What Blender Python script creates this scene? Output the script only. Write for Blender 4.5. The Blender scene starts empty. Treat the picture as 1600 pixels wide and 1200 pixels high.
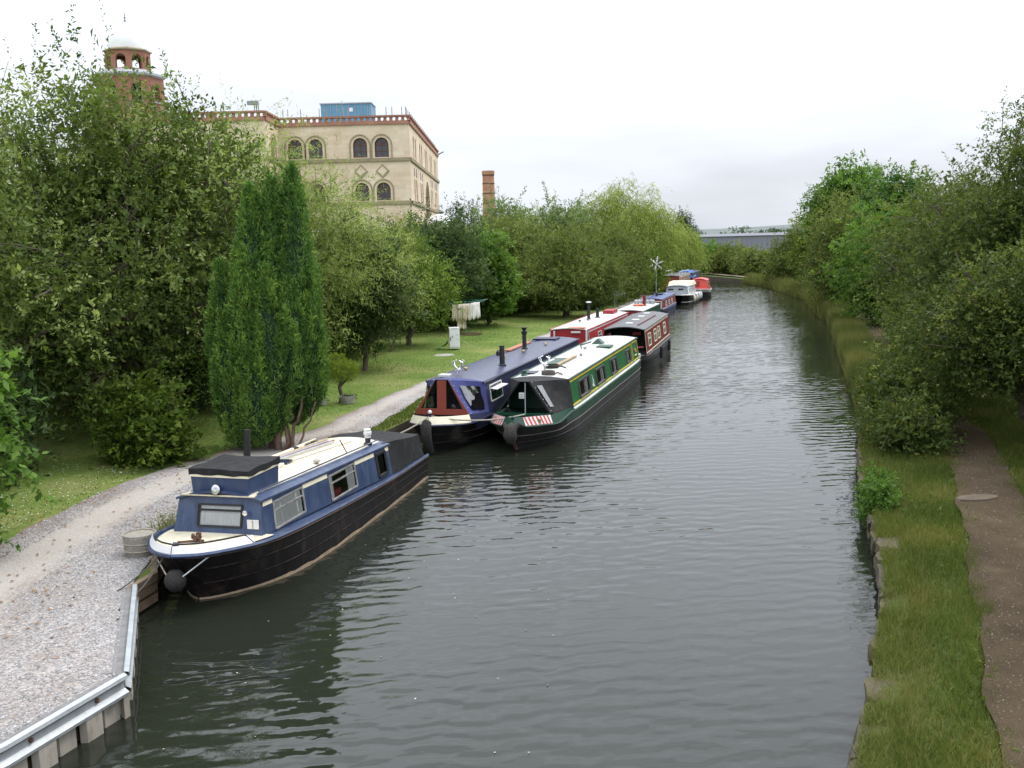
import bpy, math, random
import numpy as np
from mathutils import Vector, Matrix
R = math.radians
SC = bpy.context.scene
COL = SC.collection

# ------------------------------------------------------------------ camera
cam_d = bpy.data.cameras.new('camera'); cam = bpy.data.objects.new('camera', cam_d); COL.objects.link(cam)
cam_d.sensor_width = 36.0; cam_d.lens = 1555.0 / 1600 * 36.0; cam_d.clip_start = 0.1; cam_d.clip_end = 5000
_p, _r = R(8.27), R(1.5)
_F = Vector((0, math.cos(_p), -math.sin(_p))); _R0 = Vector((1, 0, 0)); _U0 = Vector((0, math.sin(_p), math.cos(_p)))
_Rr = _R0 * math.cos(_r) - _U0 * math.sin(_r); _Ur = _R0 * math.sin(_r) + _U0 * math.cos(_r)
cam.matrix_world = Matrix(((_Rr.x, _Ur.x, -_F.x, 0), (_Rr.y, _Ur.y, -_F.y, 0), (_Rr.z, _Ur.z, -_F.z, 5.5), (0, 0, 0, 1)))
SC.camera = cam

# ------------------------------------------------------------------ sky, sun, exposure
SUN_EL, SUN_AZ = R(52), R(62)          # azimuth from +Y towards +X
world = bpy.data.worlds.new('World'); SC.world = world; world.use_nodes = True
nt = world.node_tree; N = nt.nodes; Lk = nt.links; N.clear()
w_out = N.new('ShaderNodeOutputWorld'); w_bg = N.new('ShaderNodeBackground')
sky = N.new('ShaderNodeTexSky'); sky.sky_type = 'NISHITA'; sky.sun_disc = False
sky.sun_elevation = SUN_EL; sky.sun_rotation = SUN_AZ; sky.air_density = 1.0; sky.dust_density = 2.0
sk_s = N.new('ShaderNodeVectorMath'); sk_s.operation = 'SCALE'; sk_s.inputs['Scale'].default_value = 0.1
Lk.new(sky.outputs[0], sk_s.inputs[0])
tc = N.new('ShaderNodeTexCoord'); sep = N.new('ShaderNodeSeparateXYZ'); Lk.new(tc.outputs['Generated'], sep.inputs[0])
mx = N.new('ShaderNodeMath'); mx.operation = 'MAXIMUM'; mx.inputs[1].default_value = 0.0; Lk.new(sep.outputs['Z'], mx.inputs[0])
grad = N.new('ShaderNodeMath'); grad.operation = 'MULTIPLY_ADD'; grad.inputs[1].default_value = 2.0; grad.inputs[2].default_value = 0.69
Lk.new(mx.outputs[0], grad.inputs[0])
mp = N.new('ShaderNodeMapping'); mp.inputs['Scale'].default_value = (1.6, 1.6, 7.0); mp.inputs['Rotation'].default_value = (0.1, 0.16, 0.3)
Lk.new(tc.outputs['Generated'], mp.inputs['Vector'])
cn = N.new('ShaderNodeTexNoise'); cn.inputs['Scale'].default_value = 1.5; cn.inputs['Detail'].default_value = 6; cn.inputs['Roughness'].default_value = 0.52
Lk.new(mp.outputs[0], cn.inputs['Vector'])
cr = N.new('ShaderNodeMapRange'); cr.inputs['From Min'].default_value = 0.28; cr.inputs['From Max'].default_value = 0.72
cr.inputs['To Min'].default_value = 0.76; cr.inputs['To Max'].default_value = 1.16; Lk.new(cn.outputs['Fac'], cr.inputs['Value'])
cm = N.new('ShaderNodeMath'); cm.operation = 'MULTIPLY'; Lk.new(grad.outputs[0], cm.inputs[0]); Lk.new(cr.outputs[0], cm.inputs[1])
cc = N.new('ShaderNodeVectorMath'); cc.operation = 'SCALE'; cc.inputs[0].default_value = (0.925, 0.97, 1.06)
Lk.new(cm.outputs[0], cc.inputs['Scale'])
mixw = N.new('ShaderNodeMix'); mixw.data_type = 'RGBA'; mixw.inputs['Factor'].default_value = 0.93
Lk.new(sk_s.outputs[0], mixw.inputs['A']); Lk.new(cc.outputs[0], mixw.inputs['B'])
Lk.new(mixw.outputs['Result'], w_bg.inputs['Color']); w_bg.inputs['Strength'].default_value = 1.0
Lk.new(w_bg.outputs[0], w_out.inputs['Surface'])

sun_d = bpy.data.lights.new('sun', 'SUN'); sun_d.energy = 1.3; sun_d.use_shadow = True; sun_d.angle = R(12); sun_d.color = (1.0, 0.95, 0.88)
sun = bpy.data.objects.new('sun', sun_d); COL.objects.link(sun)
_sd = Vector((math.sin(SUN_AZ) * math.cos(SUN_EL), math.cos(SUN_AZ) * math.cos(SUN_EL), math.sin(SUN_EL)))
sun.rotation_euler = _sd.to_track_quat('Z', 'Y').to_euler()

SC.view_settings.view_transform = 'Standard'; SC.view_settings.look = 'None'
SC.view_settings.exposure = 0.35; SC.view_settings.gamma = 1.0; SC.view_settings.use_curve_mapping = False
SC.render.engine = 'CYCLES'
SC.cycles.max_bounces = 4; SC.cycles.diffuse_bounces = 2; SC.cycles.glossy_bounces = 2
SC.cycles.transmission_bounces = 3; SC.cycles.transparent_max_bounces = 6; SC.cycles.caustics_reflective = False; SC.cycles.caustics_refractive = False

# ------------------------------------------------------------------ helpers: objects
def tag(o, label=None, cat=None, group=None, kind=None):
    if label: o['label'] = label
    if cat: o['category'] = cat
    if group: o['group'] = group
    if kind: o['kind'] = kind
    return o
def empty(name, loc=(0, 0, 0), rz=0.0):
    o = bpy.data.objects.new(name, None); COL.objects.link(o); o.location = loc; o.rotation_euler = (0, 0, rz); o.empty_display_size = 0.2
    return o
def link(name, me, parent=None):
    o = bpy.data.objects.new(name, me); COL.objects.link(o); o.parent = parent
    return o

class MB:
    def __init__(s): s.v = []; s.f = []
    def add(s, vs, fs):
        b = len(s.v); s.v += [tuple(map(float, p)) for p in vs]; s.f += [tuple(b + i for i in q) for q in fs]; return s
    def box(s, c, d, rz=0.0, M=None):
        hx, hy, hz = d[0] / 2, d[1] / 2, d[2] / 2; ca, sa = math.cos(rz), math.sin(rz); vs = []
        for x, y, z in ((-1, -1, -1), (1, -1, -1), (1, 1, -1), (-1, 1, -1), (-1, -1, 1), (1, -1, 1), (1, 1, 1), (-1, 1, 1)):
            X, Y, Z = x * hx, y * hy, z * hz; vs.append((c[0] + X * ca - Y * sa, c[1] + X * sa + Y * ca, c[2] + Z))
        if M is not None: vs = [tuple(M @ Vector(q)) for q in vs]
        return s.add(vs, ((3, 2, 1, 0), (4, 5, 6, 7), (0, 1, 5, 4), (1, 2, 6, 5), (2, 3, 7, 6), (3, 0, 4, 7)))
    def hexa(s, p):     # 8 corners: bottom loop, top loop
        return s.add(p, ((3, 2, 1, 0), (4, 5, 6, 7), (0, 1, 5, 4), (1, 2, 6, 5), (2, 3, 7, 6), (3, 0, 4, 7)))
    def quad(s, *p): return s.add(p, (tuple(range(len(p))),))
    def beam(s, a, b, w, h, up=(0, 0, 1)):
        a = Vector(a); b = Vector(b); d = (b - a).normalized(); u = Vector(up); x = d.cross(u)
        if x.length < 1e-5: x = d.cross(Vector((1, 0, 0)))
        x.normalize(); u = x.cross(d).normalized(); P = []
        for e in (a, b):
            for sx, su in ((-1, -1), (1, -1), (1, 1), (-1, 1)): P.append(tuple(e + x * (sx * w / 2) + u * (su * h / 2)))
        return s.add(P, ((3, 2, 1, 0), (4, 5, 6, 7), (0, 1, 5, 4), (1, 2, 6, 5), (2, 3, 7, 6), (3, 0, 4, 7)))
    def tube(s, pts, r, n=6, cap=True):
        P = [Vector(p) for p in pts]; m = len(P); rr = list(r) if hasattr(r, '__len__') else [r] * m
        up = Vector((0, 0, 1)); base = len(s.v); prev = None
        for i in range(m):
            d = (P[min(i + 1, m - 1)] - P[max(i - 1, 0)])
            if d.length < 1e-7: d = Vector((0, 0, 1))
            d.normalize()
            if prev is None:
                x = d.cross(up)
                if x.length < 0.05: x = d.cross(Vector((1, 0, 0)))
            else: x = prev - d * prev.dot(d)
            if x.length < 1e-6: x = d.orthogonal()
            x.normalize(); prev = x; y = d.cross(x)
            for k in range(n):
                a = 2 * math.pi * k / n; q = P[i] + (x * math.cos(a) + y * math.sin(a)) * rr[i]; s.v.append((q.x, q.y, q.z))
        for i in range(m - 1):
            for k in range(n):
                a = base + i * n + k; b = base + i * n + (k + 1) % n; s.f.append((a, b, b + n, a + n))
        if cap:
            s.f.append(tuple(base + k for k in reversed(range(n)))); s.f.append(tuple(base + (m - 1) * n + k for k in range(n)))
        return s
    def lathe(s, prof, n=16, c=(0, 0, 0), M=None, ph=0.0):
        base = len(s.v); m = len(prof)
        for r, z in prof:
            for k in range(n):
                a = 2 * math.pi * k / n + ph; p = Vector((r * math.cos(a), r * math.sin(a), z))
                if M is not None: p = M @ p
                s.v.append((p.x + c[0], p.y + c[1], p.z + c[2]))
        for i in range(m - 1):
            for k in range(n):
                a = base + i * n + k; b = base + i * n + (k + 1) % n; s.f.append((a, b, b + n, a + n))
        if prof[0][0] > 1e-4: s.f.append(tuple(base + k for k in reversed(range(n))))
        if prof[-1][0] > 1e-4: s.f.append(tuple(base + (m - 1) * n + k for k in range(n)))
        return s
    def strip(s, rows):     # rows of equal length -> quads
        base = len(s.v); n = len(rows[0])
        for r_ in rows: s.v += [tuple(map(float, p)) for p in r_]
        for i in range(len(rows) - 1):
            for k in range(n - 1):
                a = base + i * n + k; s.f.append((a, a + 1, a + n + 1, a + n))
        return s
    def mesh(s, name, mat, smooth=None):
        me = bpy.data.meshes.new(name); me.from_pydata(s.v, [], s.f); me.validate(); me.update()
        if mat: me.materials.append(mat)
        if smooth:
            me.shade_smooth(); me.set_sharp_from_angle(angle=R(smooth))
        return me
    def build(s, name, mat, parent=None, smooth=None): return link(name, s.mesh(name, mat, smooth), parent)

def np_mesh(name, verts, nper, mat, tint=None):
    """many separate polygons; verts is an (n, k, 3) array or a list of such arrays with different k"""
    blocks = verts if isinstance(verts, list) else [np.asarray(verts).reshape(-1, nper if np.asarray(verts).ndim < 3 else np.asarray(verts).shape[1], 3)]
    k = np.concatenate([np.full(len(q), q.shape[1], dtype=np.int64) for q in blocks]); verts = np.concatenate([np.ascontiguousarray(q, dtype=np.float32).reshape(-1, 3) for q in blocks]); nv = len(verts); nf = len(k)
    me = bpy.data.meshes.new(name); me.vertices.add(nv); me.vertices.foreach_set('co', verts.ravel())
    me.loops.add(nv); me.loops.foreach_set('vertex_index', np.arange(nv, dtype=np.int32))
    me.polygons.add(nf); me.polygons.foreach_set('loop_start', np.concatenate([[0], np.cumsum(k)[:-1]]).astype(np.int32))
    me.update(calc_edges=True)
    if tint is not None:
        a = me.attributes.new('tint', 'FLOAT', 'FACE'); a.data.foreach_set('value', np.ascontiguousarray(tint, dtype=np.float32))
    me.materials.append(mat)
    return me

# ------------------------------------------------------------------ helpers: materials
def newmat(name):
    m = bpy.data.materials.new(name); m.use_nodes = True; t = m.node_tree; b = t.nodes['Principled BSDF']; return m, t, b
def coords(t, scale=(1, 1, 1), obj=True):
    c = t.nodes.new('ShaderNodeTexCoord'); m = t.nodes.new('ShaderNodeMapping'); m.inputs['Scale'].default_value = scale
    t.links.new(c.outputs['Object' if obj else 'Generated'], m.inputs['Vector']); return m.outputs[0]
def noise(t, vec, scale, detail=4, rough=0.55):
    n = t.nodes.new('ShaderNodeTexNoise'); n.inputs['Scale'].default_value = scale; n.inputs['Detail'].default_value = detail; n.inputs['Roughness'].default_value = rough
    if vec is not None: t.links.new(vec, n.inputs['Vector'])
    return n.outputs['Fac']
def ramp(t, fac, stops):
    r = t.nodes.new('ShaderNodeValToRGB'); e = r.color_ramp.elements
    while len(e) < len(stops): e.new(0.5)
    for q, (p, c) in zip(e, stops): q.position = p; q.color = tuple(c) + (1,)
    t.links.new(fac, r.inputs[0]); return r.outputs[0]
def mixc(t, fac, a, b, mode='MIX'):
    m = t.nodes.new('ShaderNodeMix'); m.data_type = 'RGBA'; m.blend_type = mode
    for k, val in (('Factor', fac), ('A', a), ('B', b)):
        if isinstance(val, (int, float)): m.inputs[k].default_value = val
        elif isinstance(val, tuple): m.inputs[k].default_value = val + (1,) if len(val) == 3 else val
        else: t.links.new(val, m.inputs[k])
    return m.outputs['Result']
def bump(t, b, h, strength, dist):
    n = t.nodes.new('ShaderNodeBump'); n.inputs['Strength'].default_value = strength; n.inputs['Distance'].default_value = dist
    t.links.new(h, n.inputs['Height']); t.links.new(n.outputs[0], b.inputs['Normal']); return n
def paint(name, c, rough=0.45, var=0.25, scale=2.5, dirt=None, dirt_amt=0.5, bmp=0.0, metal=0.0, spec=0.5, streak=False, dirt_lo=0.55, dirt_hi=0.75):
    """flat colour broken up by large noise, fine mottling and optional shaped dirt / wear"""
    m, t, b = newmat(name); v = coords(t, (1, 1, 0.35) if streak else (1, 1, 1))
    n1 = noise(t, v, scale, 5, 0.6); lo = tuple(x * (1 - var) for x in c); hi = tuple(min(1, x * (1 + var * 0.6)) for x in c)
    col = ramp(t, n1, [(0.3, lo), (0.7, hi)])
    if dirt:
        n2 = noise(t, v, scale * 3.1, 7, 0.68); f = ramp(t, n2, [(dirt_lo, (0, 0, 0)), (dirt_hi, (dirt_amt,) * 3)]); col = mixc(t, f, col, dirt)
    t.links.new(col, b.inputs['Base Color']); b.inputs['Metallic'].default_value = metal; b.inputs['Specular IOR Level'].default_value = spec
    n3 = noise(t, v, scale * 6, 3); rr = t.nodes.new('ShaderNodeMapRange'); rr.inputs['To Min'].default_value = max(0.02, rough - 0.12); rr.inputs['To Max'].default_value = min(1, rough + 0.15)
    t.links.new(n3, rr.inputs['Value']); t.links.new(rr.outputs[0], b.inputs['Roughness'])
    if bmp: bump(t, b, noise(t, v, scale * 8, 4), bmp, 0.02)
    return m
def leafmat(name, dark, mid, light, transl=0.4, rough=0.55, spec=0.16):
    m, t, b = newmat(name); a = t.nodes.new('ShaderNodeAttribute'); a.attribute_name = 'tint'
    col = ramp(t, a.outputs['Fac'], [(0.0, dark), (0.5, mid), (1.0, light)])
    t.links.new(col, b.inputs['Base Color']); b.inputs['Roughness'].default_value = rough; b.inputs['Specular IOR Level'].default_value = spec
    tr = t.nodes.new('ShaderNodeBsdfTranslucent'); bright = mixc(t, 1.0, col, (1.25, 1.3, 0.7), 'MULTIPLY'); t.links.new(bright, tr.inputs['Color'])
    mix = t.nodes.new('ShaderNodeMixShader'); mix.inputs[0].default_value = transl
    t.links.new(b.outputs[0], mix.inputs[1]); t.links.new(tr.outputs[0], mix.inputs[2]); t.links.new(mix.outputs[0], t.nodes['Material Output'].inputs['Surface'])
    return m
def glassmat(name, tint=(0.88, 0.9, 0.9), refl=0.04):
    m, t, b = newmat(name); tr = t.nodes.new('ShaderNodeBsdfTransparent'); tr.inputs[0].default_value = tint + (1,)
    gl = t.nodes.new('ShaderNodeBsdfGlossy'); gl.inputs['Roughness'].default_value = 0.04
    fr = t.nodes.new('ShaderNodeFresnel'); fr.inputs['IOR'].default_value = 1.5
    ad = t.nodes.new('ShaderNodeMath'); ad.operation = 'ADD'; ad.inputs[1].default_value = refl; t.links.new(fr.outputs[0], ad.inputs[0])
    mix = t.nodes.new('ShaderNodeMixShader'); t.links.new(ad.outputs[0], mix.inputs[0]); t.links.new(tr.outputs[0], mix.inputs[1]); t.links.new(gl.outputs[0], mix.inputs[2])
    bm_ = noise(t, coords(t), 3.0, 2); bn = t.nodes.new('ShaderNodeBump'); bn.inputs['Strength'].default_value = 0.15; bn.inputs['Distance'].default_value = 0.02
    t.links.new(bm_, bn.inputs['Height']); t.links.new(bn.outputs[0], gl.inputs['Normal'])
    t.links.new(mix.outputs[0], t.nodes['Material Output'].inputs['Surface']); return m

M = {}
M['glass'] = glassmat('window glass')
M['black_rubber'] = paint('black canvas', (0.022, 0.022, 0.024), 0.75, 0.35, 3, bmp=0.5, dirt=(0.07, 0.068, 0.062), dirt_amt=0.5)
M['canvas_black'] = paint('weathered canvas', (0.016, 0.016, 0.017), 0.75, 0.3, 2.0, bmp=0.35, dirt=(0.045, 0.043, 0.041), dirt_amt=0.6, dirt_lo=.45, spec=0.25)
M['rope'] = paint('mooring rope', (0.45, 0.41, 0.33), 0.9, 0.3, 20, bmp=0.8)
M['rope_dark'] = paint('dark rope', (0.11, 0.095, 0.08), 0.9, 0.3, 20, bmp=0.8)
M['fender'] = paint('rope fender', (0.03, 0.028, 0.026), 0.95, 0.5, 14, bmp=1.0, dirt=(0.09, 0.085, 0.08))
M['fender_grey'] = paint('grey rope fender', (0.05, 0.044, 0.038), 0.95, 0.5, 14, bmp=1.0)
M['chrome'] = paint('chrome', (0.7, 0.7, 0.72), 0.15, 0.1, 8, metal=1.0)
M['white'] = paint('white paint', (0.68, 0.67, 0.65), 0.4, 0.08, 3, dirt=(0.4, 0.36, 0.28), dirt_amt=0.4)
M['cream'] = paint('cream paint', (0.66, 0.60, 0.45), 0.45, 0.1, 1.8, dirt=(0.36, 0.26, 0.14), dirt_amt=0.6, dirt_lo=.48, dirt_hi=.7)
M['cream_plain'] = paint('cream stripe', (0.74, 0.68, 0.5), 0.45, 0.1, 2.5)
M['curtain'] = paint('curtain cloth', (0.92, 0.91, 0.87), 0.9, 0.1, 9)
M['brass'] = paint('brass', (0.5, 0.36, 0.16), 0.35, 0.2, 8, metal=1.0)
M['blue'] = paint('blue boat paint', (0.027, 0.047, 0.108), 0.36, 0.28, 1.6, dirt=(0.075, 0.10, 0.155), dirt_amt=0.75, streak=True, dirt_lo=.42, dirt_hi=.68)
M['navy'] = paint('navy boat paint', (0.020, 0.023, 0.060), 0.38, 0.2, 1.5, dirt=(0.04, 0.042, 0.08), dirt_amt=0.4, streak=True)
M['navy_roof'] = paint('navy roof', (0.05, 0.057, 0.105), 0.33, 0.15, 0.9, dirt=(0.12, 0.125, 0.17), dirt_amt=0.5)
M['blue_canvas'] = paint('blue canvas', (0.035, 0.042, 0.16), 0.75, 0.2, 3, bmp=0.4)
M['hull_black'] = paint('black hull', (0.007, 0.0065, 0.007), 0.42, 0.3, 2.2, spec=0.35, dirt=(0.10, 0.066, 0.046), dirt_amt=0.6, streak=True, dirt_lo=.6, dirt_hi=.78)
M['hull_grey'] = paint('faded black hull', (0.028, 0.027, 0.028), 0.6, 0.25, 2.0, dirt=(0.11, 0.095, 0.085), dirt_amt=0.5, streak=True)
M['hull_worn'] = paint('worn black hull', (0.008, 0.007, 0.0075), 0.5, 0.3, 1.6, spec=0.3, dirt=(0.075, 0.05, 0.037), dirt_amt=0.5, streak=True, dirt_lo=.53, dirt_hi=.70)
M['gun_rust'] = paint('rusty gunwale edge', (0.10, 0.055, 0.035), 0.8, 0.4, 4, dirt=(0.03, 0.03, 0.06), dirt_amt=0.8, dirt_lo=.45)
M['strake'] = paint('hull strake', (0.016, 0.014, 0.014), 0.9, 0.4, 3, spec=0.15, dirt=(0.085, 0.06, 0.045), dirt_amt=0.7, dirt_lo=.45)
M['rust'] = paint('rusty waterline', (0.33, 0.24, 0.16), 0.85, 0.35, 5, dirt=(0.5, 0.44, 0.36), dirt_amt=0.8, bmp=0.6)
M['green'] = paint('green boat paint', (0.022, 0.125, 0.045), 0.32, 0.15, 1.4, dirt=(0.04, 0.15, 0.07), dirt_amt=0.5)
M['green_dark'] = paint('dark green paint', (0.010, 0.055, 0.032), 0.34, 0.2, 1.6)
M['yellow'] = paint('yellow coach line', (0.72, 0.55, 0.06), 0.4, 0.08, 3)
M['roof_white'] = paint('off white roof', (0.50, 0.51, 0.475), 0.55, 0.1, 1.2, dirt=(0.33, 0.315, 0.27), dirt_amt=0.7, dirt_lo=.45)
M['red'] = paint('red boat paint', (0.33, 0.022, 0.028), 0.38, 0.2, 1.6, dirt=(0.4, 0.08, 0.07), dirt_amt=0.4)
M['maroon'] = paint('maroon paint', (0.17, 0.02, 0.024), 0.4, 0.2, 1.8)
M['red_bright'] = paint('bright red paint', (0.55, 0.05, 0.035), 0.42, 0.15, 1.8)
M['redbrown'] = paint('red brown board', (0.22, 0.042, 0.022), 0.5, 0.2, 2.0, streak=True)
M['grey_roof'] = paint('grey roof', (0.085, 0.086, 0.088), 0.5, 0.15, 1.2, dirt=(0.16, 0.16, 0.155), dirt_amt=0.5)
M['blue_roof'] = paint('blue roof', (0.05, 0.075, 0.2), 0.4, 0.15, 1.5)
M['tarp_blue'] = paint('blue tarpaulin', (0.04, 0.16, 0.5), 0.5, 0.2, 2, bmp=0.5)
M['wood'] = paint('old timber', (0.20, 0.14, 0.09), 0.85, 0.35, 4, bmp=0.6, dirt=(0.36, 0.31, 0.25), dirt_amt=0.5)
M['wood_pale'] = paint('pale plank', (0.42, 0.32, 0.2), 0.8, 0.3, 5, bmp=0.4)
M['dark'] = paint('dark interior', (0.012, 0.011, 0.011), 0.8, 0.3, 2)  # near-black for open arches and cabins, their shade put into the colour
M['chimney_black'] = paint('black flue', (0.018, 0.018, 0.019), 0.5, 0.3, 6)
M['galv'] = paint('galvanised steel', (0.42, 0.45, 0.46), 0.42, 0.2, 5, metal=0.35, dirt=(0.3, 0.29, 0.26), dirt_amt=0.5)
M['pile'] = paint('sheet piling', (0.33, 0.30, 0.25), 0.7, 0.25, 3, dirt=(0.14, 0.1, 0.06), dirt_amt=0.7, bmp=0.3, streak=True)
M['wood_grey'] = paint('grey board', (0.17, 0.165, 0.16), 0.9, 0.3, 4, bmp=0.5)
M['rust_dark'] = paint('rusty bolt', (0.1, 0.05, 0.03), 0.8, 0.3, 10)
M['bark'] = paint('bark', (0.12, 0.095, 0.07), 0.95, 0.4, 6, bmp=1.0, dirt=(0.1, 0.12, 0.06), dirt_amt=0.5)
M['bark_red'] = paint('conifer bark', (0.19, 0.125, 0.09), 0.95, 0.4, 6, bmp=1.0)
M['appliance'] = paint('white enamel', (0.8, 0.8, 0.79), 0.3, 0.06, 3, dirt=(0.45, 0.4, 0.33), dirt_amt=0.3)
M['cloth'] = paint('washing cloth', (0.66, 0.58, 0.44), 0.95, 0.15, 5)
M['cloth_white'] = paint('white washing', (0.82, 0.80, 0.75), 0.95, 0.06, 5)
M['net'] = paint('green net', (0.02, 0.2, 0.07), 0.8, 0.3, 6)
M['concrete'] = paint('weathered concrete', (0.34, 0.32, 0.28), 0.9, 0.2, 5, bmp=0.5, dirt=(0.18, 0.17, 0.13), dirt_amt=0.6)
M['wicker'] = paint('basket weave', (0.36, 0.33, 0.27), 0.9, 0.25, 18, bmp=1.0)
M['lead'] = paint('lead trim', (0.33, 0.34, 0.36), 0.6, 0.2, 2)
M['dome'] = paint('white dome', (0.82, 0.82, 0.82), 0.45, 0.04, 1)
M['rail'] = paint('grey rail', (0.25, 0.26, 0.27), 0.5, 0.2, 3)
M['plant_room'] = paint('blue cladding', (0.10, 0.25, 0.36), 0.5, 0.12, 0.6)
M['orange'] = paint('orange ring', (0.7, 0.13, 0.05), 0.5, 0.1, 3)
M['solar'] = paint('solar panel', (0.02, 0.025, 0.05), 0.2, 0.2, 4)

# ------------------------------------------------------------------ setting materials
def m_lawn(name='lawn', g=1.0):
    m, t, b = newmat(name); v = coords(t)
    n1 = noise(t, v, 0.35, 5, 0.6); n2 = noise(t, v, 9, 6, 0.75); n3 = noise(t, v, 45, 3, 0.7)
    c = ramp(t, n1, [(0.3, (0.085 * g, 0.145 * g, 0.026 * g)), (0.50, (0.14 * g, 0.195 * g, 0.045 * g)), (0.68, (0.22 * g, 0.235 * g, 0.08 * g)), (0.85, (0.33 * g, 0.28 * g, 0.13 * g))])
    c2 = mixc(t, 0.5, c, ramp(t, n2, [(0.3, (0.25,) * 3), (0.7, (0.8,) * 3)]), 'OVERLAY')
    c3 = mixc(t, 0.35, c2, ramp(t, n3, [(0.3, (0.2,) * 3), (0.7, (0.8,) * 3)]), 'OVERLAY')
    t.links.new(c3, b.inputs['Base Color']); b.inputs['Roughness'].default_value = 0.9; b.inputs['Specular IOR Level'].default_value = 0.1
    bump(t, b, n2, 0.9, 0.08); return m
def m_gravel():
    m, t, b = newmat('gravel'); v = coords(t)
    n1 = noise(t, v, 0.55, 5, 0.6); vo = t.nodes.new('ShaderNodeTexVoronoi'); vo.inputs['Scale'].default_value = 26; t.links.new(v, vo.inputs['Vector'])
    base = ramp(t, n1, [(0.3, (0.21, 0.18, 0.155)), (0.5, (0.285, 0.26, 0.24)), (0.72, (0.35, 0.335, 0.325))])
    st = ramp(t, vo.outputs['Color'], [(0.1, (0.22,) * 3), (0.9, (0.78,) * 3)])
    c = mixc(t, 0.55, base, st, 'OVERLAY'); n4 = noise(t, v, 70, 3, 0.7); c = mixc(t, 0.4, c, ramp(t, n4, [(0.3, (0.25,) * 3), (0.7, (0.75,) * 3)]), 'OVERLAY')
    n5 = noise(t, coords(t, (1.0, 0.35, 1)), 0.9, 6, 0.65); c = mixc(t, ramp(t, n5, [(0.56, (0, 0, 0)), (0.75, (0.6,) * 3)]), c, (0.21, 0.14, 0.09))
    at = t.nodes.new('ShaderNodeAttribute'); at.attribute_name = 'across'
    wn = noise(t, v, 0.9, 4); ad = t.nodes.new('ShaderNodeMath'); ad.operation = 'MULTIPLY_ADD'; ad.inputs[1].default_value = 0.35; t.links.new(wn, ad.inputs[0]); t.links.new(at.outputs['Fac'], ad.inputs[2])
    worn = ramp(t, ad.outputs[0], [(0.30, (0, 0, 0)), (0.45, (1, 1, 1)), (0.66, (1, 1, 1)), (0.80, (0, 0, 0))]); sm = ramp(t, n4, [(0.3, (0.36, 0.32, 0.275)), (0.7, (0.42, 0.385, 0.34))])
    wf_ = t.nodes.new('ShaderNodeMath'); wf_.operation = 'MULTIPLY'; wf_.inputs[1].default_value = 0.75; t.links.new(worn, wf_.inputs[0]); c = mixc(t, wf_.outputs[0], c, sm)
    edge = ramp(t, ad.outputs[0], [(0.14, (0.75,) * 3), (0.30, (0, 0, 0))]); c = mixc(t, edge, c, (0.17, 0.105, 0.065))
    t.links.new(c, b.inputs['Base Color']); b.inputs['Roughness'].default_value = 0.9; b.inputs['Specular IOR Level'].default_value = 0.2
    bump(t, b, vo.outputs['Distance'], 0.6, 0.02); return m
def m_dirt():
    m, t, b = newmat('dirt path'); v = coords(t)
    n1 = noise(t, v, 0.8, 6, 0.65); n2 = noise(t, v, 30, 5, 0.75)
    c = ramp(t, n1, [(0.3, (0.055, 0.040, 0.025)), (0.55, (0.086, 0.063, 0.039)), (0.75, (0.13, 0.098, 0.063))])
    c = mixc(t, 0.5, c, ramp(t, n2, [(0.35, (0.25,) * 3), (0.7, (0.8,) * 3)]), 'OVERLAY')
    t.links.new(c, b.inputs['Base Color']); b.inputs['Roughness'].default_value = 0.95; b.inputs['Specular IOR Level'].default_value = 0.1
    bump(t, b, n2, 0.8, 0.03); return m
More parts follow.
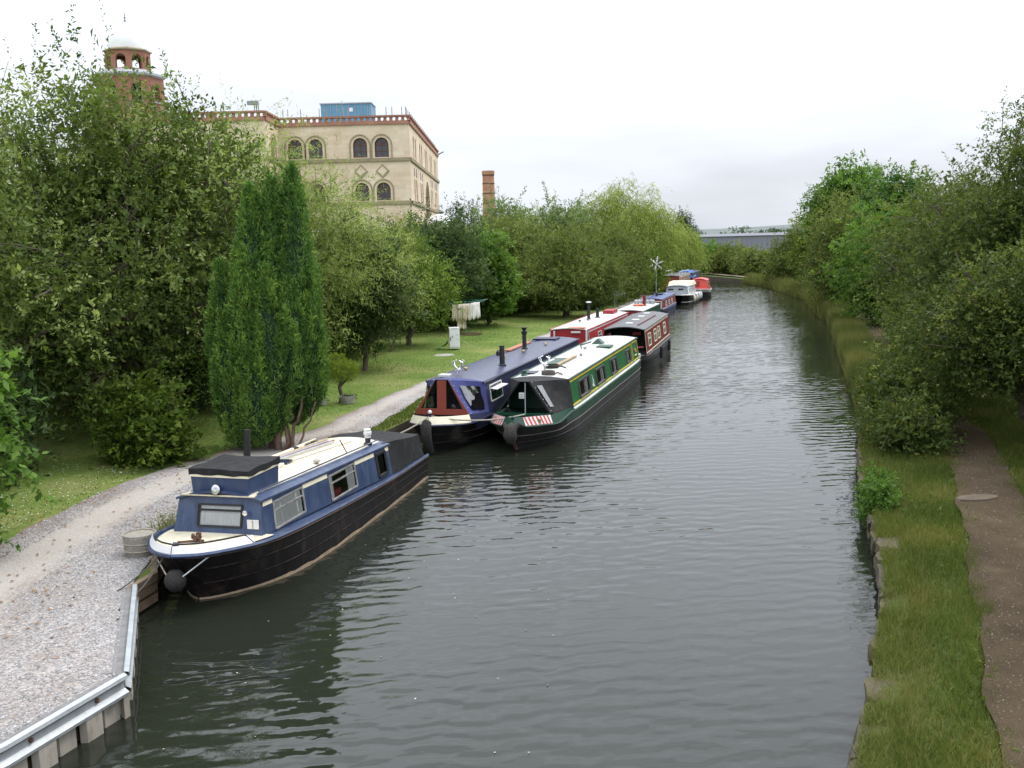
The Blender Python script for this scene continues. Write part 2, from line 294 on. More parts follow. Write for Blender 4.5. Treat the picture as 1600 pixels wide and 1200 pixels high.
def m_water():
    m, t, b = newmat('canal water'); c = t.nodes.new('ShaderNodeTexCoord')
    def mapped(rot, sc):
        k = t.nodes.new('ShaderNodeMapping'); k.inputs['Rotation'].default_value = (0, 0, rot); k.inputs['Scale'].default_value = sc; t.links.new(c.outputs['Object'], k.inputs['Vector']); return k.outputs[0]
    def ms(a, k):
        q = t.nodes.new('ShaderNodeMath'); q.operation = 'MULTIPLY'; q.inputs[1].default_value = k; t.links.new(a, q.inputs[0]); return q.outputs[0]
    def ad(a, d):
        q = t.nodes.new('ShaderNodeMath'); q.operation = 'ADD'; t.links.new(a, q.inputs[0]); t.links.new(d, q.inputs[1]); return q.outputs[0]
    def wave(rot, lam, dist, dsc):
        w = t.nodes.new('ShaderNodeTexWave'); w.wave_type = 'BANDS'; w.bands_direction = 'Y'; w.inputs['Scale'].default_value = 0.314 / lam; w.inputs['Distortion'].default_value = dist; w.inputs['Detail'].default_value = 2.5; w.inputs['Detail Scale'].default_value = dsc; w.inputs['Detail Roughness'].default_value = 0.5
        t.links.new(mapped(rot, (1, 1, 1)), w.inputs['Vector']); return w.outputs['Fac']
    w1 = wave(-0.06, 0.40, 7.0, 1.1); w2 = wave(0.42, 0.52, 8.0, 1.0); w3 = wave(-0.30, 0.23, 6.0, 1.6)
    nb = noise(t, mapped(0.2, (1.0, 2.6, 1)), 1.0, 3, 0.5); nd = noise(t, mapped(0.0, (0.10, 0.16, 1)), 1.0, 3, 0.5)         # nd: calmer and livelier patches
    h = ad(ad(ad(ms(w1, 0.34), ms(w2, 0.20)), ms(w3, 0.10)), ms(nb, 0.55))
    amp = t.nodes.new('ShaderNodeMapRange'); amp.inputs['From Min'].default_value = 0.35; amp.inputs['From Max'].default_value = 0.62; amp.inputs['To Min'].default_value = 0.35; amp.inputs['To Max'].default_value = 1.0
    t.links.new(nd, amp.inputs['Value'])
    hh = t.nodes.new('ShaderNodeMath'); hh.operation = 'MULTIPLY'; t.links.new(h, hh.inputs[0]); t.links.new(amp.outputs[0], hh.inputs[1])
    b.inputs['Base Color'].default_value = (0.0155, 0.018, 0.0125, 1); b.inputs['Roughness'].default_value = 0.035; b.inputs['IOR'].default_value = 1.41
    bump(t, b, hh.outputs[0], 1.0, 0.021); return m
M['lawn'] = m_lawn(); M['verge'] = m_lawn('verge', 0.5); M['gravel'] = m_gravel(); M['dirt'] = m_dirt(); M['water'] = m_water()
M['bank_soil'] = paint('bank soil', (0.075, 0.06, 0.04), 0.95, 0.4, 2, bmp=0.8, dirt=(0.06, 0.08, 0.03), dirt_amt=0.6)

# ------------------------------------------------------------------ land and water
BL = [(-30, -60), (-9.5, 2), (-5.4, 9.6), (-4.8, 11.2), (-5.85, 14.3), (-5.7, 15.0), (-5.95, 15.7), (-6.05, 16.3), (-5.85, 17.2), (-4.35, 23.4), (-3.45, 26.5), (-0.6, 36), (3.0, 48), (6.2, 60), (8.6, 69), (12.0, 80), (14.6, 92), (16.6, 104), (17.0, 114), (14, 124), (6, 133), (-10, 142), (-60, 160), (-600, 300)]
BR = [(-8, -60), (2.2, 5), (3.25, 8.8), (4.15, 10.8), (5.5, 14.0), (6.6, 17.6), (7.6, 21.0), (9.85, 27.5), (13.75, 41), (19.2, 60), (23.9, 80), (26.0, 98), (26.2, 112), (24, 124), (18.5, 134), (8, 145), (-10, 156), (-60, 176), (-590, 320)]
def resample(P, step0=0.6):
    out = []
    for (x0, y0), (x1, y1) in zip(P[:-1], P[1:]):
        d = math.hypot(x1 - x0, y1 - y0); mid = (y0 + y1) / 2
        n = max(1, int(d / max(step0, abs(mid) * 0.03)))
        for k in range(n): out.append((x0 + (x1 - x0) * k / n, y0 + (y1 - y0) * k / n))
    return out + [P[-1]]
def gnoise(x, y): return 0.5 * math.sin(0.31 * x + 0.17 * y + 1) + 0.3 * math.sin(0.73 * y - 0.4 * x) + 0.2 * math.sin(1.9 * x + 1.3 * y)
LD = (-0.958, 0.287)
def land_z_left(d): return 0.46 + 0.02 * min(d, 3) + (0.028 * max(0, d - 4) if d < 30 else 0.73)
rows = []; faceL = []
for x, y in resample(BL):
    r_ = []; ta = min(1.0, max(0.0, (y - 110) / 35.0)); an = math.atan2(LD[1], LD[0]) + R(75) * ta; faceL.append([(x, y, -0.8), (x, y, land_z_left(0) + 0.001)])
    for d in (0, 0.4, 1, 1.8, 2.8, 4, 5.5, 7.5, 10, 14, 20, 30, 60, 150, 900):
        if ta > 0 and d > 60: d = 60 + (d - 60) * (1 - ta)
        X, Y = x + math.cos(an) * d, y + math.sin(an) * d; z = land_z_left(d) + (0.03 * gnoise(X * 2, Y * 2) if d > 4.5 else 0)
        r_.append((X, Y, z))
    rows.append(r_)
tag(MB().strip(rows).build('ground', M['lawn'], None, 40), kind='structure')
tag(MB().strip(faceL).build('canal_bank', M['bank_soil'], None), kind='structure')
RD = (0.945, -0.327)
def land_z_right(d): return 0.42 + 0.05 * min(d, 1.2) + (0.05 * max(0, d - 4) if d < 14 else 0.5)
rows = []; face = []
def fan(x, y, a0, a1, y0, y1): t = min(1.0, max(0.0, (y - y0) / (y1 - y0))); a = a0 + (a1 - a0) * t; return math.cos(a), math.sin(a)
for x, y in resample(BR):
    r_ = []; dv = fan(x, y, math.atan2(RD[1], RD[0]), R(70), 100, 145); face.append([(x, y, land_z_right(0) + 0.001), (x, y, -0.8)])
    for d in (0, 0.3, 0.8, 1.4, 2.2, 3.2, 4.4, 6, 9, 14, 25, 60, 200, 1600):
        X, Y = x + dv[0] * d, y + dv[1] * d
        r_.append((X, Y, land_z_right(d) + (0.04 * gnoise(X * 3, Y * 3) if 0.5 < d < 100 else 0)))
    rows.append(list(reversed(r_)))
tag(MB().strip(rows).build('ground', M['verge'], None, 40), kind='structure')
tag(MB().strip(face).build('canal_bank', M['bank_soil'], None), kind='structure')
tag(MB().quad((-160, -80, 0), (160, -80, 0), (160, 260, 0), (-160, 260, 0)).build('water', M['water']), kind='structure')

def between(name, left, right, y0, y1, step, z, mat, jitter=0.0, nx=6):
    rng = random.Random(name); rows = []; y = y0
    ly = [p[1] for p in left]; lx = [p[0] for p in left]; ry = [p[1] for p in right]; rx = [p[0] for p in right]
    while y <= y1:
        a = np.interp(y, ly, lx) + jitter * (math.sin(y * 1.7) + 0.6 * math.sin(y * 4.1 + 1)); b = np.interp(y, ry, rx) + jitter * (math.sin(y * 2.1 + 2) + 0.6 * math.sin(y * 3.7))
        rows.append([(a + (b - a) * k / nx, y, z(a + (b - a) * k / nx, y)) for k in range(nx + 1)]); y += step
    o = MB().strip(rows).build(name, mat, None, 40); at = o.data.attributes.new('across', 'FLOAT', 'POINT'); at.data.foreach_set('value', np.tile(np.linspace(0, 1, nx + 1), len(rows)).astype(np.float32))
    return tag(o, kind='structure')
PL_ = [(-15, -2), (-11.2, 6), (-9.9, 12), (-8.9, 16.3), (-8.6, 20), (-7.7, 22.8), (-6.4, 25.2), (-5.3, 26.8), (-4.7, 29.8), (-3.5, 34.3), (-1.0, 42.2), (2.5, 54.7), (6.0, 65.4), (8.7, 75), (12.2, 90)]
PR_ = [(-10.9, -2), (-7.95, 4.8), (-5.40, 9.6), (-4.80, 11.2), (-5.85, 14.3), (-6.0, 15.9), (-6.2, 17.6), (-5.9, 20.5), (-4.7, 24.3), (-3.75, 27.2), (-3.0, 31.4), (-2.0, 36.5), (0.3, 44), (3.9, 55), (7.2, 65.3), (9.8, 75), (13.4, 90)]
def pathz(x, y):
    d = (x - np.interp(y, [p[1] for p in BL], [p[0] for p in BL])) / LD[0]
    return land_z_left(max(0, d)) + 0.03
between('towpath', PL_, PR_, -1.5, 90, 0.5, pathz, M['gravel'], 0.06, 10)
QL = [(2.5, 2), (4.45, 8.6), (5.65, 11.6), (7.9, 17.1), (9.2, 20.5), (10.2, 23.0), (11.4, 27.5), (14.2, 37), (17.5, 48.8), (19.8, 57), (24.6, 78), (27.3, 98), (27.6, 112)]
QR = [(3.6, 2), (5.5, 8.6), (6.75, 11.6), (9.1, 17.1), (10.4, 20.5), (11.3, 23.0), (12.4, 27.5), (15.1, 37), (18.4, 48.8), (20.7, 57), (25.4, 78), (28.2, 98), (28.5, 112)]
def rz(x, y):
    d = (x - np.interp(y, [p[1] for p in BR], [p[0] for p in BR])) * 0.945
    return land_z_right(max(0, d)) + 0.05
between('towpath', QL, QR, 2, 111, 0.2, rz, M['dirt'], 0.05, 8)
# pale sandy path on the far bend
FB = [(26.6, 113), (24.9, 124.6), (19.2, 135), (8.7, 146), (-9, 157)]
rows = []
for x, y in resample(FB, 1.0): rows.append([(x, y, 0.60), (x + 0.7, y + 0.9, 0.60)])
tag(MB().strip(rows).build('towpath', M['gravel']), kind='structure')
# far low hills
rows = []
for k in range(-40, 61):
    x = k * 45; hgt = 10 + 7 * math.sin(k * 0.21) + 4 * math.sin(k * 0.57 + 1)
    rows.append([(x, 1150, 0), (x, 1250, hgt * 0.7), (x, 1500, hgt), (x, 2000, 0)])
M['hill'] = paint('far hillside', (0.12, 0.14, 0.13), 1.0, 0.4, 0.02)
tag(MB().strip(rows).build('hill', M['hill'], None, 60), kind='structure')

# ------------------------------------------------------------------ foliage
def unit(a): return a / np.maximum(1e-6, np.linalg.norm(a, axis=-1, keepdims=True))
def blades(P, A, B, L, W, mid=0.45, quad=False):
    """leaf quads: base P, axis A, side B (n,3); length L, width W (n,)"""
    L = L[:, None]; W = W[:, None]
    if not quad: return np.stack([P, P + A * L * 0.62 + B * W * 0.60, P + A * L * 0.98 - B * W * 0.28], axis=1)
    return np.stack([P, P + A * L * mid + B * W * 0.5, P + A * L, P + A * L * mid - B * W * 0.5], axis=1)
def sprays(rng, P, D, T, K, slen, ll, lw, droop, spread=0.85, flat=0.5, quad=False):
    S = len(P); D = unit(D); t = (np.arange(K) + rng.uniform(0.2, 0.8, (S, K))) / K
    sl = slen * rng.uniform(0.65, 1.25, (S, 1, 1)); t3 = t[:, :, None]
    pos = P[:, None, :] + D[:, None, :] * sl * t3; pos[:, :, 2] -= (droop * sl[:, :, 0] * t ** 2)
    tang = D[:, None, :] + np.array([0, 0, -1.0]) * (2 * droop * t3); tang = unit(tang)
    rnd = rng.normal(size=(S, K, 3)); side = unit(np.cross(tang, rnd))
    ax = unit(tang * (1 - spread * 0.55) + side * spread + np.array([0, 0, -0.25]) * abs(droop) + rng.normal(size=(S, K, 3)) * 0.18)
    nrm = rng.normal(size=(S, K, 3)) * (1 - flat) + np.array([0, 0, 1.0]) * flat; b = unit(np.cross(ax, nrm))
    n = S * K
    sz = np.repeat(rng.uniform(0.7, 1.4, S), K); Lf = (ll * sz * rng.uniform(0.6, 1.3, n)); Wf = (lw * sz * rng.uniform(0.7, 1.25, n))
    tint = np.clip(np.repeat(T, K) + rng.normal(0, 0.15, n), 0, 1)
    return blades(pos.reshape(-1, 3), ax.reshape(-1, 3), b.reshape(-1, 3), Lf, Wf, quad=quad), tint
def lobe_points(rng, lobes, n, shell=0.5, amp=0.16, zmin=0.55):
    """points biased to the outer shell of lumpy ellipsoids; returns points and outward directions"""
    w = np.array([l[3] * l[4] + l[3] * l[5] + l[4] * l[5] for l in lobes]); w = w / w.sum(); idx = rng.choice(len(lobes), n, p=w)
    d = unit(rng.normal(size=(n, 3))); lob = np.array(lobes, dtype=float)[idx]
    f = np.ones(n); ph = rng.uniform(0, 6.28, (len(lobes), 5)); kk = rng.normal(size=(len(lobes), 5, 3)) * 2.6
    for j in range(5): f += amp * 0.55 * np.sin(np.einsum('ij,ij->i', kk[idx, j], d) + ph[idx, j])
    r = f * (1.06 - shell * rng.uniform(0, 1, n) ** 2.0)
    P = lob[:, :3] + d * lob[:, 3:6] * r[:, None]; out = unit(d / lob[:, 3:6])
    k = P[:, 2] > zmin; return P[k], out[k]
LEAF = {
 'sallow': leafmat('sallow leaves', (0.052, 0.082, 0.020), (0.116, 0.162, 0.038), (0.350, 0.424, 0.154)),
 'hazel': leafmat('hazel leaves', (0.050, 0.099, 0.017), (0.094, 0.182, 0.030), (0.167, 0.270, 0.060)),
 'bush': leafmat('bush leaves', (0.044, 0.077, 0.012), (0.093, 0.150, 0.020), (0.190, 0.246, 0.040)),
 'pale': leafmat('pale willow leaves', (0.143, 0.194, 0.053), (0.262, 0.324, 0.100), (0.455, 0.503, 0.199)),
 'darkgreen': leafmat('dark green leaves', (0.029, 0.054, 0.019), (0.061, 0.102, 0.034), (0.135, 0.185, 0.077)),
 'yellowgreen': leafmat('yellow green leaves', (0.061, 0.111, 0.018), (0.124, 0.196, 0.031), (0.235, 0.314, 0.054)),
 'bright': leafmat('bright green leaves', (0.053, 0.112, 0.019), (0.107, 0.200, 0.031), (0.201, 0.301, 0.063)),
 'olive': leafmat('olive leaves', (0.065, 0.089, 0.021), (0.128, 0.163, 0.041), (0.233, 0.262, 0.079)),
 'silver': leafmat('silvery leaves', (0.077, 0.116, 0.039), (0.155, 0.212, 0.085), (0.349, 0.424, 0.215)),
 'willow': leafmat('weeping willow leaves', (0.120, 0.166, 0.033), (0.247, 0.305, 0.074), (0.408, 0.461, 0.149)),
 'blue': leafmat('blue green needles', (0.033, 0.059, 0.039), (0.068, 0.107, 0.064), (0.113, 0.154, 0.098)),
 'haw': leafmat('hawthorn leaves', (0.042, 0.066, 0.017), (0.086, 0.121, 0.030), (0.206, 0.230, 0.055)),
 'cypress': leafmat('cypress foliage', (0.046, 0.103, 0.024), (0.098, 0.202, 0.043), (0.239, 0.358, 0.062), 0.2),
 'topiary': leafmat('golden shrub leaves', (0.071, 0.113, 0.013), (0.154, 0.213, 0.022), (0.261, 0.313, 0.045)),
 'grass': leafmat('grass blades', (0.052, 0.078, 0.013), (0.097, 0.134, 0.022), (0.267, 0.221, 0.080), 0.3),
 'reed': leafmat('reeds and tall grass', (0.069, 0.095, 0.024), (0.143, 0.157, 0.047), (0.326, 0.275, 0.117), 0.3),
 'ivy': leafmat('ivy leaves', (0.026, 0.068, 0.017), (0.058, 0.137, 0.029), (0.130, 0.233, 0.056)),
}
def bend(rng, a, b, n=5, wob=0.08, sag=0.0):
    a = np.array(a, float); b = np.array(b, float); L = np.linalg.norm(b - a); pts = []
    for k in range(n + 1):
        t = k / n; p = a + (b - a) * t + rng.normal(size=3) * wob * L * math.sin(math.pi * t) * 0.5; p[2] += sag * L * math.sin(math.pi * t); pts.append(tuple(p))
    return pts
DENS_S, DENS_N = 1.24, 1.4
def tree(name, label, base, lobes, leaf, clumps=120, sprigs=9, K=8, clump_r=0.45, slen=0.45, ll=0.10, lw=0.05, droop=0.15, up=0.25, shell=0.5, amp=0.16, trunk_r=0.16, seed=1,
         cat='tree', group=None, zmin=0.6, bark='bark', shoots=0, flat=0.5, spread=0.85, limbs=16, stems=1, inner=1.6, quad=False):
    rng = np.random.default_rng(seed); clumps = int(clumps * DENS_N)
    root = empty(name, base); tag(root, label, cat, group); B = np.array(base, float)
    lob = [tuple(np.array(l[:3]) - B) + tuple(l[3:6]) for l in lobes]; zm = zmin - B[2]
    C_, O_ = lobe_points(rng, lob, clumps, shell, amp, zm)
    m = len(C_); ct = np.clip(rng.normal(0.45, 0.22, m), 0.05, 0.95)
    P = np.repeat(C_, sprigs, 0) + rng.normal(size=(m * sprigs, 3)) * clump_r * np.array([1, 1, 0.75]); D = np.repeat(O_, sprigs, 0) * 0.8 + rng.normal(size=(m * sprigs, 3)) * 0.55; D[:, 2] += up
    T = np.repeat(ct, sprigs); k = P[:, 2] > zm
    V, tn = sprays(rng, P[k], D[k], T[k], K, slen, ll * DENS_S, lw * DENS_S, droop, spread, flat, quad); V = [V]
    ni = int(clumps * 0.9); Ci, Oi = lobe_points(rng, [l[:3] + (l[3] * 0.8, l[4] * 0.8, l[5] * 0.8) for l in lob], ni, 0.75, amp, zm)      # coarser foliage inside the crown, tinted darker to stand for its shade
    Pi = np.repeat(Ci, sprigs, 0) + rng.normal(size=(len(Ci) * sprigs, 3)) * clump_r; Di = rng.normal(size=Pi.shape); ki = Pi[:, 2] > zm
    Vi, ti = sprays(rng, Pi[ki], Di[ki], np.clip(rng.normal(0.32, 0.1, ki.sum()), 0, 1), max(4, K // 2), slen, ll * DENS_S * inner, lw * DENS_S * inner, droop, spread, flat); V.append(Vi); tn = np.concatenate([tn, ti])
    if shoots:          # long upright whippy shoots at the top of the crown
        top = C_[np.argsort(C_[:, 2])[-max(shoots * 3, 12):]]; S0 = top[rng.choice(len(top), shoots)]
        D2 = rng.normal(size=(shoots, 3)) * 0.22; D2[:, 2] += 1
        V2, t2 = sprays(rng, S0, D2, np.full(shoots, 0.4), 34, slen * 3.6, ll, lw, 0.0, 0.75, 0.2); V.append(V2); tn = np.concatenate([tn, t2])
    tb = MB(); zt = max(l[2] for l in lob)
    for s in range(stems):
        top = np.array(lob[s % len(lob)][:3]); start = np.array([rng.normal() * 0.12 * (stems > 1), rng.normal() * 0.12 * (stems > 1), -0.25])
        pts = bend(rng, start, top, 7, 0.10); tb.tube(pts, [trunk_r * (1.15 - 0.85 * i / 7) * (1 if stems == 1 else 0.7) for i in range(8)], 8)
        for j in range(limbs // stems):
            q = C_[rng.integers(m)]; i0 = int(rng.integers(2, 7)); a = pts[i0]; rr = trunk_r * (1.1 - 0.85 * i0 / 7) * 0.55
            lp = bend(rng, a, q, 5, 0.16, 0.06); tb.tube(lp, [rr * (1 - 0.85 * i / 5) + 0.006 for i in range(6)], 5, False)
            for _ in range(3):
                q2 = np.array(q) + rng.normal(size=3) * clump_r * 1.2; lp2 = bend(rng, lp[3], q2, 3, 0.2); tb.tube(lp2, [rr * 0.3 * (1 - 0.8 * i / 3) + 0.004 for i in range(4)], 4, False)
    tb.build('trunk', M[bark], root, 60)
    tag(link('crown', np_mesh('crown', V, 4, LEAF[leaf], tn), root), kind='stuff')
    return root
def ball(x, y, z0, z1, hw, hd=None): return (x, y, (z0 + z1) / 2, hw, hd or hw, (z1 - z0) / 2)

# left bank, near
tree('sallow_tree', 'large spreading olive green sallow on the left with upright shoots above its crown', (-10.6, 26.5, 0.7),
     [ball(-10.2, 26.2, 2.2, 8.9, 2.7, 2.4), ball(-8.2, 27.6, 2.3, 6.8, 1.9, 1.6), ball(-13.0, 26, 1.4, 8.3, 2.8, 2.6), ball(-11.0, 26.5, 5.4, 9.9, 1.9), ball(-9.7, 27.2, 6.2, 9.7, 1.3), ball(-8.4, 28.2, 5.0, 9.2, 1.6), ball(-10.8, 24.2, 1.9, 5.4, 1.9, 1.5), ball(-12.2, 21.6, 2.9, 6.6, 2.3, 2.1), ball(-16.5, 27, 1.5, 8.6, 3, 3)],
     'sallow', clumps=560, sprigs=12, K=11, clump_r=0.42, slen=0.55, ll=0.105, lw=0.05, droop=0.15, up=0.3, shell=0.55, amp=0.2, trunk_r=0.2, seed=3, shoots=46, limbs=70, stems=5, zmin=1.1, inner=1.3, quad=True)
tree('willow_tree', 'pale feathery willow top rising at the left edge behind the big sallow', (-17.5, 34, 0.7), [ball(-17, 34, 3, 10.6, 2.6), ball(-15.2, 33.5, 4, 8.4, 2)], 'pale', clumps=110, sprigs=10, K=9, clump_r=0.5, slen=0.7, ll=0.12, lw=0.026, droop=0.3, up=0.4, seed=4, shoots=14)
tree('hazel_bush', 'bright green broad leaved bush leaning in at the left edge of the path', (-10.6, 15.8, 0.6), [ball(-10.1, 15.5, 0.9, 4.9, 1.55, 1.4), ball(-9.35, 15.6, 1.5, 4.3, 1.05, 1.0), ball(-9.6, 15.1, 0.7, 2.6, 0.95, 0.9)], 'hazel', clumps=130, sprigs=7, K=9, clump_r=0.3, slen=0.5, ll=0.115, lw=0.085, droop=0.22, up=0.0, inner=1.0, quad=True, seed=5, cat='bush', stems=4, trunk_r=0.07, flat=0.75, amp=0.22)
tree('laurel_bush', 'low rounded yellow green bush by the path left of the tall cypress', (-8.3, 22.9, 0.5), [ball(-8.25, 22.7, 0.4, 2.05, 0.68), ball(-8.8, 23.2, 0.4, 2.3, 0.75)], 'bush', clumps=120, sprigs=7, K=7, clump_r=0.2, slen=0.22, ll=0.085, lw=0.06, droop=0.1, up=0.25, seed=6, cat='bush', stems=3, trunk_r=0.05, flat=0.7, zmin=0.5)
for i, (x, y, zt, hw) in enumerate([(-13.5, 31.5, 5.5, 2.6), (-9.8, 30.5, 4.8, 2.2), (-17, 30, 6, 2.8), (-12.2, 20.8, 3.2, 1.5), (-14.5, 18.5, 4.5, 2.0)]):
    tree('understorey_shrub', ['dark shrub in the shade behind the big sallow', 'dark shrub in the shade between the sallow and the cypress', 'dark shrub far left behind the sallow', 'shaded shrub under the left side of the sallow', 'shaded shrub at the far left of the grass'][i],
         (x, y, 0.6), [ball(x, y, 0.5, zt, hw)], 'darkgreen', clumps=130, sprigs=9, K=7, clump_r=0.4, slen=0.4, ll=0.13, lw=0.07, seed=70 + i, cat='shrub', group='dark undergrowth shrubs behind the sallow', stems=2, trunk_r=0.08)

# left bank, lawn row and beyond
tree('willow_tree', 'pale feathery willow rising behind the tall cypress', (-7.6, 37.5, 0.9), [ball(-6.9, 36.5, 2.8, 8.6, 1.9), ball(-9.4, 37, 4.6, 9.6, 2.3), ball(-6.0, 39.5, 2.6, 6.3, 2.0), ball(-8, 36.5, 1.6, 5.5, 2.2)], 'pale', clumps=330, sprigs=11, K=10, clump_r=0.42, slen=0.6, ll=0.12, lw=0.026, droop=0.45, up=0.45, seed=8, stems=3, limbs=30, shoots=20)
tree('oak_tree', 'dark leaved young tree on a straight thin trunk right of the golden shrub', (-5.76, 38.8, 0.7), [ball(-5.75, 38.8, 2.0, 6.0, 1.55), ball(-5.3, 38.8, 2.4, 4.6, 1.4), ball(-6.2, 38.4, 1.9, 3.6, 1.1)], 'darkgreen', clumps=210, sprigs=9, K=8, clump_r=0.3, slen=0.35, ll=0.10, lw=0.06, seed=9, trunk_r=0.1, group='young trees on the lawn')
tree('ash_sapling', 'slim sapling with a very thin trunk second in the lawn row', (-5.5, 44.8, 0.8), [ball(-5.5, 45.3, 2.5, 6.0, 1.3), ball(-6.6, 45, 2.3, 5.4, 1.2)], 'olive', clumps=110, sprigs=8, K=8, clump_r=0.3, slen=0.4, ll=0.11, lw=0.05, seed=10, trunk_r=0.05, group='young trees on the lawn')
tree('hornbeam_tree', 'yellow green tree on a forked trunk between the sapling and the white cabinet', (-4.85, 47.4, 0.8), [ball(-4.7, 47.2, 1.9, 5.2, 1.75), ball(-3.9, 46.9, 2.0, 3.6, 1.1), ball(-5.3, 47.2, 2.4, 5.2, 1.3)], 'yellowgreen', clumps=200, sprigs=9, K=8, clump_r=0.3, slen=0.42, ll=0.11, lw=0.055, seed=11, trunk_r=0.13, group='young trees on the lawn', droop=0.1)
tree('pear_tree', 'tall dark tree with upright spiky shoots below the corner of the stone building', (-4.6, 54.5, 0.9), [ball(-4.5, 54, 1.6, 6.3, 2.0), ball(-6.7, 54, 2.0, 6.0, 2.0), ball(-3.2, 54, 2.0, 6.2, 1.7)], 'darkgreen', clumps=270, sprigs=10, K=8, clump_r=0.35, slen=0.45, ll=0.13, lw=0.075, seed=12, trunk_r=0.16, shoots=26, up=0.5)
tree('maple_tree', 'bright green maple standing behind the washing line', (-1.25, 57.8, 0.8), [ball(-1.6, 57.6, 1.7, 5.6, 1.5), ball(-0.9, 57.5, 1.6, 4.3, 1.2), ball(-2.8, 57.8, 1.9, 5.0, 1.2)], 'bright', clumps=210, sprigs=9, K=8, clump_r=0.3, slen=0.38, ll=0.14, lw=0.11, seed=13, trunk_r=0.1, group='young trees on the lawn', flat=0.7)
tree('alder_tree', 'tall olive green tree right of the bright maple', (0.0, 67.5, 0.9), [ball(0.6, 68, 0.9, 6.9, 2.5), ball(-1.6, 69, 0.8, 6.0, 2.2), ball(2.2, 69, 1, 6.2, 2)], 'olive', clumps=260, sprigs=10, K=8, clump_r=0.45, slen=0.5, ll=0.15, lw=0.08, seed=14, trunk_r=0.18)
tree('hawthorn_tree', 'wide layered hawthorn with a stout trunk on the lawn beside the red boats', (3.6, 64.0, 0.75), [ball(3.5, 64, 1.9, 5.9, 2.2), ball(1.6, 63.6, 1.8, 4.3, 1.7), ball(5.4, 63.6, 1.8, 4.3, 1.8), ball(3.6, 62.6, 1.7, 3.8, 2.4)], 'olive', clumps=330, sprigs=10, K=8, clump_r=0.36, slen=0.5, ll=0.12, lw=0.06, seed=15, trunk_r=0.2, droop=0.05, up=0.05, amp=0.24)
tree('hawthorn_tree', 'dense darker hawthorn behind the wind turbine and the aerial', (7.6, 76, 0.75), [ball(7.2, 76, 0.9, 6.4, 2.5), ball(9.0, 78.5, 0.8, 5.8, 1.9), ball(5.6, 75, 1, 5.2, 2), ball(7.2, 74, 0.7, 3.8, 1.6)], 'olive', clumps=330, sprigs=10, K=8, clump_r=0.42, slen=0.5, ll=0.14, lw=0.075, seed=16, trunk_r=0.2, stems=3)
tree('elder_bush', 'leafy bush at the waterside behind the small blue roofed boat', (11.6, 86, 0.55), [ball(11.6, 86, 0.5, 4.2, 1.6), ball(10.0, 82.5, 0.5, 3.4, 1.2)], 'bush', clumps=150, sprigs=9, K=7, clump_r=0.35, slen=0.4, ll=0.15, lw=0.09, seed=17, cat='bush', stems=3, trunk_r=0.08)
for i, (x, y, zt, zb, hw, leaf, lab) in enumerate([
    (-0.5, 84, 8.3, 2.0, 2.2, 'silver', 'silvery green tree in front of the brick chimney'), (4.4, 90, 8.3, 2.0, 2.9, 'silver', 'silvery green tree left of the large weeping willow'),
    (-5.2, 112, 8.8, 1.0, 2.9, 'darkgreen', 'dark yew left of the brick chimney'), (2.0, 112, 8.7, 1.0, 2.5, 'yellowgreen', 'green tree top right of the brick chimney'), (7.2, 108, 7.8, 1, 2.6, 'bright', 'green tree top at the left foot of the weeping willow'),
    (-9.5, 88, 7.0, 1.0, 2.8, 'olive', 'tree hiding the foot of the stone building near its corner'), (-4.6, 92, 6.6, 1, 2.5, 'olive', 'tree below the white dome beside the stone building')]):
    tree('background_tree', lab, (x, y, 1.0), [ball(x, y, zb, zt, hw), ball(x - hw * 0.5, y + 1, zb, zt - 1.5, hw * 0.8), ball(x + hw * 0.55, y + 0.5, zb, zt - 1.2, hw * 0.75)], leaf, clumps=170, sprigs=9, K=7, clump_r=0.5, slen=0.55, ll=0.2, lw=0.1, seed=20 + i, trunk_r=0.2, shoots=6)
tree('willow_tree', 'large weeping willow with a rounded pale crown behind the moored boats', (11.6, 101, 0.9), [ball(11.5, 100, 3.6, 9.9, 3.6), ball(8.6, 100, 3.2, 8.3, 2.3), ball(14.4, 100, 2.8, 8.4, 2.5), ball(13, 98.5, 1.6, 6, 2.6)], 'willow', clumps=330, sprigs=8, K=15, clump_r=0.5, slen=1.5, ll=0.2, lw=0.05, droop=0.95, up=0.15, seed=30, trunk_r=0.35, limbs=24, spread=0.6)
tree('willow_tree', 'smaller weeping willow trailing over the water beside the last boats', (16.8, 111, 0.7), [ball(17.6, 110, 2.4, 6.5, 2.4), ball(19.2, 110.5, 2.2, 5.6, 1.7), ball(15, 110, 1.8, 6, 2)], 'willow', clumps=230, sprigs=8, K=15, clump_r=0.4, slen=1.5, ll=0.2, lw=0.05, droop=1.1, up=0.1, seed=31, trunk_r=0.25, limbs=18, spread=0.6, zmin=1.6)
tree('poplar_tree', 'blue green conical tree top far behind the willows', (28.8, 165, 0.5), [ball(28.7, 165, 2, 8.9, 1.7), ball(27.8, 165, 2, 6.6, 1.5), ball(29.9, 165, 2, 6.2, 1.3)], 'blue', clumps=120, sprigs=9, K=7, clump_r=0.45, slen=0.7, ll=0.26, lw=0.09, up=0.6, seed=32)
hedge = [(-11.5, 42), (-10.2, 45.5), (-9.0, 48.5), (-7.9, 51.5), (-6.2, 55.5), (-4.4, 58.5), (-3.0, 61.5), (-1.2, 64.8), (2.4, 70.5), (5.4, 70.2), (-9.4, 40.5), (-8.0, 43.2)]
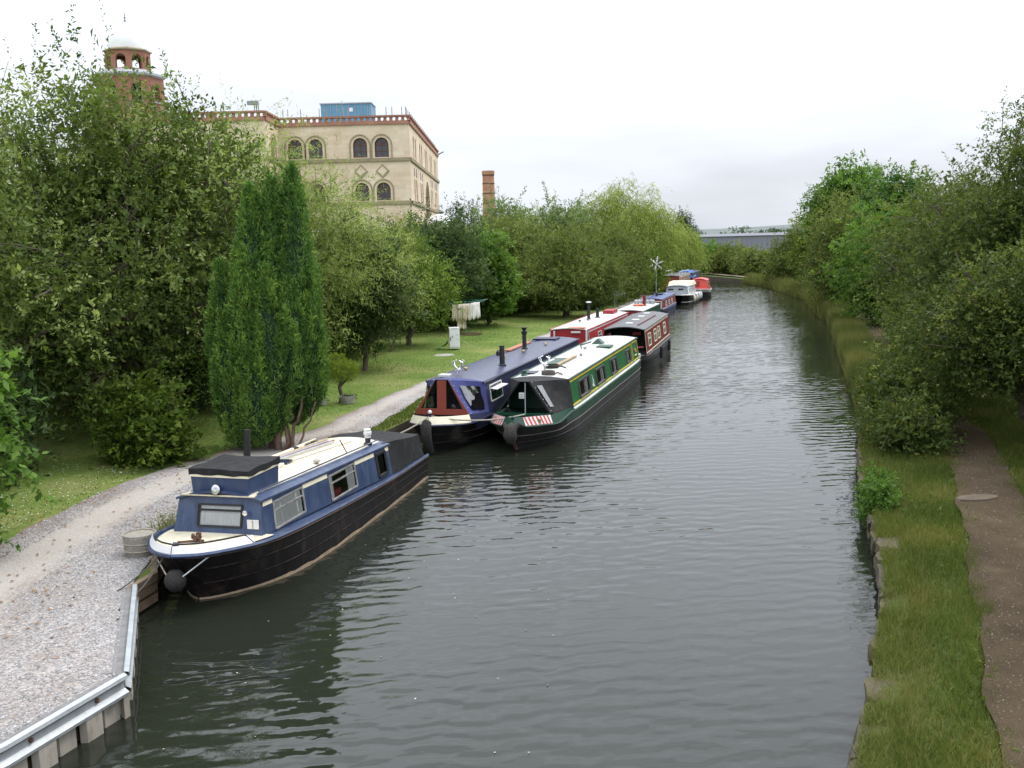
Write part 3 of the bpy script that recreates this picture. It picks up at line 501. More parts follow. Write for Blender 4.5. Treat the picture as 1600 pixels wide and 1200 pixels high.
for i, (x, y) in enumerate(hedge):
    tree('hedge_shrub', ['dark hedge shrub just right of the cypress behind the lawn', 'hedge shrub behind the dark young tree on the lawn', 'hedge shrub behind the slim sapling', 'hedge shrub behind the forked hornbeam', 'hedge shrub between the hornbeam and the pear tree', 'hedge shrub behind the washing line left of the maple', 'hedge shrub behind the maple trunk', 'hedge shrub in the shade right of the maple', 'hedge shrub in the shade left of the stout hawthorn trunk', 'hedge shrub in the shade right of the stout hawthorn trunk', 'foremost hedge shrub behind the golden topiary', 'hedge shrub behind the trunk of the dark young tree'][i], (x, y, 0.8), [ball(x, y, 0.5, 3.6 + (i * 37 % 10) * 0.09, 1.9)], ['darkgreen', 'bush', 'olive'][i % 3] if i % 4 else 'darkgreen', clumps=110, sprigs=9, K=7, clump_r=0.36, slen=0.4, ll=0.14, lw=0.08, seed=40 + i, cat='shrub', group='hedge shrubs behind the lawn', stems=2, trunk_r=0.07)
# wooded skyline far behind the warehouse
rng = np.random.default_rng(99); lob = [(60 + 9 * k + 4 * math.sin(k * 2.1), 460 + 20 * math.sin(k), 3.0 + 1.5 * math.sin(k * 1.3), 6, 4, 3.0 + 1.6 * math.sin(k * 2.7)) for k in range(26)]
P, O = lobe_points(rng, lob, 2600, 0.5, 0.2, 0.0); V, tn = sprays(rng, P, O + rng.normal(size=O.shape) * 0.5, rng.uniform(0.2, 0.8, len(P)), 6, 1.2, 0.9, 0.6, 0.1)
tag(link('distant_wood', np_mesh('distant_wood', V, 4, LEAF['blue'], tn)), 'distant line of trees on the skyline behind the warehouse', 'wood', kind='stuff')
# far bend hedge
for i, (x, y, zt, leaf) in enumerate([(29.2, 119.5, 3.0, 'olive'), (27.6, 125.5, 3.5, 'olive'), (25.6, 130.2, 3.9, 'bright'), (22.8, 134.6, 3.7, 'bush'), (19.6, 138.4, 3.4, 'yellowgreen'), (16.2, 141.6, 3.2, 'yellowgreen'), (12.4, 145, 3.2, 'bush'), (8, 149, 3.4, 'olive')]):
    tree('hedge_bush', ['rightmost bush of the far hedge on the canal bend', 'second bush from the right in the far hedge on the bend', 'bright green third bush from the right in the far hedge', 'fourth bush from the right in the far hedge on the bend', 'yellow green bush in the far hedge left of the middle', 'olive bush in the far hedge near the willow', 'far hedge bush partly behind the trailing willow', 'leftmost far hedge bush behind the trailing willow'][i],
         (x, y, 0.5), [ball(x, y, 0.5, zt, 2.4), ball(x + 1.5, y + 2, 0.5, zt - 0.3, 2.2)], leaf, clumps=120, sprigs=8, K=7, clump_r=0.5, slen=0.5, ll=0.22, lw=0.13, seed=60 + i, cat='bush', group='far hedge on the canal bend', stems=2, trunk_r=0.1)

# right bank
tree('ash_tree', 'bright green round crowned ash standing above the right bank trees', (27, 79, 0.8), [ball(26.4, 78, 5.6, 10.1, 2.2), ball(25.0, 78, 4.2, 8.2, 1.6), ball(28.0, 78, 5.0, 9.4, 1.6)], 'bright', clumps=190, sprigs=9, K=8, clump_r=0.4, slen=0.45, ll=0.2, lw=0.1, seed=80, trunk_r=0.25, amp=0.25)
tree('thorn_tree', 'farthest grey green thorn on the right bank at the bend', (29.2, 99, 0.7), [ball(29.3, 99, 0.6, 6.2, 2.3), ball(31, 101, 0.6, 5.6, 2.6), ball(27.8, 101, 0.5, 4.2, 1.5)], 'olive', clumps=190, sprigs=9, K=7, clump_r=0.45, slen=0.5, ll=0.18, lw=0.1, seed=81, stems=3)
tree('sycamore_tree', 'mid green leafy tree on the right bank below the round ash', (27.4, 86, 0.7), [ball(27.6, 86, 0.7, 7.2, 2.4), ball(29.5, 85, 0.8, 7, 2.4)], 'bush', clumps=200, sprigs=9, K=7, clump_r=0.45, slen=0.5, ll=0.18, lw=0.1, seed=82, stems=2)
tree('thorn_tree', 'brownish olive hawthorn in the middle of the right bank', (22.6, 66.5, 0.7), [ball(22.2, 66, 1.2, 7.1, 2.3), ball(24, 68, 0.8, 7.2, 2.6), ball(21.3, 65, 1.4, 4.6, 1.6)], 'olive', clumps=300, sprigs=10, K=8, clump_r=0.4, slen=0.5, ll=0.14, lw=0.07, seed=83, stems=3, amp=0.22)
tree('ivy_clad_tree', 'dark ivy clad tree top beside the round ash on the right bank', (24, 60, 0.8), [ball(23.6, 60, 3.2, 8.5, 1.5), ball(22.3, 60, 4.4, 8.2, 1.2), ball(25, 61, 1, 7.5, 2)], 'ivy', clumps=190, sprigs=9, K=7, clump_r=0.35, slen=0.35, ll=0.16, lw=0.12, seed=84, shoots=3)
tree('thorn_tree', 'large mid green hawthorn spreading over the right bank', (18.6, 44, 0.7), [ball(18.3, 43.5, 0.9, 7.0, 2.0), ball(20.2, 44, 0.9, 7.4, 2.4), ball(18.2, 41.5, 0.9, 4.6, 1.7), ball(18.8, 40, 0.9, 6, 2.1)], 'haw', clumps=420, sprigs=11, K=9, clump_r=0.36, slen=0.42, ll=0.10, lw=0.06, seed=85, stems=4, limbs=44, amp=0.22, shoots=8)
tree('thorn_tree', 'bright leaved thorn low on the right bank by the bend of the path', (19.4, 52.5, 0.7), [ball(19.2, 52, 0.8, 5.9, 1.9), ball(21, 54, 0.8, 6.8, 2.4)], 'bright', clumps=230, sprigs=9, K=8, clump_r=0.35, slen=0.4, ll=0.13, lw=0.08, seed=86, stems=3)
tree('thorn_tree', 'tall dark hawthorn at the right edge with arching bare branch tips', (14.2, 26.5, 0.8), [ball(13.4, 25.5, 2.4, 7.5, 1.6, 1.9), ball(14.3, 25.6, 4.6, 8.6, 1.7), ball(15.4, 26.5, 1.8, 8.8, 2.3), ball(12.0, 27.5, 3.0, 6.6, 1.3, 1.5), ball(14.5, 30, 1.8, 7.2, 2.4)], 'haw', clumps=540, sprigs=11, K=9, clump_r=0.32, slen=0.36, ll=0.07, lw=0.046, seed=87, stems=4, limbs=50, amp=0.26, shoots=10, trunk_r=0.16)
tree('thorn_tree', 'near hawthorn overhanging the brown path with yellowish leaf tips', (12.4, 22.6, 0.8), [ball(11.4, 21.9, 2.1, 4.9, 1.3, 1.3), ball(12.8, 21.5, 1.9, 5.4, 1.6), ball(10.6, 23.2, 1.9, 4.2, 1.1), ball(12.6, 18.6, 2.2, 4.6, 1.3, 1.6)], 'haw', clumps=360, sprigs=11, K=9, clump_r=0.26, slen=0.32, ll=0.062, lw=0.045, seed=88, stems=3, limbs=40, amp=0.24, zmin=1.7)
tree('bramble_bush', 'dark bramble thicket overhanging the water on the right bank', (9.3, 24.5, 0.5), [ball(9.75, 24.3, 0.2, 2.2, 0.8, 1.2), ball(11.2, 26.8, 0.4, 2.8, 0.9, 1.4), ball(9.0, 22.3, 0.2, 1.5, 0.65, 0.9)], 'haw', clumps=230, sprigs=9, K=8, clump_r=0.24, slen=0.34, ll=0.075, lw=0.05, seed=89, cat='bush', stems=4, trunk_r=0.03, droop=0.3, zmin=0.1)
tree('bramble_bush', 'leafy thicket leaning over the path farther along the right bank', (13.6, 30.5, 0.5), [ball(13.4, 30, 0.4, 3.0, 1.2, 1.6), ball(14.4, 33.5, 0.4, 2.6, 1.0, 1.5)], 'haw', clumps=170, sprigs=9, K=8, clump_r=0.26, slen=0.34, ll=0.09, lw=0.055, seed=90, cat='bush', stems=3, trunk_r=0.03, zmin=0.3)
tree('waterside_bush', 'small bright green bush on the edge of the stone canal wall', (6.75, 18.0, 0.35), [ball(6.68, 17.7, 0.05, 0.92, 0.26, 0.34), ball(6.85, 18.3, 0.1, 0.95, 0.26, 0.3)], 'hazel', clumps=110, sprigs=6, K=6, clump_r=0.07, slen=0.1, ll=0.045, lw=0.03, seed=91, cat='bush', stems=3, trunk_r=0.015, zmin=0.05)
tree('thorn_tree', 'hawthorn just outside the right edge whose crown shades the brown path', (11.6, 10.5, 0.8), [ball(11.2, 10.5, 2.6, 7.4, 2.5), ball(11.0, 14.5, 3.0, 6.8, 1.9), ball(12.5, 7, 2.4, 7, 2.6)], 'haw', clumps=150, sprigs=9, K=8, clump_r=0.4, slen=0.4, ll=0.10, lw=0.07, seed=187, stems=2, trunk_r=0.14)
for i, (x, y, zt, hw) in enumerate([(13.2, 15.5, 3.4, 1.7), (14.8, 20.5, 4.0, 1.9), (11.2, 13.0, 2.4, 1.3), (16.5, 34, 4.5, 2.2), (20.8, 46, 5, 2.4), (25.5, 72, 5, 2.6)]):
    tree('bank_shrub', ['shrub right of the brown path near the camera', 'shrub in the shade under the tall dark hawthorn', 'low shrub at the right edge beside the brown path', 'shaded shrub behind the thicket on the right bank', 'shaded shrub behind the large mid green hawthorn', 'shaded shrub below the round ash'][i],
         (x, y, 0.7), [ball(x, y, 0.5, zt, hw)], 'haw', clumps=130, sprigs=9, K=7, clump_r=0.32, slen=0.34, ll=0.09, lw=0.06, seed=95 + i, cat='shrub', group='shrubs on the right bank', stems=2, trunk_r=0.06)

# ------------------------------------------------------------------ tall cypress by the path
def cypress():
    rng = np.random.default_rng(77); base = (-5.88, 24.3, 0.5)
    root = empty('cypress_tree', base); tag(root, 'tall dense dark green cypress of several upright spires beside the path', 'tree'); root.scale = (0.92, 0.92, 0.97)
    spires = [(0.70, 0.05, 0.9, 7.05, 0.53), (0.24, 0.0, 0.6, 6.75, 0.47), (0.44, 0.3, 0.6, 4.9, 0.60), (-0.28, 0.0, 0.3, 6.6, 0.55), (-0.66, 0.1, 0.2, 5.0, 0.56), (-1.08, -0.05, 0.3, 4.75, 0.46), (0.95, -0.05, 1.0, 4.7, 0.38), (-0.45, -0.42, 0.15, 4.7, 0.52), (0.12, -0.45, 0.5, 4.6, 0.48), (0.58, -0.35, 1.15, 4.3, 0.46), (-0.9, -0.35, 0.15, 3.5, 0.52), (-0.25, -0.6, 0.25, 3.5, 0.48), (0.98, 0.15, 0.8, 3.6, 0.36), (-0.35, 0.45, 0.1, 4.6, 0.7), (0.45, 0.6, 0.5, 4.4, 0.6)]
    prof = lambda t: np.interp(t, [0, 0.05, 0.14, 0.32, 0.55, 0.74, 0.87, 0.95, 1.0], [0.15, 0.48, 0.80, 1.0, 0.92, 0.66, 0.41, 0.20, 0.02])
    V = []; T = []; core = MB()
    for i, (x, y, z0, z1, r) in enumerate(spires):
        hgt = z1 - z0; n = int(4600 * r * hgt / 4.5); t = rng.uniform(0, 1, n) ** 0.9; a = rng.uniform(0, 2 * math.pi, n)
        fl = 1 + 0.10 * np.sin(a * 5 + i + 3 * np.sin(t * 5 + i)) + 0.10 * np.sin(a * 3 - t * 11 + 2 * i) + rng.normal(0, 0.06, n)
        lean = 0.18 * (t - 0.3); rad = r * prof(t) * fl
        P = np.stack([x + x * lean + np.cos(a) * rad, y + np.sin(a) * rad, z0 + hgt * t - 0.05], 1)
        O = np.stack([np.cos(a), np.sin(a), np.zeros(n)], 1)
        D = O * 0.42 + np.array([0, 0, 1.0]) + rng.normal(size=(n, 3)) * 0.22
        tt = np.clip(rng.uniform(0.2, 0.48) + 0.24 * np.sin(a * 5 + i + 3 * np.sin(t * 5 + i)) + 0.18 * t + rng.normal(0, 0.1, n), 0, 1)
        v, tn = sprays(rng, P, D, tt, 6, 0.18, 0.10, 0.030, -0.05, 0.5, 0.1); V.append(v); T.append(tn)
        for q in range(int(7 * hgt)):          # upright plumes standing proud of the surface
            t0 = rng.uniform(0.05, 0.90); a0 = rng.uniform(0, 2 * math.pi); nq = 40; u = rng.uniform(0, 1, nq); ph = rng.uniform(0.35, 0.75)
            rd_ = r * float(prof(t0)) * 1.0 + 0.03 * u; jit = rng.normal(size=(nq, 3)) * 0.06 * (1.05 - u)[:, None]
            Pp = np.stack([x + x * 0.18 * (t0 - 0.3) + math.cos(a0) * rd_, y + math.sin(a0) * rd_, z0 + hgt * t0 - 0.25 + ph * u], 1) + jit
            Dp = np.array([math.cos(a0) * 0.2, math.sin(a0) * 0.2, 1.0]) + rng.normal(size=(nq, 3)) * 0.2
            v, tn = sprays(rng, Pp, Dp, np.clip(np.full(nq, rng.uniform(0.1, 0.8)) + 0.3 * u, 0, 1), 5, 0.15, 0.09, 0.028, -0.05, 0.5, 0.1); V.append(v); T.append(tn)
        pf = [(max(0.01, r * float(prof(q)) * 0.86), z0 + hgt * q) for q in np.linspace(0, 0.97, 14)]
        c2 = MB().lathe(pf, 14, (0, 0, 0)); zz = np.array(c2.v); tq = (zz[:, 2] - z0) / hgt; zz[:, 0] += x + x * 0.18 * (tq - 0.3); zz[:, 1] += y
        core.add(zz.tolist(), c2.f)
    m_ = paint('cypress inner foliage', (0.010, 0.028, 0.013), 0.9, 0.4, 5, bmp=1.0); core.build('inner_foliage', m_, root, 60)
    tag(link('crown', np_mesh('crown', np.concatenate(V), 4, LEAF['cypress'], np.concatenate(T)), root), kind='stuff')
    for k, (x0, y0, x1, y1, z1, r) in enumerate([(0.15, -0.3, 0.05, -0.2, 1.7, 0.10), (0.35, -0.25, 0.35, -0.1, 1.8, 0.08), (0.45, -0.3, 0.95, -0.25, 1.9, 0.05), (-0.1, -0.1, -0.3, 0, 1.6, 0.1), (0.55, -0.35, 1.2, -0.5, 1.25, 0.035), (0.25, -0.42, 0.62, -0.6, 1.5, 0.04)]):
        tb = MB().tube(bend(rng, (x0, y0, -0.2), (x1, y1, z1), 6, 0.08), [r * (1.1 - 0.5 * i / 6) for i in range(7)], 8); tb.build('trunk', M['bark_red'], root, 60)
cypress()

# golden topiary shrub and its two stone planters
def topiary():
    rng = np.random.default_rng(5); b = (-5.45, 31.2, 0.58); root = empty('topiary_shrub', b); tag(root, 'small golden green clipped shrub on a bare stem at the edge of the lawn', 'shrub')
    tb = MB(); tb.tube([(0, 0, -0.1), (0.03, 0, 0.2), (-0.02, 0, 0.42), (0.08, 0, 0.75)], [0.07, 0.06, 0.06, 0.05], 7); tb.tube([(-0.02, 0, 0.42), (0.25, 0.1, 0.7), (0.3, 0.1, 0.9)], [0.04, 0.03, 0.02], 6); tb.build('trunk', M['bark'], root, 60)
    lob = [(0.05, 0, 0.98, 0.42, 0.4, 0.30), (-0.1, 0, 1.22, 0.3, 0.3, 0.24), (0.22, 0, 0.92, 0.28, 0.28, 0.2)]
    C_, O_ = lobe_points(rng, lob, 900, 0.35, 0.12, 0.5); v, tn = sprays(rng, C_, O_ + rng.normal(size=O_.shape) * 0.4 + np.array([0, 0, 0.3]), np.clip(rng.normal(0.5, 0.15, len(C_)), 0, 1), 8, 0.12, 0.05, 0.022, 0.1)
    tag(link('crown', np_mesh('crown', v, 4, LEAF['topiary'], tn), root), kind='stuff')
topiary()
for lab, x, y, r in (('round concrete planter left of the golden shrub', -5.95, 30.75, 0.16), ('round concrete planter right of the golden shrub stem', -5.2, 31.0, 0.26)):
    root = empty('planter', (x, y, 0.56)); tag(root, lab, 'planter', 'concrete planters by the golden shrub')
    MB().lathe([(r * 0.85, -0.03), (r, 0.2), (r * 0.9, 0.2), (r * 0.8, 0.1)], 14).build('bowl', M['concrete'], root, 40)
    rng = np.random.default_rng(int(r * 100)); P = np.stack([rng.normal(0, r * 0.4, 60), rng.normal(0, r * 0.4, 60), np.full(60, 0.15)], 1); D = rng.normal(size=(60, 3)) * 0.6 + np.array([0, 0, 0.8])
    v, tn = sprays(rng, P, D, rng.uniform(0, 0.5, 60), 6, 0.14, 0.05, 0.025, 0.3); tag(link('plant', np_mesh('plant', v, 4, LEAF['darkgreen'], tn), root), kind='stuff')

# ------------------------------------------------------------------ grass, reeds, gravel stones
def blade_field(name, label, cat, rng, P, hgt, wid, lean, leaf, tint, top=True, parent=None):
    n = len(P); a = rng.uniform(0, 6.283, n); side = np.stack([np.cos(a), np.sin(a), np.zeros(n)], 1); D = rng.normal(size=(n, 3)) * lean; D[:, 2] = 1; D = unit(D)
    H_ = (hgt * rng.uniform(0.5, 1.3, n))[:, None]; W_ = (wid * rng.uniform(0.7, 1.3, n))[:, None]
    bnd = rng.normal(size=(n, 3)) * lean * 0.7; bnd[:, 2] = -np.abs(bnd[:, 2]) * 0.4
    tip = P + unit(D + bnd * 0.5) * H_; V = np.stack([P - side * W_ * 0.56, P + side * W_ * 0.56, tip], 1)
    o = link(name, np_mesh(name, V, 4, LEAF[leaf], np.clip(tint + rng.normal(0, 0.13, n), 0, 1)), parent); tag(o, label, cat, kind='stuff'); return o
def bank_pts(rng, n, poly, dirv, y0, y1, d0, d1, zf, power=1.0):
    ys = y0 + (y1 - y0) * rng.uniform(0, 1, n) ** power; d = rng.uniform(d0, d1, n)
    xs = np.interp(ys, [p[1] for p in poly], [p[0] for p in poly]); X = xs + dirv[0] * d; Y = ys + dirv[1] * d
    Z = np.array([zf(q) for q in d]); return np.stack([X, Y, Z], 1), d
rng = np.random.default_rng(11)
def off_path(P):
    xl = np.interp(P[:, 1], [p[1] for p in QL], [p[0] for p in QL]); xr = np.interp(P[:, 1], [p[1] for p in QR], [p[0] for p in QR])
    edge = 0.10 * np.sin(P[:, 1] * 3.1) + 0.08 * np.sin(P[:, 1] * 7.7) + np.abs(np.random.default_rng(2).normal(0, 0.09, len(P)))
    return P[(P[:, 0] < xl + 0.02 + edge) | (P[:, 0] > xr - 0.02 - edge)]
P, d = bank_pts(rng, 230000, BR, RD, 7, 32, 0.22, 5.5, lambda q: land_z_right(q) - 0.03, 1.3); P = off_path(P); P[:, 2] += np.array([0.04 * gnoise(a * 3, b * 3) for a, b in P[:, :2]]) + 0.012
pat = 0.42 + 0.17 * np.sin(P[:, 0] * 2.3 + P[:, 1] * 1.1) + 0.14 * np.sin(P[:, 1] * 2.9 - P[:, 0]) + (rng.uniform(0, 1, len(P)) < 0.10) * 0.4
blade_field('verge_grass', 'short green grass of the verge between the brown path and the water', 'grass', rng, P, 0.15, 0.010, 0.45, 'grass', pat)
P, d = bank_pts(rng, 9000, BR, RD, 7, 24, -0.08, 0.5, lambda q: land_z_right(q) - 0.03, 1.2)
blade_field('tall_grass', 'dry straw coloured tall grass along the top of the stone canal wall', 'grass', rng, P, 0.20, 0.007, 0.36, 'reed', np.full(len(P), 0.55))
P, d = bank_pts(rng, 44000, BR, RD, 23.5, 64, -0.05, 1.3, lambda q: 0.02 if q < 0 else land_z_right(q) - 0.05, 1.0)
blade_field('reeds', 'pale green and straw reeds fringing the right bank', 'reeds', rng, P, 0.62, 0.018, 0.20, 'reed', 0.35 + 0.25 * np.sin(P[:, 1] * 0.9) + 0.1 * np.sin(P[:, 1] * 3.3))
P, d = bank_pts(rng, 9000, BR, RD, 62, 112, -0.3, 1.4, lambda q: 0.02 if q < 0 else land_z_right(q) - 0.05)
blade_field('reeds', 'far reeds fringing the right bank towards the bend', 'reeds', rng, P, 0.8, 0.05, 0.28, 'reed', np.full(len(P), 0.42))
P, d = bank_pts(rng, 60000, BL, LD, 17, 75, 2.3, 15, lambda q: land_z_left(q) - 0.02, 1.2)
xl = np.interp(P[:, 1], [p[1] for p in PL_], [p[0] for p in PL_]); P = P[P[:, 0] < xl - 0.02 + 0.12 * np.sin(P[:, 1] * 2.7)]
blade_field('lawn_grass', 'short mown lawn between the gravel path and the trees', 'grass', rng, P, 0.06, 0.03, 0.5, 'grass', 0.55 + 0.18 * np.sin(P[:, 0] * 0.9 + P[:, 1] * 0.35))
P, d = bank_pts(rng, 16000, BL, LD, 24.4, 38, 0.02, 1.0, lambda q: land_z_left(q) - 0.02); xr = np.interp(P[:, 1], [p[1] for p in PR_], [p[0] for p in PR_]); P = P[P[:, 0] > xr + 0.02 * np.sin(P[:, 1] * 5)]
blade_field('bank_grass', 'grass strip between the gravel path and the moored dark blue boat', 'grass', rng, P, 0.13, 0.014, 0.4, 'grass', np.full(len(P), 0.45))
P, d = bank_pts(rng, 1400, BL, LD, 16.6, 21, 0.02, 0.5, lambda q: land_z_left(q) - 0.02)
blade_field('weeds', 'straggly dry weeds growing beside the near blue boat', 'weeds', rng, P, 0.34, 0.014, 0.4, 'reed', np.full(len(P), 0.5))
P, d = bank_pts(rng, 260, BR, RD, 8, 22, 0.3, 1.6, lambda q: land_z_right(q)); P = off_path(P); D = rng.normal(size=P.shape) * 0.5 + np.array([0, 0, 0.7])
V, tn = sprays(rng, P, D, rng.uniform(0.1, 0.6, len(P)), 9, 0.14, 0.05, 0.028, 0.3, 0.9, 0.7); tag(link('verge_weeds', np_mesh('verge_weeds', V, 4, LEAF['bush'], tn)), 'small broad leaved weeds dotted through the right verge', 'weeds', kind='stuff')
# daisies and fallen leaves on the shaded grass
def flecks(name, label, cat, mat, P, s):
    n = len(P); a = rng.uniform(0, 6.28, n); u = np.stack([np.cos(a), np.sin(a), rng.normal(0, 0.2, n)], 1) * s; w = np.stack([-np.sin(a), np.cos(a), rng.normal(0, 0.2, n)], 1) * s * 0.7
    tag(link(name, np_mesh(name, np.stack([P - u, P - w, P + u, P + w], 1), 4, mat)), label, cat, kind='stuff')
P, d = bank_pts(rng, 700, BL, LD, 14.5, 21, 2.6, 6.0, lambda q: land_z_left(q) + 0.06); xl = np.interp(P[:, 1], [p[1] for p in PL_], [p[0] for p in PL_]); P = P[P[:, 0] < xl - 0.15]
flecks('daisies', 'tiny white daisies in the shaded grass left of the path', 'flowers', M['white'], P, 0.016)
P, d = bank_pts(rng, 420, BL, LD, 10, 30, 0.8, 4.5, lambda q: land_z_left(q) + 0.05); flecks('fallen_leaves', 'scattered brown fallen leaves on the left path', 'leaves', paint('dead leaf', (0.25, 0.13, 0.05), 0.9, 0.3, 9), P, 0.035)
P = np.stack([rng.uniform(-4.6, 0.5, 70), rng.uniform(9.5, 26, 70), np.full(70, 0.012)], 1); flecks('floating_leaves', 'small pale leaves floating on the dark water', 'leaves', paint('floating leaf', (0.5, 0.46, 0.3), 0.8, 0.3, 9), P, 0.014)
# loose stones on the gravel
def stones(name, label, n, y0, y1, smin, smax, mat, left=True):
    ys = y0 + (y1 - y0) * rng.uniform(0, 1, n) ** 1.2
    if left: lo = np.interp(ys, [p[1] for p in PL_], [p[0] for p in PL_]); hi = np.interp(ys, [p[1] for p in PR_], [p[0] for p in PR_])
    else: lo = np.interp(ys, [p[1] for p in QL], [p[0] for p in QL]); hi = np.interp(ys, [p[1] for p in QR], [p[0] for p in QR])
    t = rng.uniform(0, 1, n)
    if left: t = np.where(rng.uniform(0, 1, n) < 0.8, 1 - 0.42 * t ** 1.6, 0.22 * t)
    xs = lo + (hi - lo) * t; zs = np.array([(pathz if left else rz)(a, b) for a, b in zip(xs, ys)]); s = rng.uniform(smin, smax, n)
    C_ = np.stack([xs, ys, zs + s * 0.15], 1); ang = rng.uniform(0, 6.28, n); ca, sa = np.cos(ang), np.sin(ang)
    tri = []
    base = np.array([(1, 0, 0), (0, 1, 0), (-1, 0, 0), (0, -1, 0), (0, 0, 1)], float)
    pts = base[None] * (s[:, None, None] * rng.uniform(0.55, 1.2, (n, 5, 1))) * np.array([1, 0.8, 0.6]); X = pts[:, :, 0] * ca[:, None] - pts[:, :, 1] * sa[:, None]; Y = pts[:, :, 0] * sa[:, None] + pts[:, :, 1] * ca[:, None]
    pts = np.stack([X, Y, pts[:, :, 2]], 2) + C_[:, None, :]
    V = np.concatenate([pts[:, [i, (i + 1) % 4, 4]] for i in range(4)], 1).reshape(-1, 3); tn = np.repeat(np.clip(rng.normal(0.5, 0.22, n), 0, 1), 4)
    tag(link(name, np_mesh(name, V, 3, mat, tn)), label, 'gravel', kind='stuff')
def stonemat(name, a, b_, c):
    m, t, b = newmat(name); at = t.nodes.new('ShaderNodeAttribute'); at.attribute_name = 'tint'; t.links.new(ramp(t, at.outputs['Fac'], [(0, a), (0.5, b_), (1, c)]), b.inputs['Base Color']); b.inputs['Roughness'].default_value = 0.85; return m
stones('loose_gravel', 'loose pale grey stone chippings on the near left bank', 26000, 7.5, 22, 0.010, 0.028, stonemat('chippings', (0.15, 0.14, 0.13), (0.28, 0.265, 0.255), (0.46, 0.45, 0.45)))
stones('path_grit', 'small pale stones scattered on the brown right path', 2600, 7, 22, 0.006, 0.018, stonemat('grit', (0.08, 0.06, 0.04), (0.14, 0.11, 0.08), (0.27, 0.23, 0.18)), False)

# ------------------------------------------------------------------ bank edges
def m_coping():
    m, t, b = newmat('old coping stone'); v = coords(t); n1 = noise(t, v, 2.5, 6, 0.65); n2 = noise(t, v, 14, 6, 0.7); n3 = noise(t, v, 1.3, 4, 0.6)
    c = ramp(t, n1, [(0.3, (0.05, 0.04, 0.03)), (0.7, (0.135, 0.112, 0.086))]); c = mixc(t, ramp(t, n2, [(0.5, (0, 0, 0)), (0.64, (0.8,) * 3)]), c, (0.075, 0.055, 0.045)); c = mixc(t, ramp(t, n3, [(0.44, (0, 0, 0)), (0.60, (0.85,) * 3)]), c, (0.085, 0.075, 0.02))
    t.links.new(c, b.inputs['Base Color']); b.inputs['Roughness'].default_value = 0.95; bump(t, b, n2, 1.0, 0.04); return m
M['coping'] = m_coping()
def along(poly, s):     # point and direction at arclength s from poly[0]
    for (x0, y0), (x1, y1) in zip(poly[:-1], poly[1:]):
        L = math.hypot(x1 - x0, y1 - y0)
        if s <= L: return (x0 + (x1 - x0) * s / L, y0 + (y1 - y0) * s / L), math.atan2(y1 - y0, x1 - x0)
        s -= L
    return poly[-1], math.atan2(poly[-1][1] - poly[-2][1], poly[-1][0] - poly[-2][0])
def rock(c, d, rz, rr, jit=0.16):      # worn block: subdivided, corners knocked off
    mb = MB(); n = 3; P = {}
    def key(i, j, k):
        if (i, j, k) not in P:
            q = [(-1 + 2 * i / n), (-1 + 2 * j / n), (-1 + 2 * k / n)]; L = math.sqrt(sum(e ** 6 for e in q)) ** (1 / 3.0); q = [e / max(1, L ** 0.5) + rr.uniform(-jit, jit) for e in q]
            X, Y, Z = q[0] * d[0] / 2, q[1] * d[1] / 2, q[2] * d[2] / 2; ca, sa = math.cos(rz), math.sin(rz); mb.v.append((c[0] + X * ca - Y * sa, c[1] + X * sa + Y * ca, c[2] + Z)); P[(i, j, k)] = len(mb.v) - 1
        return P[(i, j, k)]
    for a in range(n):
        for b in range(n):
            for s_, fl in ((0, 0), (n, 1)):
                for q in ([(a, b, s_), (a + 1, b, s_), (a + 1, b + 1, s_), (a, b + 1, s_)], [(a, s_, b), (a, s_, b + 1), (a + 1, s_, b + 1), (a + 1, s_, b)], [(s_, a, b), (s_, a + 1, b), (s_, a + 1, b + 1), (s_, a, b + 1)]):
                    f = [key(*e) for e in q]; mb.f.append(tuple(f if fl else reversed(f)))
    return mb
rr = random.Random(4)
wall = empty('canal_wall', (0, 0, 0)); tag(wall, 'worn mossy stone wall edging the right bank at the water', 'wall')
poly = [(2.9, 7.5)] + [p for p in BR if 8 < p[1] < 30]; s = 0.0; tot = sum(math.hypot(b[0] - a[0], b[1] - a[1]) for a, b in zip(poly[:-1], poly[1:]))
while s < tot - 0.5:
    L = rr.uniform(0.45, 0.95); (x, y), a = along(poly, s + L / 2); far = s > 13
    for lev, (zc, hz, dep_) in enumerate(((0.29, 0.28, 0.40), (0.03, 0.32, 0.38))):
        off = rr.uniform(-0.03, 0.06) + (0.03 if lev else 0.06)
        rock((x + math.sin(a) * -off + 0.12, y + math.cos(a) * off * 0, zc + rr.uniform(-0.05, 0.03) - (0.06 if lev == 0 and rr.random() < 0.3 else 0)), (L - rr.uniform(0.02, 0.06), dep_, hz), a + rr.uniform(-0.03, 0.03), rr).build('stone', M['coping'], wall, 35)
    s += L
P, d = bank_pts(rng, 34000, BR, RD, 7.5, 26, -0.10, 0.34, lambda q: 0.43); P = P[(np.sin(P[:, 1] * 2.3) + np.sin(P[:, 1] * 5.1 + 1) + 0.6 * np.sin(P[:, 1] * 11)) > -0.7]; P[:, 2] += rng.uniform(-0.14, 0.06, len(P))
blade_field('moss_tufts', 'mossy grass tufts growing over the stone canal wall', 'moss', rng, P, 0.13, 0.010, 0.6, 'grass', np.full(len(P), 0.5))
slab = MB().lathe([(0.45, 0), (0.43, 0.03), (0.2, 0.035)], 9); slab.v = [(x * 1.0, y * 0.45, z) for x, y, z in slab.v]
o = slab.build('stone_slab', paint('muddy slab', (0.11, 0.08, 0.055), 0.95, 0.3, 4, bmp=0.5), None, 40); o.location = (8.55, 17.9, rz(8.55, 17.9)); o.rotation_euler = (0, 0, 0.2); tag(o, 'flat pale stone set across the brown path', 'slab')

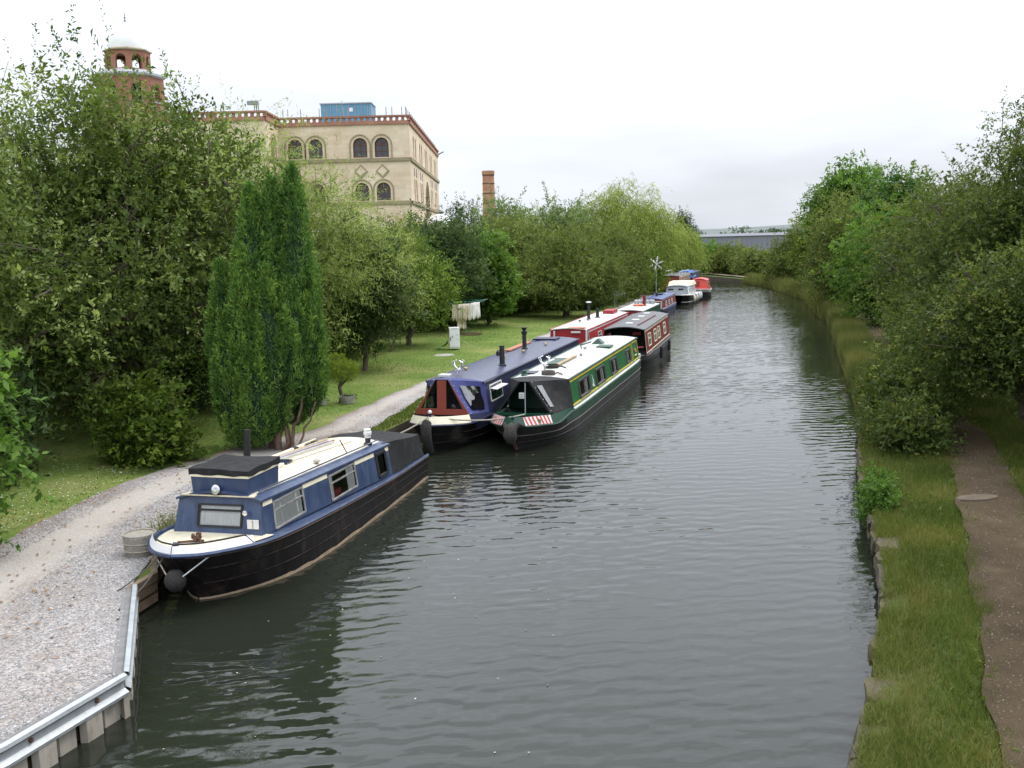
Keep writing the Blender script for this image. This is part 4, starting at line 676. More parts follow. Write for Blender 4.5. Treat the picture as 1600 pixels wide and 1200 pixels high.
# steel crash barrier on sheet piling, near left corner
cor = [(-8.2, 4.4), (-5.4, 9.6), (-4.8, 11.2), (-5.85, 14.3)]
bar = empty('crash_barrier', (0, 0, 0)); tag(bar, 'galvanised corrugated steel rail along the near left bank corner', 'barrier')
prof = [(0.0, 0.30), (0.05, 0.285), (0.06, 0.245), (0.0, 0.205), (-0.01, 0.16), (0.0, 0.115), (0.06, 0.075), (0.05, 0.035), (0.0, 0.02)]
pil = empty('sheet_piling', (0, 0, 0)); tag(pil, 'rusty ribbed sheet piling holding the bank below the steel rail', 'piling')
for si, ((x0, y0), (x1, y1)) in enumerate(zip(cor[:-1], cor[1:])):
    L = math.hypot(x1 - x0, y1 - y0); dx, dy = (x1 - x0) / L, (y1 - y0) / L; nx, ny = dy, -dx
    e0, e1 = (0.0, L + 0.03)
    rows = [[(x0 + dx * e + nx * (px + 0.11), y0 + dy * e + ny * (px + 0.11), 0.24 + pz) for px, pz in prof] for e in (e0, e1)]
    mb = MB().strip(rows); rows2 = [[(x - nx * 0.008, y - ny * 0.008, z) for x, y, z in r_] for r_ in rows]; mb.strip([list(reversed(q)) for q in rows2])
    mb.build('rail', M['galv'], bar, 30)
    MB().beam((x0 + nx * 0.04, y0 + ny * 0.04, 0.47), (x1 + nx * 0.04, y1 + ny * 0.04, 0.47), 0.16, 0.06).build('backing_board', M['wood_grey'], bar)
    k = 0.35
    while k < L - 0.1:
        MB().lathe([(0.03, 0), (0.028, 0.03), (0.01, 0.035)], 6, M=Matrix.Rotation(R(90), 3, 'X')).build('bolt', M['rust_dark'], bar).location = (x0 + dx * k + nx * 0.11, y0 + dy * k + ny * 0.11, 0.40); k += 0.95
    k = 0.0; w = 0.34; i = 0
    while k < L:
        e = min(L, k + w); inn = 0.10 if i % 2 else 0.035
        MB().hexa([(x0 + dx * a + nx * (o_ + inn), y0 + dy * a + ny * (o_ + inn), z) for z in (-0.8, 0.27) for a, o_ in ((k + 0.02, -0.03), (e - 0.02, -0.03), (e - 0.05, 0.05), (k + 0.05, 0.05))]).build('pile', M['pile'], pil); k = e; i += 1
te = empty('timber_edging', (0, 0, 0)); tag(te, 'old timber planks edging the bank at the bow of the near blue boat', 'edging')
tl = [p for p in BL if 14.2 < p[1] < 24]
for (x0, y0), (x1, y1) in zip(tl[:-1], tl[1:]):
    for z, t_ in ((0.43, 0.10), (0.28, 0.06), (0.10, 0.05)):
        MB().beam((x0 + 0.03, y0, z), (x1 + 0.03, y1, z), t_, 0.13).build('plank', M['wood'], te)

# ------------------------------------------------------------------ stone building
def m_ashlar(name, c1, c2, mortar, sx, sy):
    m, t, b = newmat(name); c = t.nodes.new('ShaderNodeTexCoord'); sp = t.nodes.new('ShaderNodeSeparateXYZ'); t.links.new(c.outputs['Object'], sp.inputs[0])
    ad = t.nodes.new('ShaderNodeMath'); ad.operation = 'ADD'; t.links.new(sp.outputs[0], ad.inputs[0]); t.links.new(sp.outputs[1], ad.inputs[1])
    cb = t.nodes.new('ShaderNodeCombineXYZ'); t.links.new(ad.outputs[0], cb.inputs[0]); t.links.new(sp.outputs[2], cb.inputs[1])
    br = t.nodes.new('ShaderNodeTexBrick'); br.inputs['Color1'].default_value = c1 + (1,); br.inputs['Color2'].default_value = c2 + (1,); br.inputs['Mortar'].default_value = mortar + (1,)
    br.inputs['Scale'].default_value = 1.0; br.inputs['Brick Width'].default_value = sx; br.inputs['Row Height'].default_value = sy; br.inputs['Mortar Size'].default_value = 0.012; br.inputs['Mortar Smooth'].default_value = 0.4; t.links.new(cb.outputs[0], br.inputs['Vector'])
    n1 = noise(t, coords(t), 0.35, 5, 0.6); n2 = noise(t, coords(t, (1, 1, 0.25)), 0.8, 6, 0.65)
    col = mixc(t, 0.45, br.outputs['Color'], ramp(t, n1, [(0.3, (0.3,) * 3), (0.7, (0.7,) * 3)]), 'OVERLAY'); col = mixc(t, ramp(t, n2, [(0.55, (0, 0, 0)), (0.8, (0.35,) * 3)]), col, tuple(x * 0.55 for x in c1))
    t.links.new(col, b.inputs['Base Color']); b.inputs['Roughness'].default_value = 0.9; b.inputs['Specular IOR Level'].default_value = 0.15; bump(t, b, br.outputs['Fac'], -0.4, 0.03); return m
M['ashlar'] = m_ashlar('sandstone ashlar', (0.70, 0.575, 0.445), (0.61, 0.49, 0.365), (0.57, 0.465, 0.36), 1.15, 0.42)
M['string'] = paint('string course stone', (0.30, 0.25, 0.16), 0.9, 0.25, 0.8, dirt=(0.14, 0.13, 0.08), dirt_amt=0.6)
M['terracotta'] = paint('terracotta', (0.34, 0.165, 0.12), 0.85, 0.25, 0.9)
M['redstone'] = m_ashlar('red brick tower', (0.32, 0.15, 0.105), (0.27, 0.12, 0.085), (0.27, 0.15, 0.115), 0.45, 0.15)
M['win_frame'] = paint('brown window frame', (0.13, 0.045, 0.03), 0.6, 0.2, 2)
M['win_glass'] = paint('dark window glass', (0.03, 0.033, 0.04), 0.08, 0.4, 0.7, spec=0.8)
M['chimney_brick'] = m_ashlar('chimney brick', (0.35, 0.17, 0.11), (0.42, 0.24, 0.15), (0.3, 0.2, 0.15), 0.5, 0.3)

def facade(name, mat, parent, mp, W, Hb, Ht, arches, depth=0.4, seg=10):
    """wall in (u, z) with round-headed openings (x0,x1,z0,zspring); mp(u, z, off) -> xyz, off positive outward"""
    us = sorted({0.0, W} | {a[0] for a in arches} | {a[1] for a in arches}); zs = {Hb, Ht}
    for a in arches: zs |= {a[2], a[3] + (a[1] - a[0]) / 2 + 0.001}
    zs = sorted(zs); mb = MB()
    for i in range(len(us) - 1):
        for j in range(len(zs) - 1):
            cu = (us[i] + us[i + 1]) / 2; cz = (zs[j] + zs[j + 1]) / 2
            if any(a[0] < cu < a[1] and a[2] < cz < a[3] + (a[1] - a[0]) / 2 + 0.001 for a in arches): continue
            mb.quad(mp(us[i], zs[j], 0), mp(us[i + 1], zs[j], 0), mp(us[i + 1], zs[j + 1], 0), mp(us[i], zs[j + 1], 0))
    for x0, x1, z0, zp in arches:
        r = (x1 - x0) / 2; cx = (x0 + x1) / 2; zt = zp + r + 0.001; pts = [(cx - r * math.cos(math.pi * k / seg), zp + r * math.sin(math.pi * k / seg)) for k in range(seg + 1)]
        for (a, za), (b, zb) in zip(pts[:-1], pts[1:]): mb.quad(mp(a, za, 0), mp(b, zb, 0), mp(b, zt, 0), mp(a, zt, 0))
        loop = [(x0, z0), (x1, z0)] + list(reversed(pts))
        for (a, za), (b, zb) in zip(loop, loop[1:] + loop[:1]): mb.quad(mp(a, za, 0), mp(b, zb, 0), mp(b, zb, -depth), mp(a, za, -depth))
    return mb.build(name, mat, parent)
def arch_window(parent, mp, x0, x1, z0, zp, rec=0.3, surround=True, seg=10, detail=True):
    r = (x1 - x0) / 2; cx = (x0 + x1) / 2; pts = [(cx - r * math.cos(math.pi * k / seg), zp + r * math.sin(math.pi * k / seg)) for k in range(seg + 1)]
    fr = MB(); loop = [(x0, z0)] + pts + [(x1, z0), (x0, z0)]; fr.tube([mp(a * 0.94 + cx * 0.06, z * 0.985 + (z0 + r) * 0.015, -rec + 0.06) for a, z in loop], 0.075, 4, False)
    w = fr.build('window', M['win_frame'], parent)
    g = MB(); g.quad(mp(x0, z0, -rec), mp(x1, z0, -rec), *[mp(a, z, -rec) for a, z in reversed(pts)]); g.build('pane', M['win_glass'], w)
    if detail:
        bars = MB(); bars.beam(mp(cx, z0, -rec + 0.05), mp(cx, zp, -rec + 0.05), 0.07, 0.05, (1, 0, 0)); bars.beam(mp(x0, zp, -rec + 0.05), mp(x1, zp, -rec + 0.05), 0.07, 0.07)
        bars.beam(mp(x0, z0 + (zp - z0) * 0.5, -rec + 0.05), mp(x1, z0 + (zp - z0) * 0.5, -rec + 0.05), 0.04, 0.04)
        for k in (2, 4, 6, 8): a = math.pi * k / 10; bars.beam(mp(cx, zp, -rec + 0.05), mp(cx - r * math.cos(a), zp + r * math.sin(a), -rec + 0.05), 0.04, 0.04, (0.3, 0.9, 0.2))
        bars.build('glazing_bar', M['win_frame'], w)
    if surround:
        s = MB(); R2 = r + 0.30; ang = [math.pi * k / 14 for k in range(15)]
        loop = [(cx - R2, z0)] + [(cx - R2 * math.cos(a), zp + R2 * math.sin(a)) for a in ang] + [(cx + R2, z0)]
        for (a, za), (b, zb) in zip(loop[:-1], loop[1:]): s.beam(mp(a, za, 0.03), mp(b, zb, 0.03), 0.10, 0.12)
        s.build('surround', M['string'], w)
    return w
def parapet(parent, mp, W, z0, z1, step=0.58):
    mb = MB(); mb.hexa([mp(u, z, o) for z in (z0 - 0.15, z0 + 0.20) for u, o in ((0, -0.35), (W, -0.35), (W, 0.14), (0, 0.14))]); mb.hexa([mp(u, z, o) for z in (z1 - 0.18, z1) for u, o in ((0, -0.35), (W, -0.35), (W, 0.18), (0, 0.18))])
    p = mb.build('parapet', M['terracotta'], parent); n = int(W / step); za, zb = z0 + 0.20, z1 - 0.18; zm = (za + zb) / 2
    for k in range(n + 1):
        u = W * k / n; h = 0.24; q = 0.13; prof = [(u - h, za), (u + h, za), (u + q, zm - 0.06), (u + h * 0.7, zm), (u + q, zm + 0.06), (u + h, zb), (u - h, zb), (u - q, zm + 0.06), (u - h * 0.7, zm), (u - q, zm - 0.06)]
        b = MB(); m = len(prof); b.add([mp(a, z, 0.08) for a, z in prof] + [mp(a, z, -0.12) for a, z in prof], [tuple(range(m)), tuple(reversed(range(m, 2 * m)))] + [(i, i + m, (i + 1) % m + m, (i + 1) % m) for i in range(m)])
        b.build('baluster', M['terracotta'], p)
def string_course(parent, mp, W, z): MB().hexa([mp(u, q, o) for q in (z - 0.22, z + 0.12) for u, o in ((0, -0.2), (W, -0.2), (W, 0.16), (0, 0.16))]).build('string_course', M['string'], parent)

bld = empty('stone_building', (-9.8, 104, 0)); tag(bld, 'large sandstone mill building with arched windows and a pierced terracotta parapet', 'building')
XR, XI, YF, YW, YB = 0.0, -13.2, 0.0, -6.0, 42.0; ZT = 17.55; ZP = 18.3
front = lambda u, z, o: (XI + u, YF - o, z); side_ = lambda u, z, o: (XR + o, YF + u, z); wing = lambda u, z, o: (XI - 16 + u, YW - o, z); wret = lambda u, z, o: (XI + o, YW + u, z)
fa = []
for cx in (-11.70, -9.62, -5.07, -2.87):
    fa.append((cx - XI - 0.72, cx - XI + 0.72, 14.15, 15.4))
for cx in (-5.05, -2.85): fa.append((cx - XI - 0.72, cx - XI + 0.72, 9.8, 10.9))
for cx in (-11.70, -9.62): fa.append((cx - XI - 0.72, cx - XI + 0.72, 9.8, 10.9))
facade('wall', M['ashlar'], bld, front, -XI, -0.5, ZT, fa)
for a in fa: arch_window(bld, front, *a)
sa = []
for i in range(5):
    for dx in (0, 2.3): c = 4.3 + i * 7.6 + dx; sa.append((c - 0.6, c + 0.6, 14.15, 16.0))
for i in (0, 1, 3, 4):
    for dx in (0, 2.3): c = 4.3 + i * 7.6 + dx; sa.append((c - 0.6, c + 0.6, 9.8, 11.6))
sa.append((18.2, 23.0, 7.4, 10.0))
facade('wall', M['ashlar'], bld, side_, YB, -0.5, ZT, sa, 0.7)
for a in sa: arch_window(bld, side_, *a, rec=0.55, surround=(a[1] - a[0] > 3))
for i in (0, 1, 3, 4):
    for dx in (0, 2.3):
        c = 4.3 + i * 7.6 + dx; MB().hexa([side_(u, z, o) for z, o in ((12.45, 0.02), (13.3, 0.02)) for u, o in ((c - 0.32, 0.0), (c + 0.32, 0.0), (c + 0.32, 0.05), (c - 0.32, 0.05))]).build('window', M['win_glass'], bld)
facade('wall', M['ashlar'], bld, wing, 16, -0.5, ZT, [(3, 4.4, 14.15, 15.4), (6, 7.4, 14.15, 15.4)])
for a in ((3, 4.4, 14.15, 15.4), (6, 7.4, 14.15, 15.4)): arch_window(bld, wing, *a)
facade('wall', M['ashlar'], bld, wret, YF - YW, -0.5, ZT, [(2.2, 3.6, 13.6, 15.4)]); arch_window(bld, wret, 2.2, 3.6, 13.6, 15.4)
for mp_, W in ((front, -XI), (side_, YB), (wing, 16), (wret, YF - YW)):
    parapet(bld, mp_, W, ZT, ZP)
    for z in (13.95, 9.6): string_course(bld, mp_, W, z)
MB().box((-14.8, 21, ZT - 0.3), (28.8, 41, 0.3)).build('roof', M['lead'], bld); MB().box((XI - 8, -2.5, ZT - 0.28), (15, 6, 0.3)).build('roof', M['lead'], bld)
MB().box((XI - 8, 41.9, 8), (42, 0.4, 16)).build('wall', M['ashlar'], bld)
for cx in (-5.07, -2.87):
    for s_ in (0.72, 0.5):
        q = [(cx - XI, 12.75 - s_), (cx - XI + s_, 12.75), (cx - XI, 12.75 + s_), (cx - XI - s_, 12.75)]; o_ = 0.06 if s_ > 0.6 else 0.09
        MB().add([front(a, z, o_) for a, z in q] + [front(a, z, -0.05) for a, z in q], [(0, 1, 2, 3)] + [(i, i + 4, (i + 1) % 4 + 4, (i + 1) % 4) for i in range(4)]).build('diamond_panel', M['string'] if s_ > 0.6 else M['ashlar'], bld)
for u in (0.4, 0.9, 2.2, 4.1, 4.8, 6.6, 7.0, 9.2, 9.8, 10.9, 11.5, 12.5, 12.9): MB().tube([front(u, ZP, -0.3), front(u, ZP + 0.85, -0.3)], 0.045, 5).build('roof_post', M['rail'], bld)
for k in range(24): u = 1 + k * 1.75; MB().tube([side_(u, ZP, -0.3), side_(u, ZP + 0.8, -0.3)], 0.045, 5).build('roof_post', M['rail'], bld)
for u in (3, 3.6, 7, 8, 11.3, 12, 15, 15.4): MB().tube([wing(u, ZP, -0.3), wing(u, ZP + 0.95, -0.3)], 0.045, 5).build('roof_post', M['rail'], bld)
fl = MB(); fl.beam(wing(14.4, ZP + 0.75, -0.2), wing(15.4, ZP + 0.75, -0.2), 0.5, 0.35); fl.tube([wing(15.2, ZP, -0.3), wing(15.2, ZP + 1.0, -0.3)], 0.05, 5); fl.build('floodlight', M['rail'], bld)
fl2 = MB(); fl2.beam(side_(41.2, ZP - 0.6, 0.1), side_(41.2, ZP - 0.2, 0.9), 0.3, 0.15); fl2.build('floodlight', M['rail'], bld)
pr = empty('rooftop_cabin', (-17.1, 112, ZT - 0.15)); tag(pr, 'blue clad plant room on the roof of the stone building', 'cabin')
MB().box((0, 0, 1.5), (5.4, 3.4, 3.0)).build('wall', M['plant_room'], pr); MB().box((0, 0, 3.03), (5.6, 3.6, 0.12)).build('roof', M['lead'], pr)
for k in range(8): MB().box((-2.3 + k * 0.66, -1.74, 1.5), (0.05, 0.05, 2.9)).build('panel_rib', M['lead'], pr)
MB().box((0.55, -1.73, 2.35), (0.4, 0.05, 0.4)).build('vent', M['white'], pr)

# tower with open lantern and white dome
tw = empty('domed_tower', (-42.8, 118, 0)); tag(tw, 'red tower with an open arched octagonal lantern and a white dome', 'tower')
def oct_ring(parent, rad, z0, z1, n, ph, arch=None, name='wall', mat='redstone', depth=0.45, dark_back=False):
    for k in range(n):
        a0 = 2 * math.pi * k / n + ph; a1 = 2 * math.pi * (k + 1) / n + ph; p0 = Vector((rad * math.cos(a0), rad * math.sin(a0), 0)); p1 = Vector((rad * math.cos(a1), rad * math.sin(a1), 0)); d = (p1 - p0); W = d.length; d.normalize(); nn = Vector((d.y, -d.x, 0))
        mp_ = lambda u, z, o, p0=p0, d=d, nn=nn: tuple(p0 + d * u + nn * o + Vector((0, 0, z)))
        ar = [(W / 2 - arch[0], W / 2 + arch[0], arch[1], arch[2])] if arch else []
        facade(name, M[mat], parent, mp_, W, z0, z1, ar, depth)
        if dark_back and ar:
            x0, x1, zz0, zp = ar[0]; MB().quad(mp_(x0, zz0, -depth), mp_(x1, zz0, -depth), mp_(x1, zp + arch[0], -depth), mp_(x0, zp + arch[0], -depth)).build('arch_shade', M['dark'], parent)  # near-black sheet standing for the shade inside the arched opening
            MB().hexa([mp_(u, z, o) for z in (zz0 - 0.18, zz0) for u, o in ((x0 - 0.15, -0.1), (x1 + 0.15, -0.1), (x1 + 0.15, 0.15), (x0 - 0.15, 0.15))]).build('sill', M['lead'], parent)
PH8 = R(22.5)
tw.scale = (0.86, 0.86, 0.88); tw.location = (-42.9, 118, 2.75)
oct_ring(tw, 2.85, 25.9, 28.3, 8, PH8, (0.66, 26.1, 27.2), depth=0.5)
oct_ring(tw, 4.35, 17.0, 25.0, 8, PH8 - R(14), (0.62, 21.9, 23.4), depth=0.5, dark_back=True)
MB().lathe([(4.35, 24.95), (4.75, 25.1), (4.75, 25.35), (3.4, 25.9), (2.0, 25.92)], 8, ph=PH8 - R(14)).build('cornice', M['lead'], tw)
MB().lathe([(2.6, 28.25), (3.1, 28.35), (3.1, 28.5), (2.3, 28.75), (0.5, 28.76)], 8, ph=PH8).build('cornice', M['string'], tw)
MB().lathe([(2.28, 28.7), (2.34, 29.2), (2.36, 29.8), (2.2, 30.5), (1.8, 31.15), (1.1, 31.65), (0.45, 31.9), (0.12, 32.1), (0.05, 32.2)], 24).build('dome', M['dome'], tw, 50)
MB().lathe([(0.05, 32.1), (0.2, 32.35), (0.08, 32.5), (0.16, 32.75), (0.05, 32.9), (0.1, 33.1), (0.03, 33.3), (0.02, 34.3)], 8).build('finial', M['rail'], tw)
# white domed porch beside the building
pd = empty('white_dome', (-8.2, 121, 0)); tag(pd, 'white domed porch roof at the right end of the stone building', 'dome')
MB().lathe([(1.7, 0), (1.7, 6.2)], 12).build('wall', M['redstone'], pd); MB().lathe([(1.75, 6.2), (1.75, 7.2), (1.55, 7.9), (1.1, 8.4), (0.5, 8.65), (0.05, 8.75)], 18).build('dome', M['dome'], pd, 50); MB().lathe([(0.05, 8.7), (0.12, 8.9), (0.03, 9.1), (0.02, 9.9)], 6).build('finial', M['rail'], pd)
# chimney
ch = empty('brick_chimney', (-3.25, 180, 0)); tag(ch, 'tall round brick factory chimney with iron bands', 'chimney')
MB().lathe([(1.35, 0), (1.02, 16.9), (1.12, 17.0), (1.12, 17.6), (0.8, 17.6), (0.8, 16.5)], 18).build('shaft', M['chimney_brick'], ch, 40)
for z in (10.2, 11.9, 13.6, 15.3, 16.7): r = 1.35 - 0.33 * z / 16.9 + 0.03; MB().lathe([(r, z), (r + 0.03, z + 0.02), (r + 0.03, z + 0.14), (r, z + 0.16)], 18).build('band', M['rust_dark'], ch)
# grey warehouse across the bend
M['clad'] = paint('grey cladding', (0.19, 0.20, 0.24), 0.6, 0.06, 0.2); M['clad_roof'] = paint('grey metal roof', (0.11, 0.115, 0.135), 0.6, 0.1, 0.2)
wh = empty('warehouse', (55, 215, 0), R(-20)); tag(wh, 'long plain grey warehouse beyond the far hedge', 'building')
MB().box((-2, 0, 2.4), (46, 24, 5.2)).build('wall', M['clad'], wh); MB().hexa([(-25.3, -12.3, 4.95), (21.3, -12.3, 5.0), (21.3, 12.3, 5.0), (-25.3, 12.3, 4.95), (-25.3, -1, 5.5), (21.3, -1, 5.5), (21.3, 1, 5.5), (-25.3, 1, 5.5)]).build('roof', M['clad_roof'], wh)
for k in range(46): MB().box((-24.5 + k, -12.03, 2.4), (0.12, 0.08, 5.0)).build('cladding_rib', M['clad'], wh)

# ------------------------------------------------------------------ boat kit (local: y from bow to stern, x to the right bank, z up)
def smooth_st(st, n=36):
    st = np.array(st, float); t = np.linspace(0, len(st) - 1, n); out = []
    for q in t:
        i = min(int(q), len(st) - 2); f = q - i; p0 = st[max(i - 1, 0)]; p1 = st[i]; p2 = st[i + 1]; p3 = st[min(i + 2, len(st) - 1)]
        out.append(0.5 * ((2 * p1) + (-p0 + p2) * f + (2 * p0 - 5 * p1 + 4 * p2 - p3) * f * f + (-p0 + 3 * p1 - 3 * p2 + p3) * f ** 3))
    out = np.array(out); out[:, 1] = np.maximum(out[:, 1], 0); out[:, 4] = np.maximum(out[:, 4], 0); return out
class Boat:
    """stations: (y gunwale, half width, z gunwale, y waterline, half width at waterline)"""
    def __init__(s, name, label, loc, ang, st, cat='boat', group=None):
        s.root = empty(name, (loc[0], loc[1], 0), R(-ang)); tag(s.root, label, cat, group); s.st = smooth_st(st)
    def pt(s, i, sg, f):       # f 0 at gunwale, 1 at waterline
        y, w, z, yw, ww = s.st[i]; bow = max(0.0, 1 - i / 10)
        if f < 0: return (sg * max(0.0, w + f * 0.4), y - f * 0.35, z - f)
        return (sg * (w + (ww - w) * (f ** (1 + 0.6 * bow))), y + (yw - y) * f ** (0.9), z * (1 - f) + 0.015 * f)
    def hull(s, mat, band=None):
        mb = MB(); n = len(s.st); fr = [0, 0.25, 0.5, 0.75, 1.0]
        for sg in (1, -1):
            rows = [[s.pt(i, sg, f) for f in fr] + [(s.pt(i, sg, 1)[0] * 0.97, s.pt(i, sg, 1)[1], -0.4)] for i in range(n)]
            mb.strip(rows if sg < 0 else [list(reversed(r_)) for r_ in rows])
        e = n - 1; mb.strip([[s.pt(e, 1, f) for f in fr], [s.pt(e, -1, f) for f in fr]])
        s.hullo = mb.build('hull', mat, s.root, 50)
        if band:
            for sg in (1, -1):
                b = MB(); b.strip([[(lambda p: (p[0] + sg * 0.012, p[1] - 0.006, z))(s.pt(i, sg, 1)) for z in (-0.05, 0.03 + 0.012 * math.sin(i * 1.3), 0.06 + 0.015 * math.sin(i * 2.1))] for i in range(n)]); b.build('waterline_band', band, s.hullo)
        return s.hullo
    def strake(s, f, r, mat, name='rubbing_strake', i0=0, i1=None, sides=(1, -1), dz=0.0, dx=0.0):
        n = len(s.st) if i1 is None else i1
        for sg in sides:
            MB().tube([(lambda p: (p[0] + sg * dx, p[1], p[2] + dz))(s.pt(i, sg, f)) for i in range(i0, n)], r, 5).build(name, mat, s.root, 50)
    def deck(s, mat, name='deck', y0=-9, y1=99, inset=0.0, dz=-0.012):
        rows = []
        for y, w, z, yw, ww in s.st:
            if y0 <= y <= y1: w2 = max(0.0, w - inset); rows.append([(-w2, y, z + dz), (-w2 * 0.5, y, z + dz + 0.015), (w2 * 0.5, y, z + dz + 0.015), (w2, y, z + dz)])
        if len(rows) > 1: return MB().strip(rows).build(name, mat, s.root, 40)
    def gun(s, y): return float(np.interp(y, s.st[:, 0], s.st[:, 1])), float(np.interp(y, s.st[:, 0], s.st[:, 2]))
    def bulwark(s, mat, f0, f1, ya, yb, name='bow_panel', o=0.012, sides=(1, -1), taper=False):
        res = []
        for sg in sides:
            rows = [[(lambda p: (p[0] + sg * o * 0.5, p[1] - o, p[2]))(s.pt(i, sg, f * (min(1.0, max(0.0, 1 - (s.st[i][0] - 0.7) / 1.7)) if taper else 1.0))) for f in (f0, f1)] for i in range(len(s.st)) if ya <= s.st[i][0] <= yb]
            if len(rows) > 1: res.append(MB().strip(rows).build(name, mat, s.root))
        return res
class Cabin:
    def __init__(s, boat, y0, y1, hb, ht, zb, zt, camber=0.1, rake=0.12):
        s.b = boat; s.y0, s.y1, s.hb, s.ht, s.zb, s.zt, s.c, s.rake = y0, y1, hb, ht, zb, zt, camber, rake
    def L(s, q, u): return q[0] + (q[1] - q[0]) * (u - s.y0) / (s.y1 - s.y0)
    def mp(s, sg):
        def f(u, z, o):
            zb, zt = s.L(s.zb, u), s.L(s.zt, u); v = (z - zb) / (zt - zb); return (sg * (s.L(s.hb, u) * (1 - v) + s.L(s.ht, u) * v + o), u + s.rake * v * max(0, 1 - (u - s.y0) / 0.8), z)
        return f
    def side(s, sg, mat, wins, name='cabin_side'):
        m = s.mp(sg); us = sorted({s.y0, s.y1} | {w[0] for w in wins} | {w[1] for w in wins}); mb = MB()
        vs = lambda u, a, b: (a, b)
        for i in range(len(us) - 1):
            u0, u1 = us[i], us[i + 1]; cu = (u0 + u1) / 2; w = [q for q in wins if q[0] < cu < q[1]]; zb0, zb1, zt0, zt1 = s.L(s.zb, u0), s.L(s.zb, u1), s.L(s.zt, u0), s.L(s.zt, u1)
            segs = [(None, None)] if not w else [(None, w[0][2]), (w[0][3], None)]
            for a, b in segs:
                mb.quad(m(u0, zb0 if a is None else a, 0), m(u1, zb1 if a is None else a, 0), m(u1, zt1 if b is None else b, 0), m(u0, zt0 if b is None else b, 0))
        return mb.build(name, mat, s.b.root)
    def window(s, sg, w, frame, curtain=None, bar=None, fr=0.03, glass=None, part=None):
        m = s.mp(sg); u0, u1, z0, z1 = w; f = MB()
        for a, b in (((u0, z0), (u1, z0)), ((u1, z0), (u1, z1)), ((u1, z1), (u0, z1)), ((u0, z1), (u0, z0))): f.beam(m(a[0], a[1], 0.008), m(b[0], b[1], 0.008), fr, fr, (0.1, 0.3, 1))
        if bar: zz = z0 + (z1 - z0) * bar; f.beam(m(u0, zz, 0.006), m(u1, zz, 0.006), 0.025, 0.025)
        o = f.build('window', frame, s.b.root)
        MB().quad(m(u0, z0, -0.012), m(u1, z0, -0.012), m(u1, z1, -0.012), m(u0, z1, -0.012)).build('pane', glass or M['glass'], o)
        for a, b in (curtain or []):
            n = max(6, int((b - a) * (u1 - u0) / 0.022)); rows = []
            for k in range(n + 1):
                t = a + (b - a) * k / n; wob = -0.030 + 0.011 * math.sin(k * 1.7) + 0.008 * math.sin(k * 0.7); u = u0 + (u1 - u0) * t; rows.append([m(u, z0 - 0.02, wob), m(u, z1 + 0.02, wob * 0.8)])
            MB().strip(rows).build('curtain', M['curtain'], o, 60)
        return o
    def end(s, y, mat, name='cabin_front', back=False, wins=()):
        hb, ht, zb, zt = s.L(s.hb, y), s.L(s.ht, y), s.L(s.zb, y), s.L(s.zt, y); rk = 0 if back else s.rake
        mp_ = lambda x, z, o: (x, y + rk * (z - zb) / (zt - zb) - o * (-1 if back else 1), z)
        half = lambda z: hb + (ht - hb) * (z - zb) / (zt - zb); mb = MB()
        zs = sorted({zb, zt} | {w[2] for w in wins} | {w[3] for w in wins})
        for z0, z1 in zip(zs[:-1], zs[1:]):
            cz = (z0 + z1) / 2; cut = sorted([(w[0], w[1]) for w in wins if w[2] < cz < w[3]]); x = -1
            ed = [None] + [q for c in cut for q in c] + [None]
            for i in range(0, len(ed), 2):
                a, b = ed[i], ed[i + 1]; mb.quad(mp_(-half(z0) if a is None else a, z0, 0), mp_(half(z0) if b is None else b, z0, 0), mp_(half(z1) if b is None else b, z1, 0), mp_(-half(z1) if a is None else a, z1, 0))
        K = 8; mb.quad(*([mp_(-ht + 2 * ht * k / K, zt, 0) for k in (0, K)] + [mp_(ht - 2 * ht * k / K, zt + s.c * (1 - (1 - 2 * k / K) ** 2), 0) for k in range(1, K)]))
        o = mb.build(name, mat, s.b.root); s.endmp = mp_; return o
    def roof(s, mat, edge=None, ov=0.03, cant=0.0, y0=None, y1=None, name='roof'):
        y0 = s.y0 + s.rake - 0.05 if y0 is None else y0; y1 = s.y1 + 0.04 if y1 is None else y1; ys = np.linspace(y0, y1, 7); K = 8; rows = []
        def arc(y, top):
            ht = s.L(s.ht, y) + ov; zt = s.L(s.zt, y); r_ = []
            for k in range(K + 1):
                x = -ht + 2 * ht * k / K; r_.append((x, y, zt + s.c * (1 - (x / ht) ** 2) + (0.035 if top else 0.0)))
            return r_
        mb = MB(); T = [arc(y, True) for y in ys]; Bt = [arc(y, False) for y in ys]; mb.strip([list(r_) for r_ in T]); mb.strip([list(reversed(r_)) for r_ in Bt])
        for k in (0, K): mb.strip([[T[i][k], Bt[i][k]] for i in range(7)])
        mb.strip([T[0], Bt[0]]); mb.strip([T[-1], Bt[-1]]); o = mb.build(name, mat, s.b.root, 40)
        if edge:
            for sg in (1, -1): MB().tube([(sg * (s.L(s.ht, y) + ov - 0.01), y, s.L(s.zt, y) + 0.03) for y in ys], 0.035, 6).build('handrail', edge, s.b.root, 50)
        return o
    def top(s, x, y): ht = s.L(s.ht, y); return s.L(s.zt, y) + s.c * (1 - (x / ht) ** 2) + 0.035
    def stripe(s, sg, mat, z0, z1, ua=None, ub=None, name='stripe', o=0.005, rel=False):
        m = s.mp(sg); ua = s.y0 if ua is None else ua; ub = s.y1 if ub is None else ub
        q = [(u, (s.L(s.zb, u) + (s.L(s.zt, u) - s.L(s.zb, u)) * z) if rel else z) for u, z in ((ua, z0), (ub, z0), (ub, z1), (ua, z1))]; MB().quad(*[m(u, z, o) for u, z in q]).build(name, mat, s.b.root)
